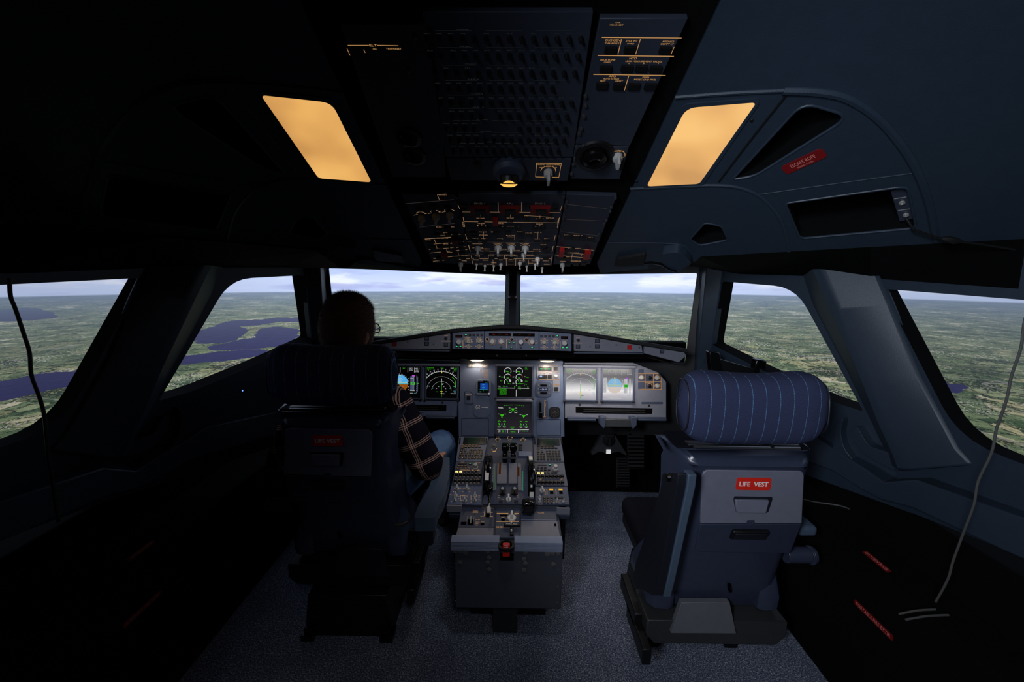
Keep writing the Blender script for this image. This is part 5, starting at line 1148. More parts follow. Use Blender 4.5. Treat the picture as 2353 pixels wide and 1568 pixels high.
    p = L(1676, 1350, 1.252); m = MB(); m.X = Matrix.Translation(W(p[0], p[1], p[2])) @ Matrix.Rotation(R(-12), 4, 'Y'); m.box((0, 0, 0), (.008, .012, .030)); make('slot', m, 'hole', t)
    # headrest
    hx, hy, hz = L(1733, 937, 1.155); hxw = (L(1905, 937, 1.155)[0] - L(1560, 937, 1.155)[0]) / 2 * (1 if sd > 0 else 1.04)
    m = MB(); rs = []; N_ = 22
    for i in range(N_ + 1):
        s_ = -1 + 2 * i / N_; k = (1 - abs(s_) ** 7) ** .5 if abs(s_) < 1 else 0; k = max(k, .03 if abs(s_) == 1 else .25); sag = .012 * math.cos(s_ * PI / 2 * 1.1) ; xs = hxw * (s_ * .99)
        ring = []
        for j in range(28):
            a = 2 * PI * j / 28; ca, sa = math.cos(a), math.sin(a); e = 2.7
            yy = math.copysign(abs(ca) ** (2 / e), ca) * .066 * k; zz = math.copysign(abs(sa) ** (2 / e), sa) * .108 * k
            if zz > 0: zz -= sag * 1.4 * k * (zz / .1)
            wr = .0025 * math.sin(9 * a + s_ * 14) * (abs(s_) ** 3)
            ring.append(W(0, hy + .02 + yy + wr, hz + zz + yy * .10) + Vector((hx * sd + xs, 0, 0)))
        rs.append(ring)
    m.rings(rs); hr = make('headrest', m, 'striped_fabric', t, smooth=70); 
    for s_ in (-1, 1): m = MB(); m.tube([W(hx, hy + .02 + math.copysign(abs(math.cos(a)) ** .74, math.cos(a)) * .0435 + math.copysign(abs(math.sin(a)) ** .74, math.sin(a)) * .008, hz + math.copysign(abs(math.sin(a)) ** .74, math.sin(a)) * .0715) + Vector((s_ * hxw * .92, 0, 0)) for a in [i * PI / 14 for i in range(29)]], .0022, 6); make('piping', m, 'arm_dark', hr)
    zt = sta[0][0]; m = MB(); m.box(W(0, sta[0][1] + .048, zt + .002), (.40, .125, .012)); make('dark_top_plate', m, 'cushion_dark', t, bev=.004)  # dark plate added to hide the brightly lit top of the shell
    m = MB(); m.box(W(hx, .0, L(1733, 1027, 1.17)[2] - .004) + Vector((0, -.045, 0)), (.33, .03, .010)); make('headrest_bracket', m, 'black', t, bev=.003)
    m = MB(); m.box(W(hx, .0, L(1733, 1027, 1.17)[2] - .002) + Vector((0, -.073, 0)), (.31, .006, .006)); make('bracket_edge', m, 'frame_metal', t)
    m = MB(); bx = W(hx - .07 * 1, 0, L(1733, 1025, 1.14)[2]); m.tube([bx + Vector((0, -.08, .003)), bx + Vector((.05, -.085, .004)), bx + Vector((.12, -.088, .002)), bx + Vector((.135, -.09, -.008))], .004, 8); make('strap_loop', m, 'black', t)
    # cushions
    m = MB(); m.box(W(0, .03, .67), (.36, .04, .46)); make('back_cushion', m, 'cushion_dark', t, bev=.04, seg=4)
    m = MB(); m.box(W(0, .34, .350), (.38, .46, .09)); make('seat_cushion', m, 'cushion_dark', t, bev=.035, seg=4)
    m = MB(); m.box(W(0, .36, .285), (.36, .40, .05)); make('seat_pan', m, 'arm_dark', t, bev=.01)
    # base carriage
    m = MB(); m.prism([(-.235, .262), (.235, .262), (.235, .205), (.205, .172), (-.205, .172), (-.235, .205)], 0, .14, fn=lambda x, y, z: W(x, z, y)); make('base_carriage', m, 'base_grey' if sd > 0 else 'black', t, bev=.004)  # left carriage darker: the shade on that seat put into the colour
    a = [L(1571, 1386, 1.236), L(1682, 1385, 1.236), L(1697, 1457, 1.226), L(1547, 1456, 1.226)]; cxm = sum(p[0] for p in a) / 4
    m = MB(); q = [W(p[0] - cxm * 1 + (-.05), p[1], p[2]) for p in a]; q2 = [v + Vector((0, .02, 0)) for v in q]; m.add(q + q2, [(0, 1, 2, 3), (7, 6, 5, 4), (0, 4, 5, 1), (1, 5, 6, 2), (2, 6, 7, 3), (3, 7, 4, 0)]); make('cover_plate', m, 'plate_metal' if sd > 0 else 'arm_dark', t, bev=.001)  # left plate also carries its shade as a darker colour
    yf = 1.425 - O.y
    m = MB(); m.prism([(-.165, .0), (.165, .0), (.165, .06), (.15, .18), (-.15, .18), (-.165, .06)], yf, yf + .30, fn=lambda x, y, z: W(x, z, y - O.z)); make('floor_mount', m, 'black', t, bev=.004)
    for s_ in (-1, 1):
        m = MB(); m.box(W(s_ * .15, yf + .0, .012 - O.z), (.05, .06, .024)); m.box(W(s_ * .15, yf - .01, .034 - O.z), (.03, .02, .024)); make('rail_clamp', m, 'black_gloss', t, bev=.003)
        m = MB(); m.box(W(-.245, .10 + .05 * s_, .19 + .02 * s_), (.03, .20, .06)); make('side_rail', m, 'black', t, bev=.004)
    # outer armrest (lowered) and its pivot
    p = L(1856, 1224, 1.26); m = MB(); m.box(W(p[0] + .004, p[1] + .20, p[2]), (.062, .40, .036)); make('armrest', m, 'arm_blue' if sd > 0 else 'arm_dark', t, bev=.012, seg=3)  # left armrest takes a darker colour in place of shade
    p = L(1845, 1276, 1.27); m = MB(); q = W(*p); m.cyl(q - Vector((sd * .06, 0, 0)), q + Vector((sd * .018, 0, 0)), .026, .026, 24); m.cyl(q + Vector((sd * .018, 0, 0)), q + Vector((sd * .022, 0, 0)), .028, .028, 24); m.cyl(q + Vector((sd * .022, 0, 0)), q + Vector((sd * .036, 0, 0)), .031, .027, 24); make('recline_knob', m, 'seat_shell', t, bev=.002)
    if armrest_up:
        X0 = .486 - OR_.x
        def A(px, py): p = hitx(px, py, .486); return (p.y - OR_.y, p.z)
        pr_ = rounded([A(1584, 1086), A(1581, 1116), A(1537, 1330), A(1528, 1369), A(1520, 1369), A(1474, 1344), A(1478, 1300), A(1541, 1122), A(1545, 1088)], .012, 3)
        m = MB(); m.prism(pr_, X0 - .030, X0 + .012, fn=lambda x, y, z: W(z, x, y)); make('folded_armrest', m, 'arm_dark', t, bev=.004)
        # pale rear edge
        e_ = [A(1583, 1087), A(1580, 1116), A(1535, 1330), A(1526, 1367)]; m = MB(); st = []
        for (y, z) in e_: st.append([W(X0 - .006, y - .012, z), W(X0 + .018, y - .010, z), W(X0 + .018, y + .02, z), W(X0 - .006, y + .02, z)])
        m.rings(st); make('armrest_edge', m, 'arm_blue', t, bev=.003)
        m = MB(); q = W(X0 - .004, A(1562, 1098)[0], A(1562, 1098)[1]); m.lathe([(.013, 0), (.011, .008), (.004, .011), (0, .011)], 16, Matrix.Translation(q + Vector((-.026, 0, 0))) @ Matrix.Rotation(R(-90), 4, 'Y')); make('pivot_cap', m, 'black_gloss', t)
    else:
        # inner armrest lowered, seen from behind and above
        pr_ = []
        a = [hitz(*p, .615) for p in [(950, 1190), (1000, 1190), (1006, 1165), (1020, 1140), (1033, 1090), (1033, 1050), (1012, 1050), (985, 1120), (962, 1160)]]
        pr_ = rounded([(p.x, p.y) for p in a], .012, 3); m = MB(); m.prism(pr_, .565, .615, fn=lambda x, y, z: (x, y, z)); make('armrest', m, 'arm_blue', t, bev=.008, seg=3)
        m = MB(); m.box((a[0].x * .5 + a[1].x * .5, a[0].y + .04, .54), (.05, .06, .07)); make('armrest_pivot', m, 'arm_dark', t, bev=.008)
        for i, (px, py, r_) in enumerate(((945, 1235, .028), (955, 1240, .034), (965, 1232, .03))): 
            q = hity(px, py, 1.36); m = MB(); m.cyl(q - Vector((.008, 0, 0)), q + Vector((.008, 0, 0)), r_, r_, 24); make('hinge_disc', m, 'black_gloss', t, bev=.002)
        q = hity(923, 1206, 1.30); m = MB(); m.tube([q + Vector((-.022, 0, -.003)), q, q + Vector((.022, .01, .006)), q + Vector((.03, .015, .03))], [.008, .0085, .006, .004], 10); make('adjust_lever', m, 'frame_metal', t)
    return t
seat(1, OR_, 'empty navy seat whose lit back shows a pale hatch, red sign and striped headrest', True)
OL = Vector((-.612, 1.458, .020))
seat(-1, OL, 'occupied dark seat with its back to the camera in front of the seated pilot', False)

# ---------------------------------------------------------------- the pilot
mat('skin', (196, 138, 112), .55, var=.06, bump=.1); mat('hair', (112, 80, 62), .75, var=.55, vscale=220, bump=1.0, bscale=420); mat('denim', (84, 116, 160), .85, var=.25, vscale=90, bump=.4, bscale=900)
def plaid():
    m = bpy.data.materials.new('plaid_shirt'); m.use_nodes = True; nt = m.node_tree; b = nt.nodes['Principled BSDF']; b.inputs['Roughness'].default_value = .9; b.inputs['Specular IOR Level'].default_value = .1
    tc = nt.nodes.new('ShaderNodeTexCoord'); v = S(nt, tc.outputs['Object'])
    nw = tex(nt, 'Noise', v, 9, 2, out=1); ma = nt.nodes.new('ShaderNodeVectorMath'); ma.operation = 'MULTIPLY_ADD'; nt.links.new(nw.o, ma.inputs[0]); ma.inputs[1].default_value = (.02, .02, .02); nt.links.new(v.o, ma.inputs[2]); v = S(nt, ma.outputs[0])
    def dot(d):
        n = nt.nodes.new('ShaderNodeVectorMath'); n.operation = 'DOT_PRODUCT'; nt.links.new(v.o, n.inputs[0]); n.inputs[1].default_value = d; return S(nt, n.outputs['Value'])
    def lines(c, per, off):
        f = ((c + off) / per).m('FRACT'); l = None
        for p_, w_ in ((.30, .016), (.40, .030), (.50, .016)):
            k = (f - p_).m('ABSOLUTE').lt(w_); l = k if l is None else l.m('MAXIMUM', k)
        return l
    arm = Vector((.12, -.03, -.32)).normalized(); side = Vector((.93, -.15, .33)).normalized()
    a = lines(dot(tuple(arm)), .075, .03); c = lines(dot(tuple(side)), .072, .035)
    n = tex(nt, 'Noise', v, 800, 2)
    col = cmix(nt, (a + c).m('MINIMUM', 1) * (n * .5 + .45), lin((24, 24, 34)), lin((218, 176, 158)))
    col = cmix(nt, a * c, col, lin((240, 205, 190))); nt.links.new(col.o, b.inputs['Base Color'])
    n2 = tex(nt, 'Noise', v, 14, 3); bp = nt.nodes.new('ShaderNodeBump'); bp.inputs['Strength'].default_value = .5; bp.inputs['Distance'].default_value = .02; nt.links.new(n2.o, bp.inputs['Height']); nt.links.new(bp.outputs[0], b.inputs['Normal']); MATS['plaid_shirt'] = m
plaid()
def ell(m, c, r, M=None, n=16):
    c = Vector(c); M = M or Matrix.Identity(3); rs = []
    for i in range(n + 1):
        t_ = PI * i / n; s_ = max(math.sin(t_), .01)
        rs.append([c + M @ Vector((r[0] * s_ * math.cos(2 * PI * j / (n * 2)), r[1] * s_ * math.sin(2 * PI * j / (n * 2)), -r[2] * math.cos(t_))) for j in range(n * 2)])
    m.rings(rs)
def limb(m, pts, rad):
    """tapered limb with round joints"""
    for (p, q), (r0, r1) in zip(zip(pts, pts[1:]), zip(rad, rad[1:])):
        p = Vector(p); q = Vector(q); n = 6; m.tube([p.lerp(q, i / n) for i in range(n + 1)], [r0 + (r1 - r0) * i / n for i in range(n + 1)], 16)
    for p, r in zip(pts, rad): ell(m, p, (r, r, r), n=8)
def torso(m, st):
    m.rings([[(x + a * math.copysign(abs(math.cos(t_)) ** .8, math.cos(t_)), y + b * math.copysign(abs(math.sin(t_)) ** .8, math.sin(t_)), z) for t_ in [2 * PI * j / 28 for j in range(28)]] for x, y, z, a, b in st])
def blob(name, m, mt, par, vox, smooth=6, disp=0):
    o = make(name, m, mt, par); r = o.modifiers.new('r', 'REMESH'); r.mode = 'VOXEL'; r.voxel_size = vox; r.use_smooth_shade = True
    s_ = o.modifiers.new('s', 'SMOOTH'); s_.iterations = smooth; s_.factor = .5
    if disp:
        tx_ = bpy.data.textures.new('folds', 'CLOUDS'); tx_.noise_scale = .07; d = o.modifiers.new('d', 'DISPLACE'); d.texture = tx_; d.strength = disp; d.mid_level = .5
    return o
hc = hity(799, 733, 1.55); hc = Vector((hc.x, 1.55, hc.z - .040)); HM = Matrix.Rotation(R(-24), 3, 'Z') @ Matrix.Rotation(R(3), 3, 'Y')
pp = thing('person', (hc.x, 1.60, .425), 'person seen from behind in a dark plaid shirt, jeans and glasses, seated at the controls', 'person')
cx = hc.x + .0
_s = hity(918, 925, 1.55); _e = hity(980, 1068, 1.53)
SH = {1: (_s.x - .028, 1.55, _s.z - .005), -1: (2 * cx - _s.x + .028, 1.55, _s.z - .005)}; EL = {1: tuple(_e), -1: (2 * cx - _e.x, 1.56, _e.z)}; WR = {1: tuple(hity(996, 1060, 1.76)), -1: (-.86, 1.80, .68)}
HP = {1: (cx + .085, 1.60, .505), -1: (cx - .085, 1.60, .505)}; KN = {1: (-.338, 1.95, .560), -1: (-.82, 1.96, .575)}; AN = {1: (-.36, 2.15, .13), -1: (-.80, 2.17, .13)}
m = MB()
torso(m, [(cx, 1.60, .45, .15, .09), (cx, 1.60, .50, .165, .10), (cx, 1.59, .62, .14, .095), (cx, 1.575, .76, .145, .10), (cx, 1.56, .88, .165, .10), (cx, 1.555, .95, .16, .085), (cx, 1.55, .995, .10, .065), (cx, 1.545, 1.03, .060, .058), (hc.x, 1.545, 1.14, .056, .058)])
for s_ in (1, -1):
    limb(m, [SH[s_], EL[s_], WR[s_]], [.050, .037, .026]); limb(m, [HP[s_], KN[s_], AN[s_]], [.078, .055, .036])
    # hand: palm, four curled fingers of unequal length, thumb from the side of the palm
    w_ = Vector(WR[s_]); d = (hity(1010, 1028, 1.92) - w_).normalized() if s_ > 0 else Vector((.05, .95, -.1)).normalized(); sdv = Vector((1, 0, 0)); up = sdv.cross(d).normalized(); sdv = d.cross(up)
    pc = w_ + d * .045
    ell(m, pc, (.040, .048, .015), Matrix((sdv, d, up)).transposed(), 8); ell(m, w_ + d * .02, (.028, .03, .018), Matrix((sdv, d, up)).transposed(), 8)
    for i, ln_f in enumerate((.070, .080, .075, .058)):
        o_ = pc + sdv * ((i - 1.5) * .0205) * (1 if s_ > 0 else -1) + d * .036; seg_ = [o_]
        for k, (f_, bnd) in enumerate(((.45, .25), (.32, .75), (.23, 1.15))): seg_.append(seg_[-1] + (d * math.cos(bnd) - up * math.sin(bnd) + sdv * (i - 1.5) * .05).normalized() * ln_f * f_)
        limb(m, seg_, [.0098, .0092, .0085, .0075])
    th = pc - sdv * .034 - d * .025; limb(m, [th, th - sdv * .022 + d * .022 - up * .006, th - sdv * .026 + d * .046 - up * .014, th - sdv * .022 + d * .066 - up * .022], [.0125, .011, .010, .0085])
    ell(m, Vector(AN[s_]) + Vector((0, .06, -.085)), (.042, .13, .04), n=8)
# head with jaw, nose, lips, brow and ears
n = 26; rs = []
for i in range(n + 1):
    t_ = PI * i / n; s0 = max(math.sin(t_), .02); ring = []
    for j in range(40):
        a = 2 * PI * j / 40; x, y, z = s0 * math.cos(a), s0 * math.sin(a), -math.cos(t_)
        X_ = x * .085 * (1 + .05 * min(0, z)) * (1 + .06 * max(0, .55 - abs(z - .1))) * (1 + .26 * abs(x * z) * (z > 0)); Y_ = y * .105; Z_ = z * .124 * (1 + .10 * abs(x * z) * (z > 0))
        if y < 0: Y_ *= 1.0 - .15 * max(0, -z - .1); 
        if y > 0: Y_ *= 1 - .06 * max(0, z); X_ *= 1 - .10 * y * max(0, -z)
        ring.append(hc + HM @ Vector((X_, Y_, Z_)))
    rs.append(ring)
m.rings(rs)
hl = lambda x, y, z: hc + HM @ Vector((x, y, z))
ell(m, hl(0, .100, -.022), (.013, .017, .026), HM, 8); ell(m, hl(0, .106, -.036), (.016, .013, .010), HM, 8); ell(m, hl(0, .088, .018), (.050, .012, .009), HM, 8); ell(m, hl(0, .090, -.062), (.024, .010, .006), HM, 8); ell(m, hl(0, .088, -.072), (.020, .010, .006), HM, 8); ell(m, hl(0, .078, -.098), (.026, .018, .016), HM, 8)
for s_ in (1, -1):
    EM = HM @ Matrix.Rotation(R(-22 * s_), 3, 'Z'); ell(m, hl(s_ * .079, -.002, -.015), (.009, .018, .032), EM, 8); ell(m, hl(s_ * .076, -.006, -.040), (.007, .009, .010), EM, 6)
bodyo = blob('body', m, 'skin', pp, .0048, 4)
for s_ in (1, -1):
    b = MB(); ell(b, hl(s_ * .031, .084, .0), (.0125, .0125, .0125), None, 8); b.cur = 1; ell(b, hl(s_ * .031, .0945, .0), (.006, .003, .006), HM, 6); make('eye', b, ['sign_white', 'black'], pp)
# shirt
m = MB(); torso(m, [(cx, 1.60, .47, .178, .110), (cx, 1.60, .56, .170, .112), (cx, 1.59, .68, .162, .112), (cx, 1.575, .80, .170, .112), (cx, 1.56, .90, .180, .108), (cx, 1.555, .965, .170, .095), (cx, 1.55, 1.005, .115, .075), (cx, 1.545, 1.035, .072, .068)])
for s_ in (1, -1):
    w2 = Vector(EL[s_]).lerp(Vector(WR[s_]), .80); c0 = (cx + s_ * .09, 1.552, .972); limb(m, [c0, SH[s_], Vector(SH[s_]).lerp(Vector(EL[s_]), .55), EL[s_], w2], [.056, .074, .072, .062, .045])
m_c = MB(); sh = blob('shirt', m, 'plaid_shirt', pp, .007, 5, .012)
m = MB(); st = []
for k, (r_, z) in enumerate(((.066, 1.015), (.070, 1.045), (.068, 1.062), (.063, 1.045), (.060, 1.02))): st.append([(cx + r_ * math.cos(2 * PI * j / 24), 1.545 + r_ * math.sin(2 * PI * j / 24) * 1.05, z + (.006 * math.sin(2 * PI * j / 24) * -1)) for j in range(24)])
m.rings(st, cap=False); make('collar', m, 'plaid_shirt', sh, smooth=60)
m = MB()
for s_ in (1, -1): limb(m, [HP[s_], KN[s_], (AN[s_][0], AN[s_][1], .15)], [.092, .073, .055])
torso(m, [(cx, 1.60, .435, .155, .10), (cx, 1.60, .50, .178, .115), (cx, 1.60, .56, .165, .108)])
blob('jeans', m, 'denim', pp, .007, 4, .008)
for s_ in (1, -1):
    m = MB(); ell(m, Vector(AN[s_]) + Vector((0, .07, -.082)), (.050, .145, .046), n=10); ell(m, Vector(AN[s_]) + Vector((0, 0, -.04)), (.045, .055, .06), n=8); blob('shoe', m, 'rubber', pp, .006, 3)
# hair: close cropped cap plus short strands
m = MB(); random.seed(11); n = 26; rs = []
def hairpt(x, y, z, k):
    X_ = x * .085 * (1 + .05 * min(0, z)) * (1 + .06 * max(0, .55 - abs(z - .1))) * (1 + .26 * abs(x * z) * (z > 0)); Y_ = y * .105; Z_ = z * .124 * (1 + .10 * abs(x * z) * (z > 0))
    if y < 0: Y_ *= 1.0 - .15 * max(0, -z - .1)
    return hc + HM @ Vector((X_ * k, Y_ * k, Z_ * k))
def thick(y, z):  # thicker on top, cropped at the nape, none on the face
    face = y > .45 and z < .42 + .3 * (1 - y); low = z < -.78
    ear = abs(z + .1) < .3 and -.05 < y < .5
    return 0.97 if (face or low) else (1.035 + .07 * max(0, z) - (.03 if ear else 0))
for i in range(n + 1):
    t_ = PI * i / n; s0 = max(math.sin(t_), .02); ring = []
    for j in range(48):
        a = 2 * PI * j / 48; x, y, z = s0 * math.cos(a), s0 * math.sin(a), -math.cos(t_); ring.append(hairpt(x, y, z, thick(y, z) + mnoise.noise(Vector((x, y, z)) * 5) * .022 + (.02 * max(0, z) * (1 if x > .2 else .3))))
    rs.append(ring)
m.rings(rs)
for i in range(26000):
    z = random.uniform(-.72, 1); a = random.uniform(0, 2 * PI); s0 = math.sqrt(1 - z * z); x, y = s0 * math.cos(a), s0 * math.sin(a); k = thick(y, z)
    if k < 1: continue
    p = hairpt(x, y, z, k - .01); nrm = (p - hc).normalized(); tdir = (nrm + Vector((random.gauss(0, .35) + .3, random.gauss(0, .35), -.75 + .9 * max(0, z) + random.gauss(0, .25)))).normalized(); q = p + tdir * random.uniform(.005, .011 + .006 * max(0, z)); s_ = nrm.cross(tdir).normalized() * .0005
    m.add([p - s_, p + s_, q], [(0, 1, 2)])
o_ = make('hair', m, 'hair', pp, smooth=60)
# glasses
gl = None; m = MB()
for s_ in (1, -1):
    m.tube([hl(s_ * (.033 + .025 * math.cos(a)), .112 - .010 * abs(math.cos(a)) * (1 if math.cos(a) * 1 > 0 else 0), -.004 + .018 * math.sin(a)) for a in [i * PI / 10 for i in range(21)]], .0022, 6)
    m.tube([hl(s_ * .058, .106, .004), hl(s_ * .074, .085, .004), hl(s_ * .082, .03, .0), hl(s_ * .083, -.005, -.004), hl(s_ * .080, -.020, -.022)], .0024, 6)
m.tube([hl(-.010, .114, 0), hl(0, .116, .003), hl(.010, .114, 0)], .002, 6); gl = make('glasses', m, 'black_gloss', pp)
lm = bpy.data.materials.new('lens'); lm.use_nodes = True; lb = lm.node_tree.nodes['Principled BSDF']; lb.inputs['Transmission Weight'].default_value = 1; lb.inputs['Roughness'].default_value = .02; lb.inputs['IOR'].default_value = 1.1; MATS['lens'] = lm
for s_ in (1, -1):
    m = MB(); m.rings([[hl(s_ * (.033 + .024 * math.cos(a)), .109 + dy, -.004 + .017 * math.sin(a)) for a in [i * PI / 10 for i in range(20)]] for dy in (0, .001)]); make('lens', m, 'lens', gl)

# ---------------------------------------------------------------- overhead panels
kF = K(900, 430, 4.2018); kA = K(760, 20, 2.801)
oh = thing('overhead_panel', OP.hit(1175, 520), 'sloping dark overhead console between the two warm ceiling lamps', 'overhead panel')
make('backing', MB().box((-.01, .56, -.030), (.78, 1.16, .02)), 'black_matt', oh, OP.mat)
def oplate(k, pts, name='module_plate', mt='panel_dark', z=0): return make(name, MB().prism(poly(OP, [k(*p) for p in pts]), -.012, z), mt, oh, OP.mat, bev=.0015)
mat('overhead_grey', (46, 52, 66), .5, bump=.15)
oplate(kF, [(95, 70), (615, 70), (775, 745), (395, 735)], mt='overhead_grey'); oplate(kF, [(640, 66), (1680, 66), (1545, 765), (785, 760)], mt='overhead_grey'); oplate(kF, [(1690, 70), (2175, 85), (1915, 745), (1560, 750)], mt='overhead_grey')
oplate(kA, [(60, 100), (660, 100), (740, 1085), (400, 1085)], mt='overhead_grey'); oplate(kA, [(590, 20), (1690, 20), (1560, 955), (735, 955)], mt='overhead_grey'); oplate(kA, [(740, 965), (1552, 970), (1525, 1108), (775, 1105)], mt='overhead_grey'); oplate(kA, [(1735, 60), (2300, 60), (1925, 885), (1575, 870)], mt='overhead_grey'); oplate(kA, [(1572, 885), (1920, 890), (1860, 1100), (1545, 1095)], mt='overhead_grey')
am = MB(); lgm = MB(); gm = MB()
def fl(a, b, c, d, w_=.8, mb=None): ln(mb or am, OP, *kF(a, b), *kF(c, d), w_ * .62, .0006)
def ft(t_, x, y, w_, h_=2.0, mb=None, k=kF): tx(mb or am, OP, t_, *k(x, y), w_, h_, .0008)
def fb(x, y, w_=14, h_=6, mt='black', nm='button', lit=None, k=kF, d=.005): return button(oh, OP, *k(x, y), w_, h_, d, mt, nm, lit=lit)
# fire panel
for x, t_ in ((850, 'ENG 1'), (1140, 'APU'), (1435, 'ENG 2')):
    fb(x, 205, 46, 14, 'dark_red', 'fire_handle_guard', d=.012); ft(t_, x, 158, 24 if 'ENG' in t_ else 15, 3.6, lgm)
    fb(x + 5, 200, 24, 8, 'black', 'fire_button', d=.018)
for x in (700, 985, 1300, 1580): fb(x, 172); fb(x, 215, 10, 5) if x in (700, 1580) else None
fl(680, 240, 1630, 246, .7); fl(1028, 145, 1030, 240); fl(1256, 145, 1252, 240); fl(640, 170, 658, 212, 1.2); fl(1642, 180, 1630, 225, 1.2)
# hydraulics and fuel rows
for x in (865, 1145, 1430, 1530): fb(x, 315, 15, 6)
fb(1003, 315, 13, 13, 'red_plastic', 'guarded_switch', d=.014); fb(1295, 292)
for x, y in ((850, 252), (1135, 240), (1425, 262)): fb(x, y, 9, 3.4, 'red_plastic', 'warning_lamp', d=.003)
fl(700, 332, 1600, 344, 1.0); fl(1290, 274, 1530, 290); fl(1432, 262, 1432, 300, .9); fl(860, 255, 862, 290, .6); fl(1145, 255, 1147, 290, .6)
for t_, x, y, w_ in (('GREEN', 860, 254, 10), ('BLUE', 1145, 258, 9), ('YELLOW', 1432, 258, 10), ('ENG 1 PUMP', 858, 300, 18), ('ELEC PUMP', 1145, 298, 16), ('ENG 2 PUMP', 1430, 306, 18), ('ELEC PUMP', 1530, 298, 18), ('PTU', 1300, 276, 8), ('L TK PUMPS', 866, 350, 16), ('MODE SEL', 1050, 350, 14), ('R TK PUMPS', 1428, 355, 16), ('1', 830, 372, 3), ('2', 905, 374, 3), ('1', 1070, 380, 3), ('X FEED', 1148, 380, 14), ('2', 1225, 380, 3), ('1', 1390, 380, 3), ('2', 1460, 382, 3)): ft(t_, x, y, w_)
for x in (845, 915, 1070, 1148, 1222, 1385, 1460): fb(x, 392, 13, 6)
for x, y, h_ in ((870, 362, 12), (1432, 366, 12)): fl(x, y - h_, x, y + h_, .7)
fl(705, 414, 1600, 414, .5, lgm); fl(690, 290, 705, 385, 1.4); fl(1622, 290, 1598, 392, 1.4); ft('FUEL', 690, 360, 3, 12); ft('HYD', 1608, 330, 3, 14)
# electrical
for x, y in ((790, 440), (800, 470), (805, 508), (895, 510), (1040, 508), (1150, 492), (1260, 512), (1402, 512), (1495, 510), (1120, 440), (1010, 440), (1245, 440), (1325, 455)): fb(x, y, 14, 5.5)
for t_, x, y, w_ in (('BAT 1', 985, 432, 12), ('AC BUS', 880, 432, 17), ('BAT 2', 1240, 430, 12), ('GALLEY', 1325, 443, 16), ('AC 2', 1412, 436, 17), ('BUS TIE', 1148, 466, 20), ('EXT PWR', 1150, 482, 14), ('GEN 1', 892, 498, 13), ('APU GEN', 1045, 498, 13), ('GEN 2', 1405, 502, 13), ('IDG 2', 1497, 498, 12), ('IDG 1', 808, 496, 12), ('AC ESS FEED', 885, 462, 20)): ft(t_, x, y, w_, 1.8)
fl(888, 430, 888, 500, .7); fl(1412, 430, 1410, 500, .7); fl(1185, 468, 1187, 510, .6); fl(720, 528, 1590, 540, .5, lgm); fl(712, 455, 728, 505, 1.3); fl(1580, 465, 1568, 520, 1.3)
# air conditioning with big selectors
for x, y, r_ in ((832, 585, .0105), (1028, 582, .0125), (1155, 582, .0125), (1290, 585, .0125)): knob(oh, OP, *kF(x, y), r_, .030, 'pointer', 'knob_grey', name='selector')
for t_, x, y, w_ in (('PACK FLOW', 828, 546, 22), ('COCKPIT', 1022, 542, 20), ('FWD CABIN', 1150, 542, 20), ('AFT CABIN', 1282, 544, 20), ('PACK 1', 905, 596, 18), ('HOT AIR', 1085, 600, 12), ('PACK 2', 1400, 600, 16), ('LO', 790, 585, 4), ('HI', 870, 585, 4), ('RAM AIR', 1465, 555, 13), ('ENG 1 BLEED', 900, 616, 22, ), ('APU BLEED', 1210, 612, 14), ('ENG 2 BLEED', 1400, 618, 18)): ft(t_, x, y, w_)
for x, y in ((915, 628), (1085, 618), (1395, 628), (1465, 568), (1495, 600), (1220, 628)): fb(x, y, 14, 6)
for x, y in ((1028, 560), (1155, 560), (1288, 562)): c_ = OP.uv(*kF(x, y + 14)); am.arc(c_[0], c_[1], .0155, .0012, 20, 160, .0006, 10)
fl(860, 618, 1395, 622, .6); fl(740, 645, 1560, 650, .5, lgm); fl(742, 560, 758, 622, 1.6); fl(1560, 570, 1548, 625, 1.6)
# bottom rows
fl(765, 660, 785, 745, 1.0); fl(780, 690, 1535, 692, 1.0); fl(848, 655, 850, 688, .9); fl(932, 655, 934, 688, .9); fl(1090, 655, 1088, 690, 1.1); fl(1210, 655, 1208, 690, 1.1); fl(1088, 655, 1210, 655, 1.0); fl(1106, 692, 1108, 760, 1.1); fl(1198, 692, 1196, 762, 1.1); fl(1550, 660, 1535, 745, 1.0); fl(978, 700, 980, 750); fl(1322, 700, 1320, 750); fl(1400, 700, 1398, 750)
for t_, x, y, w_ in (('ANTI ICE', 960, 655, 14), ('WING', 820, 658, 9), ('ENG 1', 1052, 660, 10), ('PROBE HEAT', 1150, 658, 26), ('CABIN PRESS', 1335, 660, 20), ('STROBE', 815, 702, 12), ('BEACON', 905, 705, 12), ('WING', 985, 730, 12), ('NAV', 1055, 702, 9), ('RWY TURN', 945, 745, 13), ('APU', 1150, 700, 12), ('MASTER SW', 1152, 742, 14), ('SEAT BELTS', 1260, 712, 14), ('NO SMOKING', 1380, 712, 14), ('DOME', 1345, 735, 10), ('ANN LT', 1490, 712, 13), ('EMER EXIT', 1500, 745, 14), ('OFF', 860, 742, 8)): ft(t_, x, y, w_, 1.9)
for x in (820, 965, 1050, 1150, 1490): fb(x, 672, 14, 6)
fb(1152, 722, 14, 6)
knob(oh, OP, *kF(1275, 650), .009, .028, 'pointer', 'knob_grey'); knob(oh, OP, *kF(1408, 690), .009, .028, 'pointer', 'white_plastic')
for x, y in ((820, 745), (900, 760), (985, 762), (1050, 748), (1238, 740), (1305, 765), (1385, 745), (1452, 780)):
    b = MB(); b.lathe([(.0055, 0), (.005, .004), (.0025, .005), (.0024, .018), (.0042, .022), (0, .023)], 12); make('toggle_switch', b, 'white_plastic', oh, OP.at(*kF(x, y)))
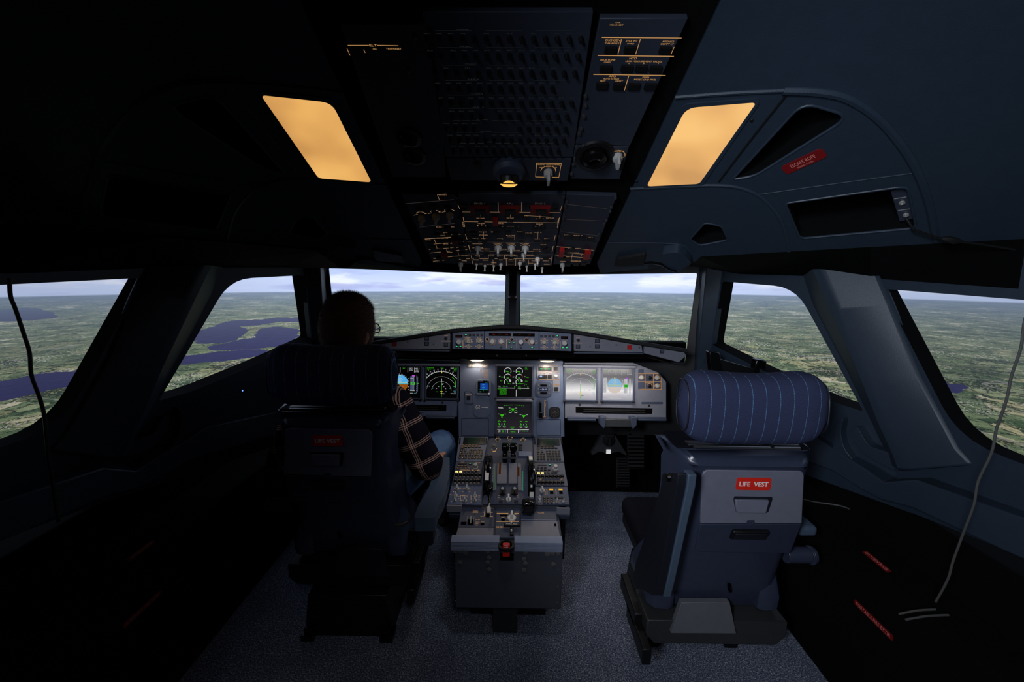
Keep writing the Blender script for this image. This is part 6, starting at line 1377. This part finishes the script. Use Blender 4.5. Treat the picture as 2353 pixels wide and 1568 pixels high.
knob(oh, OP, *kF(1238, 735), .008, .02, 'pointer', 'knob_grey'); knob(oh, OP, *kF(1055, 745), .007, .02, 'pointer', 'knob_grey')
# left column
for x, y in ((292, 290), (428, 275), (563, 262)):
    knob(oh, OP, *kF(x, y), .0115, .032, 'pointer', 'knob_grey', name='selector'); c_ = OP.uv(*kF(x - 5, y - 20)); am.arc(c_[0], c_[1], .016, .0014, 30, 150, .0006, 10); fl(x - 78, y - 18, x - 40, y - 28, .8); fl(x + 25, y - 32, x + 48, y - 36, .8)
fl(440, 72, 460, 120, 1.2); fl(445, 72, 525, 66, 1.2); ft('ADIRS', 495, 76, 18); fb(505, 92, 16, 7)
for x, y in ((262, 215), (400, 180), (540, 195), (395, 205)): fb(x, y, 14, 6)
for x, y in ((440, 408), (515, 402), (590, 400), (440, 460), (545, 455), (615, 452), (460, 520), (545, 515), (660, 515), (400, 580), (470, 572), (535, 565), (595, 562), (665, 558), (500, 608), (590, 600), (680, 592), (590, 645), (680, 638), (460, 690), (560, 688), (620, 682), (690, 675), (375, 535)): fb(x, y, 14, 6)
fb(612, 508, 15, 13, 'dark_red', 'guarded_switch', d=.014); fb(512, 655, 13, 11, 'dark_red', 'guarded_switch', d=.014); knob(oh, OP, *kF(668, 740), .009, .03, 'pointer', 'knob_grey')
for a in ((320, 500, 590, 482, 1.4), (410, 505, 430, 545, 1.2), (350, 555, 695, 525, .9), (430, 565, 438, 590, .9), (360, 602, 720, 575, .9), (375, 636, 730, 602, .9), (530, 602, 538, 625, .9), (400, 688, 750, 655, .9), (640, 620, 645, 655, .9), (400, 716, 755, 690, .9), (415, 468, 670, 455, .5)): fl(*a)
for t_, x, y, w_ in (('ELAC 1', 465, 385, 16), ('SEC', 590, 384, 8), ('FLT CTL', 520, 440, 10), ('EVAC', 350, 508, 12), ('EMER ELEC PWR', 490, 492, 26), ('GPWS', 520, 548, 12), ('TERR', 590, 545, 12), ('RCDR', 500, 596, 12), ('OXYGEN', 560, 630, 12), ('CALLS', 430, 688, 10), ('MECH', 700, 665, 10), ('WIPER', 700, 712, 12)): ft(t_, x, y, w_)
# right column
for x, y in ((1690, 475), (1765, 485), (1840, 492), (1920, 498), (1695, 610), (1850, 618), (1740, 600), (1620, 678), (1690, 690), (1860, 700), (1700, 745), (1780, 742), (1850, 735)): fb(x, y, 14, 6)
fb(1640, 612, 11, 14, 'red_plastic', 'guarded_switch', d=.016); fb(1885, 635, 14, 14, 'red_plastic', 'guarded_switch', d=.016); knob(oh, OP, *kF(1648, 745), .009, .03, 'pointer', 'knob_grey')
for a in ((1590, 573, 1950, 610, .9), (1680, 630, 1870, 650, .9), (1575, 655, 1920, 688, 1.0), (1745, 645, 1730, 718, 1.0), (1835, 650, 1828, 672, .9), (1730, 715, 1850, 722, .9)): fl(*a)
for t_, x, y, w_ in (('ELAC 2', 1690, 462, 12), ('FAC 2', 1800, 466, 20), ('SEC 2', 1920, 485, 10), ('CARGO HEAT', 1765, 592, 28), ('CARGO SMOKE', 1750, 634, 26), ('VENT', 1700, 672, 10), ('ENG MAN START', 1790, 712, 26), ('WIPER', 1650, 718, 14)): ft(t_, x, y, w_)
for x, y in ((1660, 90), (1690, 140), (1680, 180), (1665, 265), (1655, 300), (1632, 410), (1620, 470), (2160, 100), (2120, 190), (2108, 232), (2072, 315), (2052, 350), (2005, 450), (1972, 545), (630, 95), (600, 140), (650, 300)): 
    b = MB(); b.lathe([(.0045, 0), (.004, .005), (0, .006)], 10); make('quarter_turn_screw', b, 'frame_metal', oh, OP.at(*kF(x, y)))
for a in ((1690, 165, 2080, 208), (1690, 310, 2030, 325), (1640, 430, 2000, 470), (270, 385, 610, 350), (130, 160, 600, 120)): fl(a[0], a[1], a[2], a[3], .9, lgm)
# aft panels: maintenance panel with lit amber titles
def al(a, b, c, d, w_=1.2, mb=None): ln(mb or gm, OP, *kA(a, b), *kA(c, d), w_, .0006)
def at_(t_, x, y, w_, h_=2.6, mb=None): tx(mb or gm, OP, t_, *kA(x, y), w_, h_, .0008)
for a in ((1745, 183, 2258, 187, 1.8), (1718, 300, 2208, 306, 1.8), (1690, 422, 2155, 429, 1.6), (1872, 195, 1848, 292, 1.4), (1993, 195, 1962, 292, 1.4), (1918, 432, 1890, 525, 1.4), (2210, 245, 2190, 292, 1.4)): al(*a)
for t_, x, y, w_, h_ in (('HEAD SET', 1840, 104, 31, 3), ('CVR', 1848, 90, 12, 3), ('OXYGEN', 1815, 202, 35, 5), ('TMR RESET', 1810, 222, 34, 3.4), ('SVCE INT', 1937, 206, 27, 4), ('OVRD', 1930, 224, 16, 3.2), ('AVIONICS', 2172, 210, 27, 4), ('COMPT LT', 2165, 226, 30, 4), ('BLUE PUMP', 1784, 328, 34, 3.6), ('OVRD', 1780, 343, 16, 3), ('HYD', 1946, 318, 17, 5), ('LEAK MEASUREMENT VALVES', 2015, 338, 84, 3.6), ('G', 1920, 350, 3, 3), ('B', 2015, 350, 3, 3), ('Y', 2110, 350, 3, 3), ('APU', 1812, 434, 16, 4.4), ('AUTO EXTING', 1805, 450, 36, 3.4), ('TEST', 1750, 464, 13, 3.2), ('RESET', 1857, 464, 17, 3.4), ('ENG', 2028, 438, 15, 4.2), ('FADEC GND PWR', 2022, 455, 50, 3.6)): at_(t_, x, y, w_, h_)
for x, y in ((1800, 262), (1925, 258), (2150, 262), (1770, 385), (1905, 380), (1998, 380), (2090, 385), (1745, 492), (1855, 495), (1950, 497), (2055, 497)): fb(x, y, 27, 14, k=kA)
al(110, 235, 245, 235, 1.2); al(300, 235, 435, 237, 1.2); al(105, 255, 125, 300, 1.2); al(212, 262, 222, 282, 1.2); at_('ELT', 273, 235, 17, 4.6); at_('TEST/RESET', 405, 256, 35, 3); at_('ON', 282, 258, 8, 3)
# circuit breakers, row after row
cbm = MB(); cbm.lathe([(.0050, 0), (.0050, .003), (.0034, .0035), (.0032, .011), (0, .0115)], 10); cbm.cur = 1; cbm.lathe([(.0033, .0035), (.0033, .0055), (.0030, .0055)], 10)
cb0 = make('circuit_breaker', cbm, ['black', 'green_faint'], oh, OP.at(*kA(790, 915))); nb = 1; fm = MB(); rest = MB(); rng = random.Random(5)
for (y, x0, x1, n_) in ((915, 790, 1465, 14), (845, 770, 1500, 14), (770, 745, 1510, 14), (690, 720, 1520, 14), (605, 710, 1550, 14), (510, 690, 1560, 14), (412, 672, 1570, 14), (300, 640, 1590, 14), (190, 620, 1610, 14)):
    for i in range(n_):
        x = x0 + (x1 - x0) * i / (n_ - 1)
        if (y == 770 and 3 < i < 8) or (y == 690 and i in (0, 5)) or (y == 510 and i > 11): continue
        if i or y != 915:
            if nb < 99:
                c = cb0.copy(); COL.objects.link(c); c.parent = oh; c.matrix_basis = WM[oh.name].inverted() @ OP.at(*kA(x, y)); nb += 1
            else:
                u_ = OP.uv(*kA(x, y)); rest.lathe([(.0050, 0), (.0050, .003), (.0034, .0035), (.0032, .011), (0, .0115)], 8, Matrix.Translation((u_[0], u_[1], 0)))
        if rng.random() < .8: tx(fm, OP, rng.choice(('ADR1', 'ELAC', 'TR2', 'FMGC', 'VHF', 'SEC1', 'BMC', 'HUDC', 'ILS', 'FCDC', 'ANTI', 'AFT')), *kA(x, y - 32), 12, 2.0, .0008)
    for j in range(3): xa = x0 + (x1 - x0) * (.05 + j * .33); al(xa, y - 50, xa + (x1 - x0) * .24, y - 50, .6, fm)
    tx(fm, OP, {915: 'LIGHTING', 845: 'FLIGHT CONTROLS', 770: 'AIR COND', 690: 'AIR BLEED', 605: 'COM', 510: 'NAV', 412: 'HYDRAULIC', 300: 'FUEL', 190: 'ENGINE'}[y], *kA(x0 + 230, y - 58), 26, 2.4, .0008)
o_ = make('circuit_breaker_rows', rest, 'black', oh, OP.mat); o_['kind'] = 'stuff'
make('legend', am, 'legend', oh, OP.mat); make('legend_white', lgm, 'legend_dim', oh, OP.mat); make('legend_amber', gm, 'amber', oh, OP.mat); make('legend_faint', fm, 'legend_faint', oh, OP.mat)
for i in range(9):
    for x in (1660 - (0), 705):
        pass
for x, y in ((1640, 560), (1640, 620), (1630, 690), (1612, 770), (1600, 800), (1585, 890), (1625, 880), (1570, 960), (1562, 1000), (1550, 1060), (500, 395), (545, 180)):
    b = MB(); b.lathe([(.0045, 0), (.004, .005), (0, .006)], 10); make('quarter_turn_screw', b, 'frame_metal', oh, OP.at(*kA(x, y)))
# lower strip: dome lamp, loudspeaker grille, audio switching
p = OP.hit(*kA(1148, 1030)); t = thing('dome_lamp', p, 'round black spotlight with a glowing amber lens hanging at the middle of the overhead panel', 'lamp')
M = OP.at(*kA(1148, 1035)); make('base', MB().lathe([(.042, -.004), (.042, .012), (.034, .020), (.024, .022), (0, .022)], 32), 'panel_dark', t, M, bev=.002)
tip = p + Vector((0, -.004, -.046)); m = MB(); m.cyl(p + OP.n * .018, tip + Vector((0, 0, .008)), .022, .024, 28); make('barrel', m, 'black', t, bev=.002); m = MB(); m.lathe([(.0215, .012), (.0215, .003), (.015, -.001), (0, -.003)], 28, Matrix.Translation(tip + Vector((0, -.003, .003)))); make('lens', m, 'dome_bulb', t)
knob(oh, OP, *kA(1400, 1050), .012, .036, 'pointer', 'knob_grey', name='selector'); knob(oh, OP, *kA(1845, 950), .0125, .032, 'pointer', 'knob_grey', name='selector')
b = MB()
for a in ((1325, 993, 1484, 995), (1484, 995, 1468, 1085), (1468, 1085, 1318, 1082), (1318, 1082, 1325, 993)): al(*a, .9, b)
at_('AUDIO SWITCHING', 1402, 1002, 52, 2.8, b); at_('NORM', 1400, 1016, 9, 2.2, b); at_('CAPT', 1352, 1022, 9, 2.2, b); at_('F/O', 1446, 1022, 7, 2.2, b); at_('READING LT', 1852, 917, 25, 2.6, b); at_('OFF', 1802, 955, 6, 2.2, b); at_('BRT', 1880, 955, 6, 2.2, b)
for x, y, r_ in ((1400, 1045, .019), (1845, 948, .018)): u_ = OP.uv(*kA(x, y)); b.arc(u_[0], u_[1], r_, .0012, 0, 180, .0006, 16)
make('legend', b, 'amber', oh, OP.mat)
b = MB(); u_ = (0, 0)
for r_ in (.004, .010, .016): b.arc(0, 0, r_, .003, 0, 360, .001, 20, 2)
make('buzzer_grille', b, 'frame_metal', oh, OP.at(*kA(848, 1005))); fb(943, 1003, 17, 9, k=kA); tx(am, OP, 'CALL', *kA(940, 986), 12, 2.4)
p = OP.hit(*kA(1700, 945)); t = thing('air_outlet', p, 'black ball air outlet beside the reading light knob on the overhead panel', 'air vent')
M = OP.at(*kA(1698, 945)); make('ring', MB().lathe([(.048, 0), (.046, .006), (.036, .008), (.034, .002), (0, .002)], 32), 'black', t, M); b = MB(); b.lathe([(.030, .004), (.028, .018), (.018, .026), (.012, .024), (.010, .012), (0, .012)], 28); make('ball', b, 'black_gloss', t, M)
for x, y in ((505, 828), (540, 945)):
    p = OP.hit(*kA(x, y)); t = tag(make('air_outlet', MB().lathe([(.030, 0), (.029, .005), (.020, .008), (.018, .003), (0, .003)], 28), 'black_gloss', None, OP.at(*kA(x, y))), 'dim round air outlet on the left of the overhead panel, ' + ('upper of the two' if y < 900 else 'lower of the two'), 'air vent', 'air outlets left of the breakers')

# ---------------------------------------------------------------- ceiling lamps, pockets, placards, trims on the side ceilings
MX_ = -.028
def mirC(mb): 
    c = mirror(mb); c.v = [v + Vector((MX_, 0, 0)) for v in c.v]; return c
def lampmat():
    m = bpy.data.materials.new('lamp_diffuser'); m.use_nodes = True; nt = m.node_tree; b = nt.nodes['Principled BSDF']; tc = nt.nodes.new('ShaderNodeTexCoord')
    n = tex(nt, 'Noise', S(nt, tc.outputs['Object']), 5, 2); c = ramp(nt, n, [(.34, (204, 148, 82)), (.52, (234, 176, 98)), (.68, (246, 192, 112))]); nt.links.new(c.o, b.inputs['Emission Color']); b.inputs['Emission Strength'].default_value = 1.0; b.inputs['Base Color'].default_value = (.1, .1, .1, 1); b.inputs['Roughness'].default_value = .5; MATS['lamp_diffuser'] = m
lampmat()
cfn = lambda x, y, z: CR.o + CR.ex * x + CR.ey * y + CR.n * z
for sd, lab in ((1, 'glowing amber ceiling light right of the overhead panel'), (-1, 'glowing amber ceiling light left of the overhead panel')):
    pts = rounded(poly(CR, [(1577, 246), (1739, 233), (1607, 421), (1486, 427)]), [.022, .010, .010, .012], 6); m = MB(); m.prism(pts, -.002, .0025, fn=cfn); m = m if sd > 0 else mirC(m)
    c = sum((v for v in m.v), Vector()) / len(m.v); t = thing('ceiling_light', c, lab, 'lamp', 'ceiling lights'); make('diffuser', m, 'lamp_diffuser', t)
    big = rounded(poly(CR, [(1567, 238), (1753, 224), (1612, 429), (1476, 435)]), .016, 5); m = MB(); m.prism(big, -.001, .003, [pts], fn=cfn); m = m if sd > 0 else mirC(m); make('frame', m, 'liner_blue', t)
    for x, y in ((1727, 277), (1625, 407), (1463, 417), (1547, 291)):
        m = MB(); p = CR.hit(x, y); m.lathe([(.004, 0), (.003, .002), (0, .002)], 8, Matrix.Translation(p) @ CR.mat.to_3x3().to_4x4()); m = m if sd > 0 else mirC(m); make('screw', m, 'black', t)
def ridge(path, r, name, mt='liner_blue'):
    for sd in (1, -1):
        P2 = [CR.hit(*p) - CR.n * r * .2 for p in path]; Q = []
        for i in range(len(P2) - 1):
            a, b_, c, d = P2[max(i - 1, 0)], P2[i], P2[i + 1], P2[min(i + 2, len(P2) - 1)]
            for k in range(5): t_ = k / 5; Q.append(.5 * ((2 * b_) + (c - a) * t_ + (2 * a - 5 * b_ + 4 * c - d) * t_ * t_ + (3 * b_ - a - 3 * c + d) * t_ ** 3))
        Q.append(P2[-1]); m = MB(); m.tube(Q, r, 8); m = m if sd > 0 else mirC(m); struct(make(name, m, mt))
ridge([(1552, 224), (1640, 217), (1720, 212), (1800, 209)], .005, 'trim_12')
ridge([(1800, 209), (1880, 212), (1950, 228), (2020, 275), (2075, 340), (2110, 400), (2135, 470), (2152, 553)], .009, 'trim_13')
ridge([(1449, 434), (1540, 429), (1640, 426), (1700, 432), (1750, 455), (1790, 500), (1806, 545), (1813, 578)], .005, 'trim_14')
ridge([(1812, 213), (1730, 316), (1652, 418)], .003, 'trim_15', 'black')
ridge([(1740, 448), (1900, 425), (2122, 395)], .0018, 'trim_16')
ridge([(1395, 558), (1460, 558), (1540, 560), (1572, 566), (1590, 585)], .003, 'trim_17')
for k_, (h, rd) in enumerate(POCKETS):
    q2 = rounded(poly(CR, h), rd, 5)
    for sd in (1, -1):
        m = MB(); m.tube([cfn(x, y, -.001) for x, y in q2 + q2[:2]], .0032, 8); m = m if sd > 0 else mirC(m); struct(make('trim_%d' % (30 + k_), m, 'liner_blue'))
# escape rope placard
def placard(pl, c, ang, w_, h_, lines, name, lab, mt='dark_red', col='sign_pink', grp=None, cat='sign'):
    M = pl.mat.copy() if not isinstance(c, Matrix) else c
    if not isinstance(c, Matrix): M.translation = pl.hit(*c) + pl.n * .0012; M = M @ Matrix.Rotation(ang, 4, 'Z')
    t = tag(make(name, MB().prism(rr(0, 0, w_, h_, min(.008, h_ * .3)), -.0005, .0008), mt, None, M), lab, cat, grp)
    b = MB()
    for tt_, y, lw, lh in lines: b.text(tt_, 0, y, lw, lh, .0012)
    make('lettering', b, col, t, M); return t
# direction of the writing measured on the ceiling
pa, pb = CR.hit(1803, 391), CR.hit(1893, 350); dv = (pb - pa); ex = dv.normalized(); ey = CR.n.cross(ex); c_ = CR.hit(1846, 371) + CR.n * .0012
M = Matrix(((ex.x, ey.x, CR.n.x, c_.x), (ex.y, ey.y, CR.n.y, c_.y), (ex.z, ey.z, CR.n.z, c_.z), (0, 0, 0, 1)))
ht = abs((CR.hit(1846, 360) - CR.hit(1846, 382)).dot(ey)) * 1.15
placard(CR, M, 0, dv.length * 1.05, ht, [('ESCAPE ROPE', ht * .10, dv.length * .62, ht * .36), ('BEHIND COVER', -ht * .30, dv.length * .40, ht * .16)], 'escape_rope_sign', 'red sign reading ESCAPE ROPE slanted on the right ceiling panel')
# headset jack plate in the right pocket
pa = [CR.hit(*p) - CR.n * .012 for p in [(2048, 452), (2084, 446), (2102, 512), (2068, 518)]]; cc = sum(pa, Vector()) / 4; t = thing('jack_plate', cc, 'small metal plate with two sockets lettered HEADPHONES and MICROPHONE', 'socket plate')
m = MB(); m.add(pa + [p - CR.n * .006 for p in pa], [(0, 1, 2, 3), (7, 6, 5, 4), (0, 4, 5, 1), (1, 5, 6, 2), (2, 6, 7, 3), (3, 7, 4, 0)]); make('plate', m, 'overhead_grey', t)
ex = (pa[1] - pa[0]).normalized(); ey = CR.n.cross(ex)
def JM(x, y): c = CR.hit(x, y) - CR.n * .0112; return Matrix(((ex.x, ey.x, CR.n.x, c.x), (ex.y, ey.y, CR.n.y, c.y), (ex.z, ey.z, CR.n.z, c.z), (0, 0, 0, 1)))
s_ = (pa[1] - pa[0]).length
for tt_, x, y in (('HEADPHONES', 2069, 464), ('MICROPHONE', 2078, 491)): make('lettering', MB().text(tt_, 0, 0, s_ * .8, s_ * .11, 0), 'sign_white', t, JM(x, y))
for x, y in ((2073, 474), (2082, 502)): make('socket', MB().lathe([(.006, 0), (.006, .004), (.003, .005), (.003, .002), (0, .002)], 14), 'steel', t, JM(x, y))
q = [CR.hit(2082, 502) + CR.n * .0, CR.hit(2098, 512) + CR.n * .02, CR.hit(2130, 523) + CR.n * .02, CR.hit(2160, 531) + CR.n * .022, CR.hit(2200, 537) + CR.n * .022, CR.hit(2260, 551) + CR.n * .015, CR.hit(2340, 566) + CR.n * .012, CR.hit(2450, 575) + CR.n * .012]
m = MB(); m.tube(q, .0028, 8); tag(make('headset_cable', m, 'cable_black'), 'black cable plugged into the socket plate and running off along the right ceiling', 'cable')
m = MB(); m.tube([CR.hit(2162, 531) + CR.n * .022, CR.hit(2176, 533) + CR.n * .022, CR.hit(2192, 536) + CR.n * .022, CR.hit(2206, 538) + CR.n * .022], [.004, .0085, .0085, .004], 10); tag(make('cable_junction', m, 'cable_black'), 'thick black junction on the headset cable under the right ceiling', 'cable joint')
# visor arm fittings above the windscreens
for sd in (1, -1):
    m = MB(); m.prism(rounded(poly(CR, [(1522, 566), (1560, 560), (1578, 572), (1592, 588), (1572, 600), (1562, 610), (1545, 612), (1530, 603)]), .010, 4), 0, .03, fn=cfn); m = m if sd > 0 else mirC(m)
    c = sum((v for v in m.v), Vector()) / len(m.v); t = thing('visor_bracket', c, ('lit rounded bracket' if sd > 0 else 'dark rounded bracket') + ' at the ceiling edge above the %s windscreen' % ('right' if sd > 0 else 'left'), 'bracket', 'visor brackets')
    make('housing', m, 'liner_blue', t, bev=.004)
    m = MB(); P2 = [CR.hit(*p) + CR.n * .03 for p in [(1484, 588), (1500, 586), (1522, 590), (1540, 601), (1556, 606)]]; m.tube(P2, .005, 8); m = m if sd > 0 else mirC(m); make('arm', m, 'black_gloss', t)
    m = MB(); m.prism(rounded(poly(CR, [(1418, 590), (1484, 578), (1478, 602), (1412, 606)]), .004, 3), .001, .012, fn=cfn); m = m if sd > 0 else mirC(m); make('roller', m, 'rubber' if sd > 0 else 'frame_metal', t, bev=.002)

# ---------------------------------------------------------------- side console signs, cables, pedals, tablet mount
def signbox(P0, ex, ey, w_, h_, t_, lab, nm, grp):
    n_ = ex.cross(ey); M = Matrix(((ex.x, ey.x, n_.x, P0.x), (ex.y, ey.y, n_.y, P0.y), (ex.z, ey.z, n_.z, P0.z), (0, 0, 0, 1)))
    return placard(None, M, 0, w_, h_, [(t_, 0, w_ * .88, h_ * .60)], nm, lab, 'dark_red', 'sign_pink', grp)
# console top slopes from (1.15,.49) to (1.27,.52); inner face at x=1.12
for sd in (1, -1):
    a = hitz(1988, 1264, .508); b_ = hitz(2044, 1309, .508); c = (a + b_) / 2 if sd > 0 else None
    if sd > 0: c = Vector((c.x, c.y, .5085)); L_ = (b_ - a).length
    c0 = Vector((sd * c_ox, c_oy, .5095)) if sd < 0 else c
    if sd > 0: c_ox, c_oy, c_L = c.x, c.y, L_
    ey_ = Vector((-1 if sd > 0 else 1, 0, 0)); ex_ = Vector((0, -1 if sd > 0 else 1, 0)); ey_ = Vector((1 if sd > 0 else 1, 0, 0)) if sd > 0 else Vector((-1, 0, 0))
    c0.z = .49 + (abs(c0.x) - 1.15) * .25 + .0018
    if sd > 0: ex_, ey_ = Vector((0, -1, 0)), Vector((.97, 0, .243))
    else: ex_, ey_ = Vector((0, 1, 0)), Vector((-.97, 0, .243))
    signbox(c0, ex_, ey_, .098, .016, 'OXYGEN MASK', 'small red sign reading OXYGEN MASK on the %s side console' % ('right' if sd > 0 else 'left'), 'oxygen_mask_sign', 'oxygen mask signs')
    fa = hitx(1960, 1378, 1.118); fb_ = hitx(2056, 1474, 1.118); fc = (fa + fb_) / 2
    c0 = Vector((sd * 1.1185, fc.y, min(fc.z, .385)))
    ex_ = Vector((0, -1, 0)) if sd > 0 else Vector((0, 1, 0)); ey_ = Vector((0, 0, 1))
    signbox(c0, ex_, ey_, abs(fa.y - fb_.y) * .92, .018, 'PORTABLE FIRE EXTIR', 'long red sign reading PORTABLE FIRE EXTIR low on the %s console' % ('right' if sd > 0 else 'left'), 'fire_extinguisher_sign', 'fire extinguisher signs')
def cable(pts, r, nm, lab, mt='cable_black'):
    Q = []
    for i in range(len(pts) - 1):
        a, b_, c, d = pts[max(i - 1, 0)], pts[i], pts[i + 1], pts[min(i + 2, len(pts) - 1)]
        for k in range(4): t_ = k / 4; Q.append(.5 * ((2 * b_) + (c - a) * t_ + (2 * a - 5 * b_ + 4 * c - d) * t_ * t_ + (3 * b_ - a - 3 * c + d) * t_ ** 3))
    Q.append(pts[-1]); m = MB(); m.tube(Q, r, 8); return tag(make(nm, m, mt), lab, 'cable')
cable([hitx(*p, -1.10) for p in [(22, 640), (24, 680), (36, 712), (56, 772), (68, 812), (72, 862), (90, 912), (101, 952), (106, 1000), (112, 1060), (120, 1100), (128, 1160), (135, 1200)]], .0038, 'hanging_cable', 'black cable hanging down in front of the leftmost window')
cable([hitx(*p, 1.09) for p in [(2375, 690), (2355, 735), (2346, 800), (2325, 862), (2312, 922), (2290, 986), (2278, 1042), (2248, 1106), (2238, 1160), (2215, 1222), (2190, 1290), (2178, 1332), (2150, 1384)]], .0026, 'hanging_cable', 'thin grey and black cable hanging down in front of the rightmost window', 'cable_grey')
cable([Vector((1.16, 1.62, .50)), Vector((1.20, 1.55, .52)), Vector((1.26, 1.50, .535)), Vector((1.28, 1.46, .54))], .003, 'thin_lead', 'thin pale lead lying on the right console beside the empty seat', 'cable_grey')
for i, (a, b_) in enumerate((((2065, 1412), (2150, 1401)), ((2080, 1425), (2180, 1414)))):
    p, q = hitz(*a, .50), hitz(*b_, .53); cable([p, p.lerp(q, .5) + Vector((0, 0, .004)), q], .0028, 'thin_lead', ('upper' if i == 0 else 'lower') + ' of two thin leads on the right console near the hanging cable', 'cable_grey')
# rudder pedals right
p = hity(1399, 1020, 2.12); t = thing('rudder_pedal_column', p, 'grey winged pedal adjuster with a black hub and white tag in the right footwell', 'pedal column')
YP = Pl((0, 2.12, p.z), (0, -1, 0)); m = MB(); m.prism(rounded(poly(YP, [(1383, 1000), (1413, 1000), (1441, 1046), (1436, 1046), (1422, 1038), (1406, 1042), (1392, 1042), (1378, 1038), (1362, 1046), (1358, 1044)]), .004, 3), -.03, 0, fn=lambda x, y, z: YP.o + YP.ex * x + YP.ey * y + YP.n * z); make('wing_plate', m, 'frame_metal', t, bev=.003)
m = MB(); m.lathe([(.033, 0), (.031, .010), (.012, .014), (0, .014)], 24); make('hub', m, 'black', t, YP.at(1399, 1012)); make('handle', MB().box((0, .0, .020), (.012, .05, .012)).box((0, .026, .020), (.04, .014, .012)), 'rubber', t, YP.at(1399, 1010), bev=.002)
make('white_tag', MB().box((0, 0, .002), (.0235, .0235, .002)), 'white_tag_m' if 'white_tag_m' in MATS else 'white_lit', t, YP.at(1398, 1038))  # tag is no lamp; its brightness is put in as glow
for x0, y0, x1, y1, l in ((1440, 985, 1480, 1078, 'upper ribbed black rudder pedal at the far side of the right footwell'), (1415, 1052, 1447, 1122, 'lower ribbed black rudder pedal below the pedal adjuster')):
    a = hity((x0 + x1) / 2, (y0 + y1) / 2, 2.2); w_ = (x1 - x0) / F * 2.25; h_ = (y1 - y0) / F * 2.3; t = thing('rudder_pedal', a, l, 'pedal', 'rudder pedals'); M = Matrix.Translation(a) @ Matrix.Rotation(R(78), 4, 'X')
    make('plate', MB().box((0, 0, 0), (w_, h_, .02)), 'rubber', t, M, bev=.003); b = MB()
    for i in range(11): b.box((0, -h_ / 2 + h_ * (i + .5) / 11, .012), (w_ * .9, h_ * .04, .006))
    make('tread', b, 'black_gloss', t, M)
# tablet mount behind the right headrest
a = hity(1690, 835, 1.80); t = thing('tablet_mount', a, 'black two pronged holder standing behind the striped headrest of the empty seat', 'holder')
for x0, y0, x1, y1 in ((1640, 808, 1650, 862), (1748, 826, 1744, 870)):
    p, q = hity(x0, y0, 1.80), hity(x1, y1, 1.80); m = MB(); m.prism([(p.x - .022, p.z), (p.x + .022, p.z - .004), (q.x + .02, q.z), (q.x - .03, q.z)], 1.79, 1.83, fn=lambda x, y, z: (x, z, y)); make('prong', m, 'black_gloss', t, bev=.004)
m = MB(); pts = [hity(x, y, 1.80) for x, y in ((1655, 826), (1738, 850), (1740, 880), (1640, 880))]; m.prism([(p.x, p.z) for p in pts], 1.80, 1.82, fn=lambda x, y, z: (x, z, y)); make('cross_plate', m, 'black', t); m = MB(); m.tube([hity(1690, 870, 1.81), Vector((1.0, 1.82, .85)), Vector((1.08, 1.80, .60))], .012, 10); make('arm', m, 'black', t)
# tiny blue lamps
p = hity(557, 898, 1.70); t = tag(make('indicator_lamp', MB().lathe([(.0035, 0), (.0028, .002), (0, .003)], 10), 'led_blue', None, Matrix.Translation(p) @ Matrix.Rotation(R(90), 4, 'X')), 'tiny blue indicator light glowing in the dark left of the occupied seat', 'light')
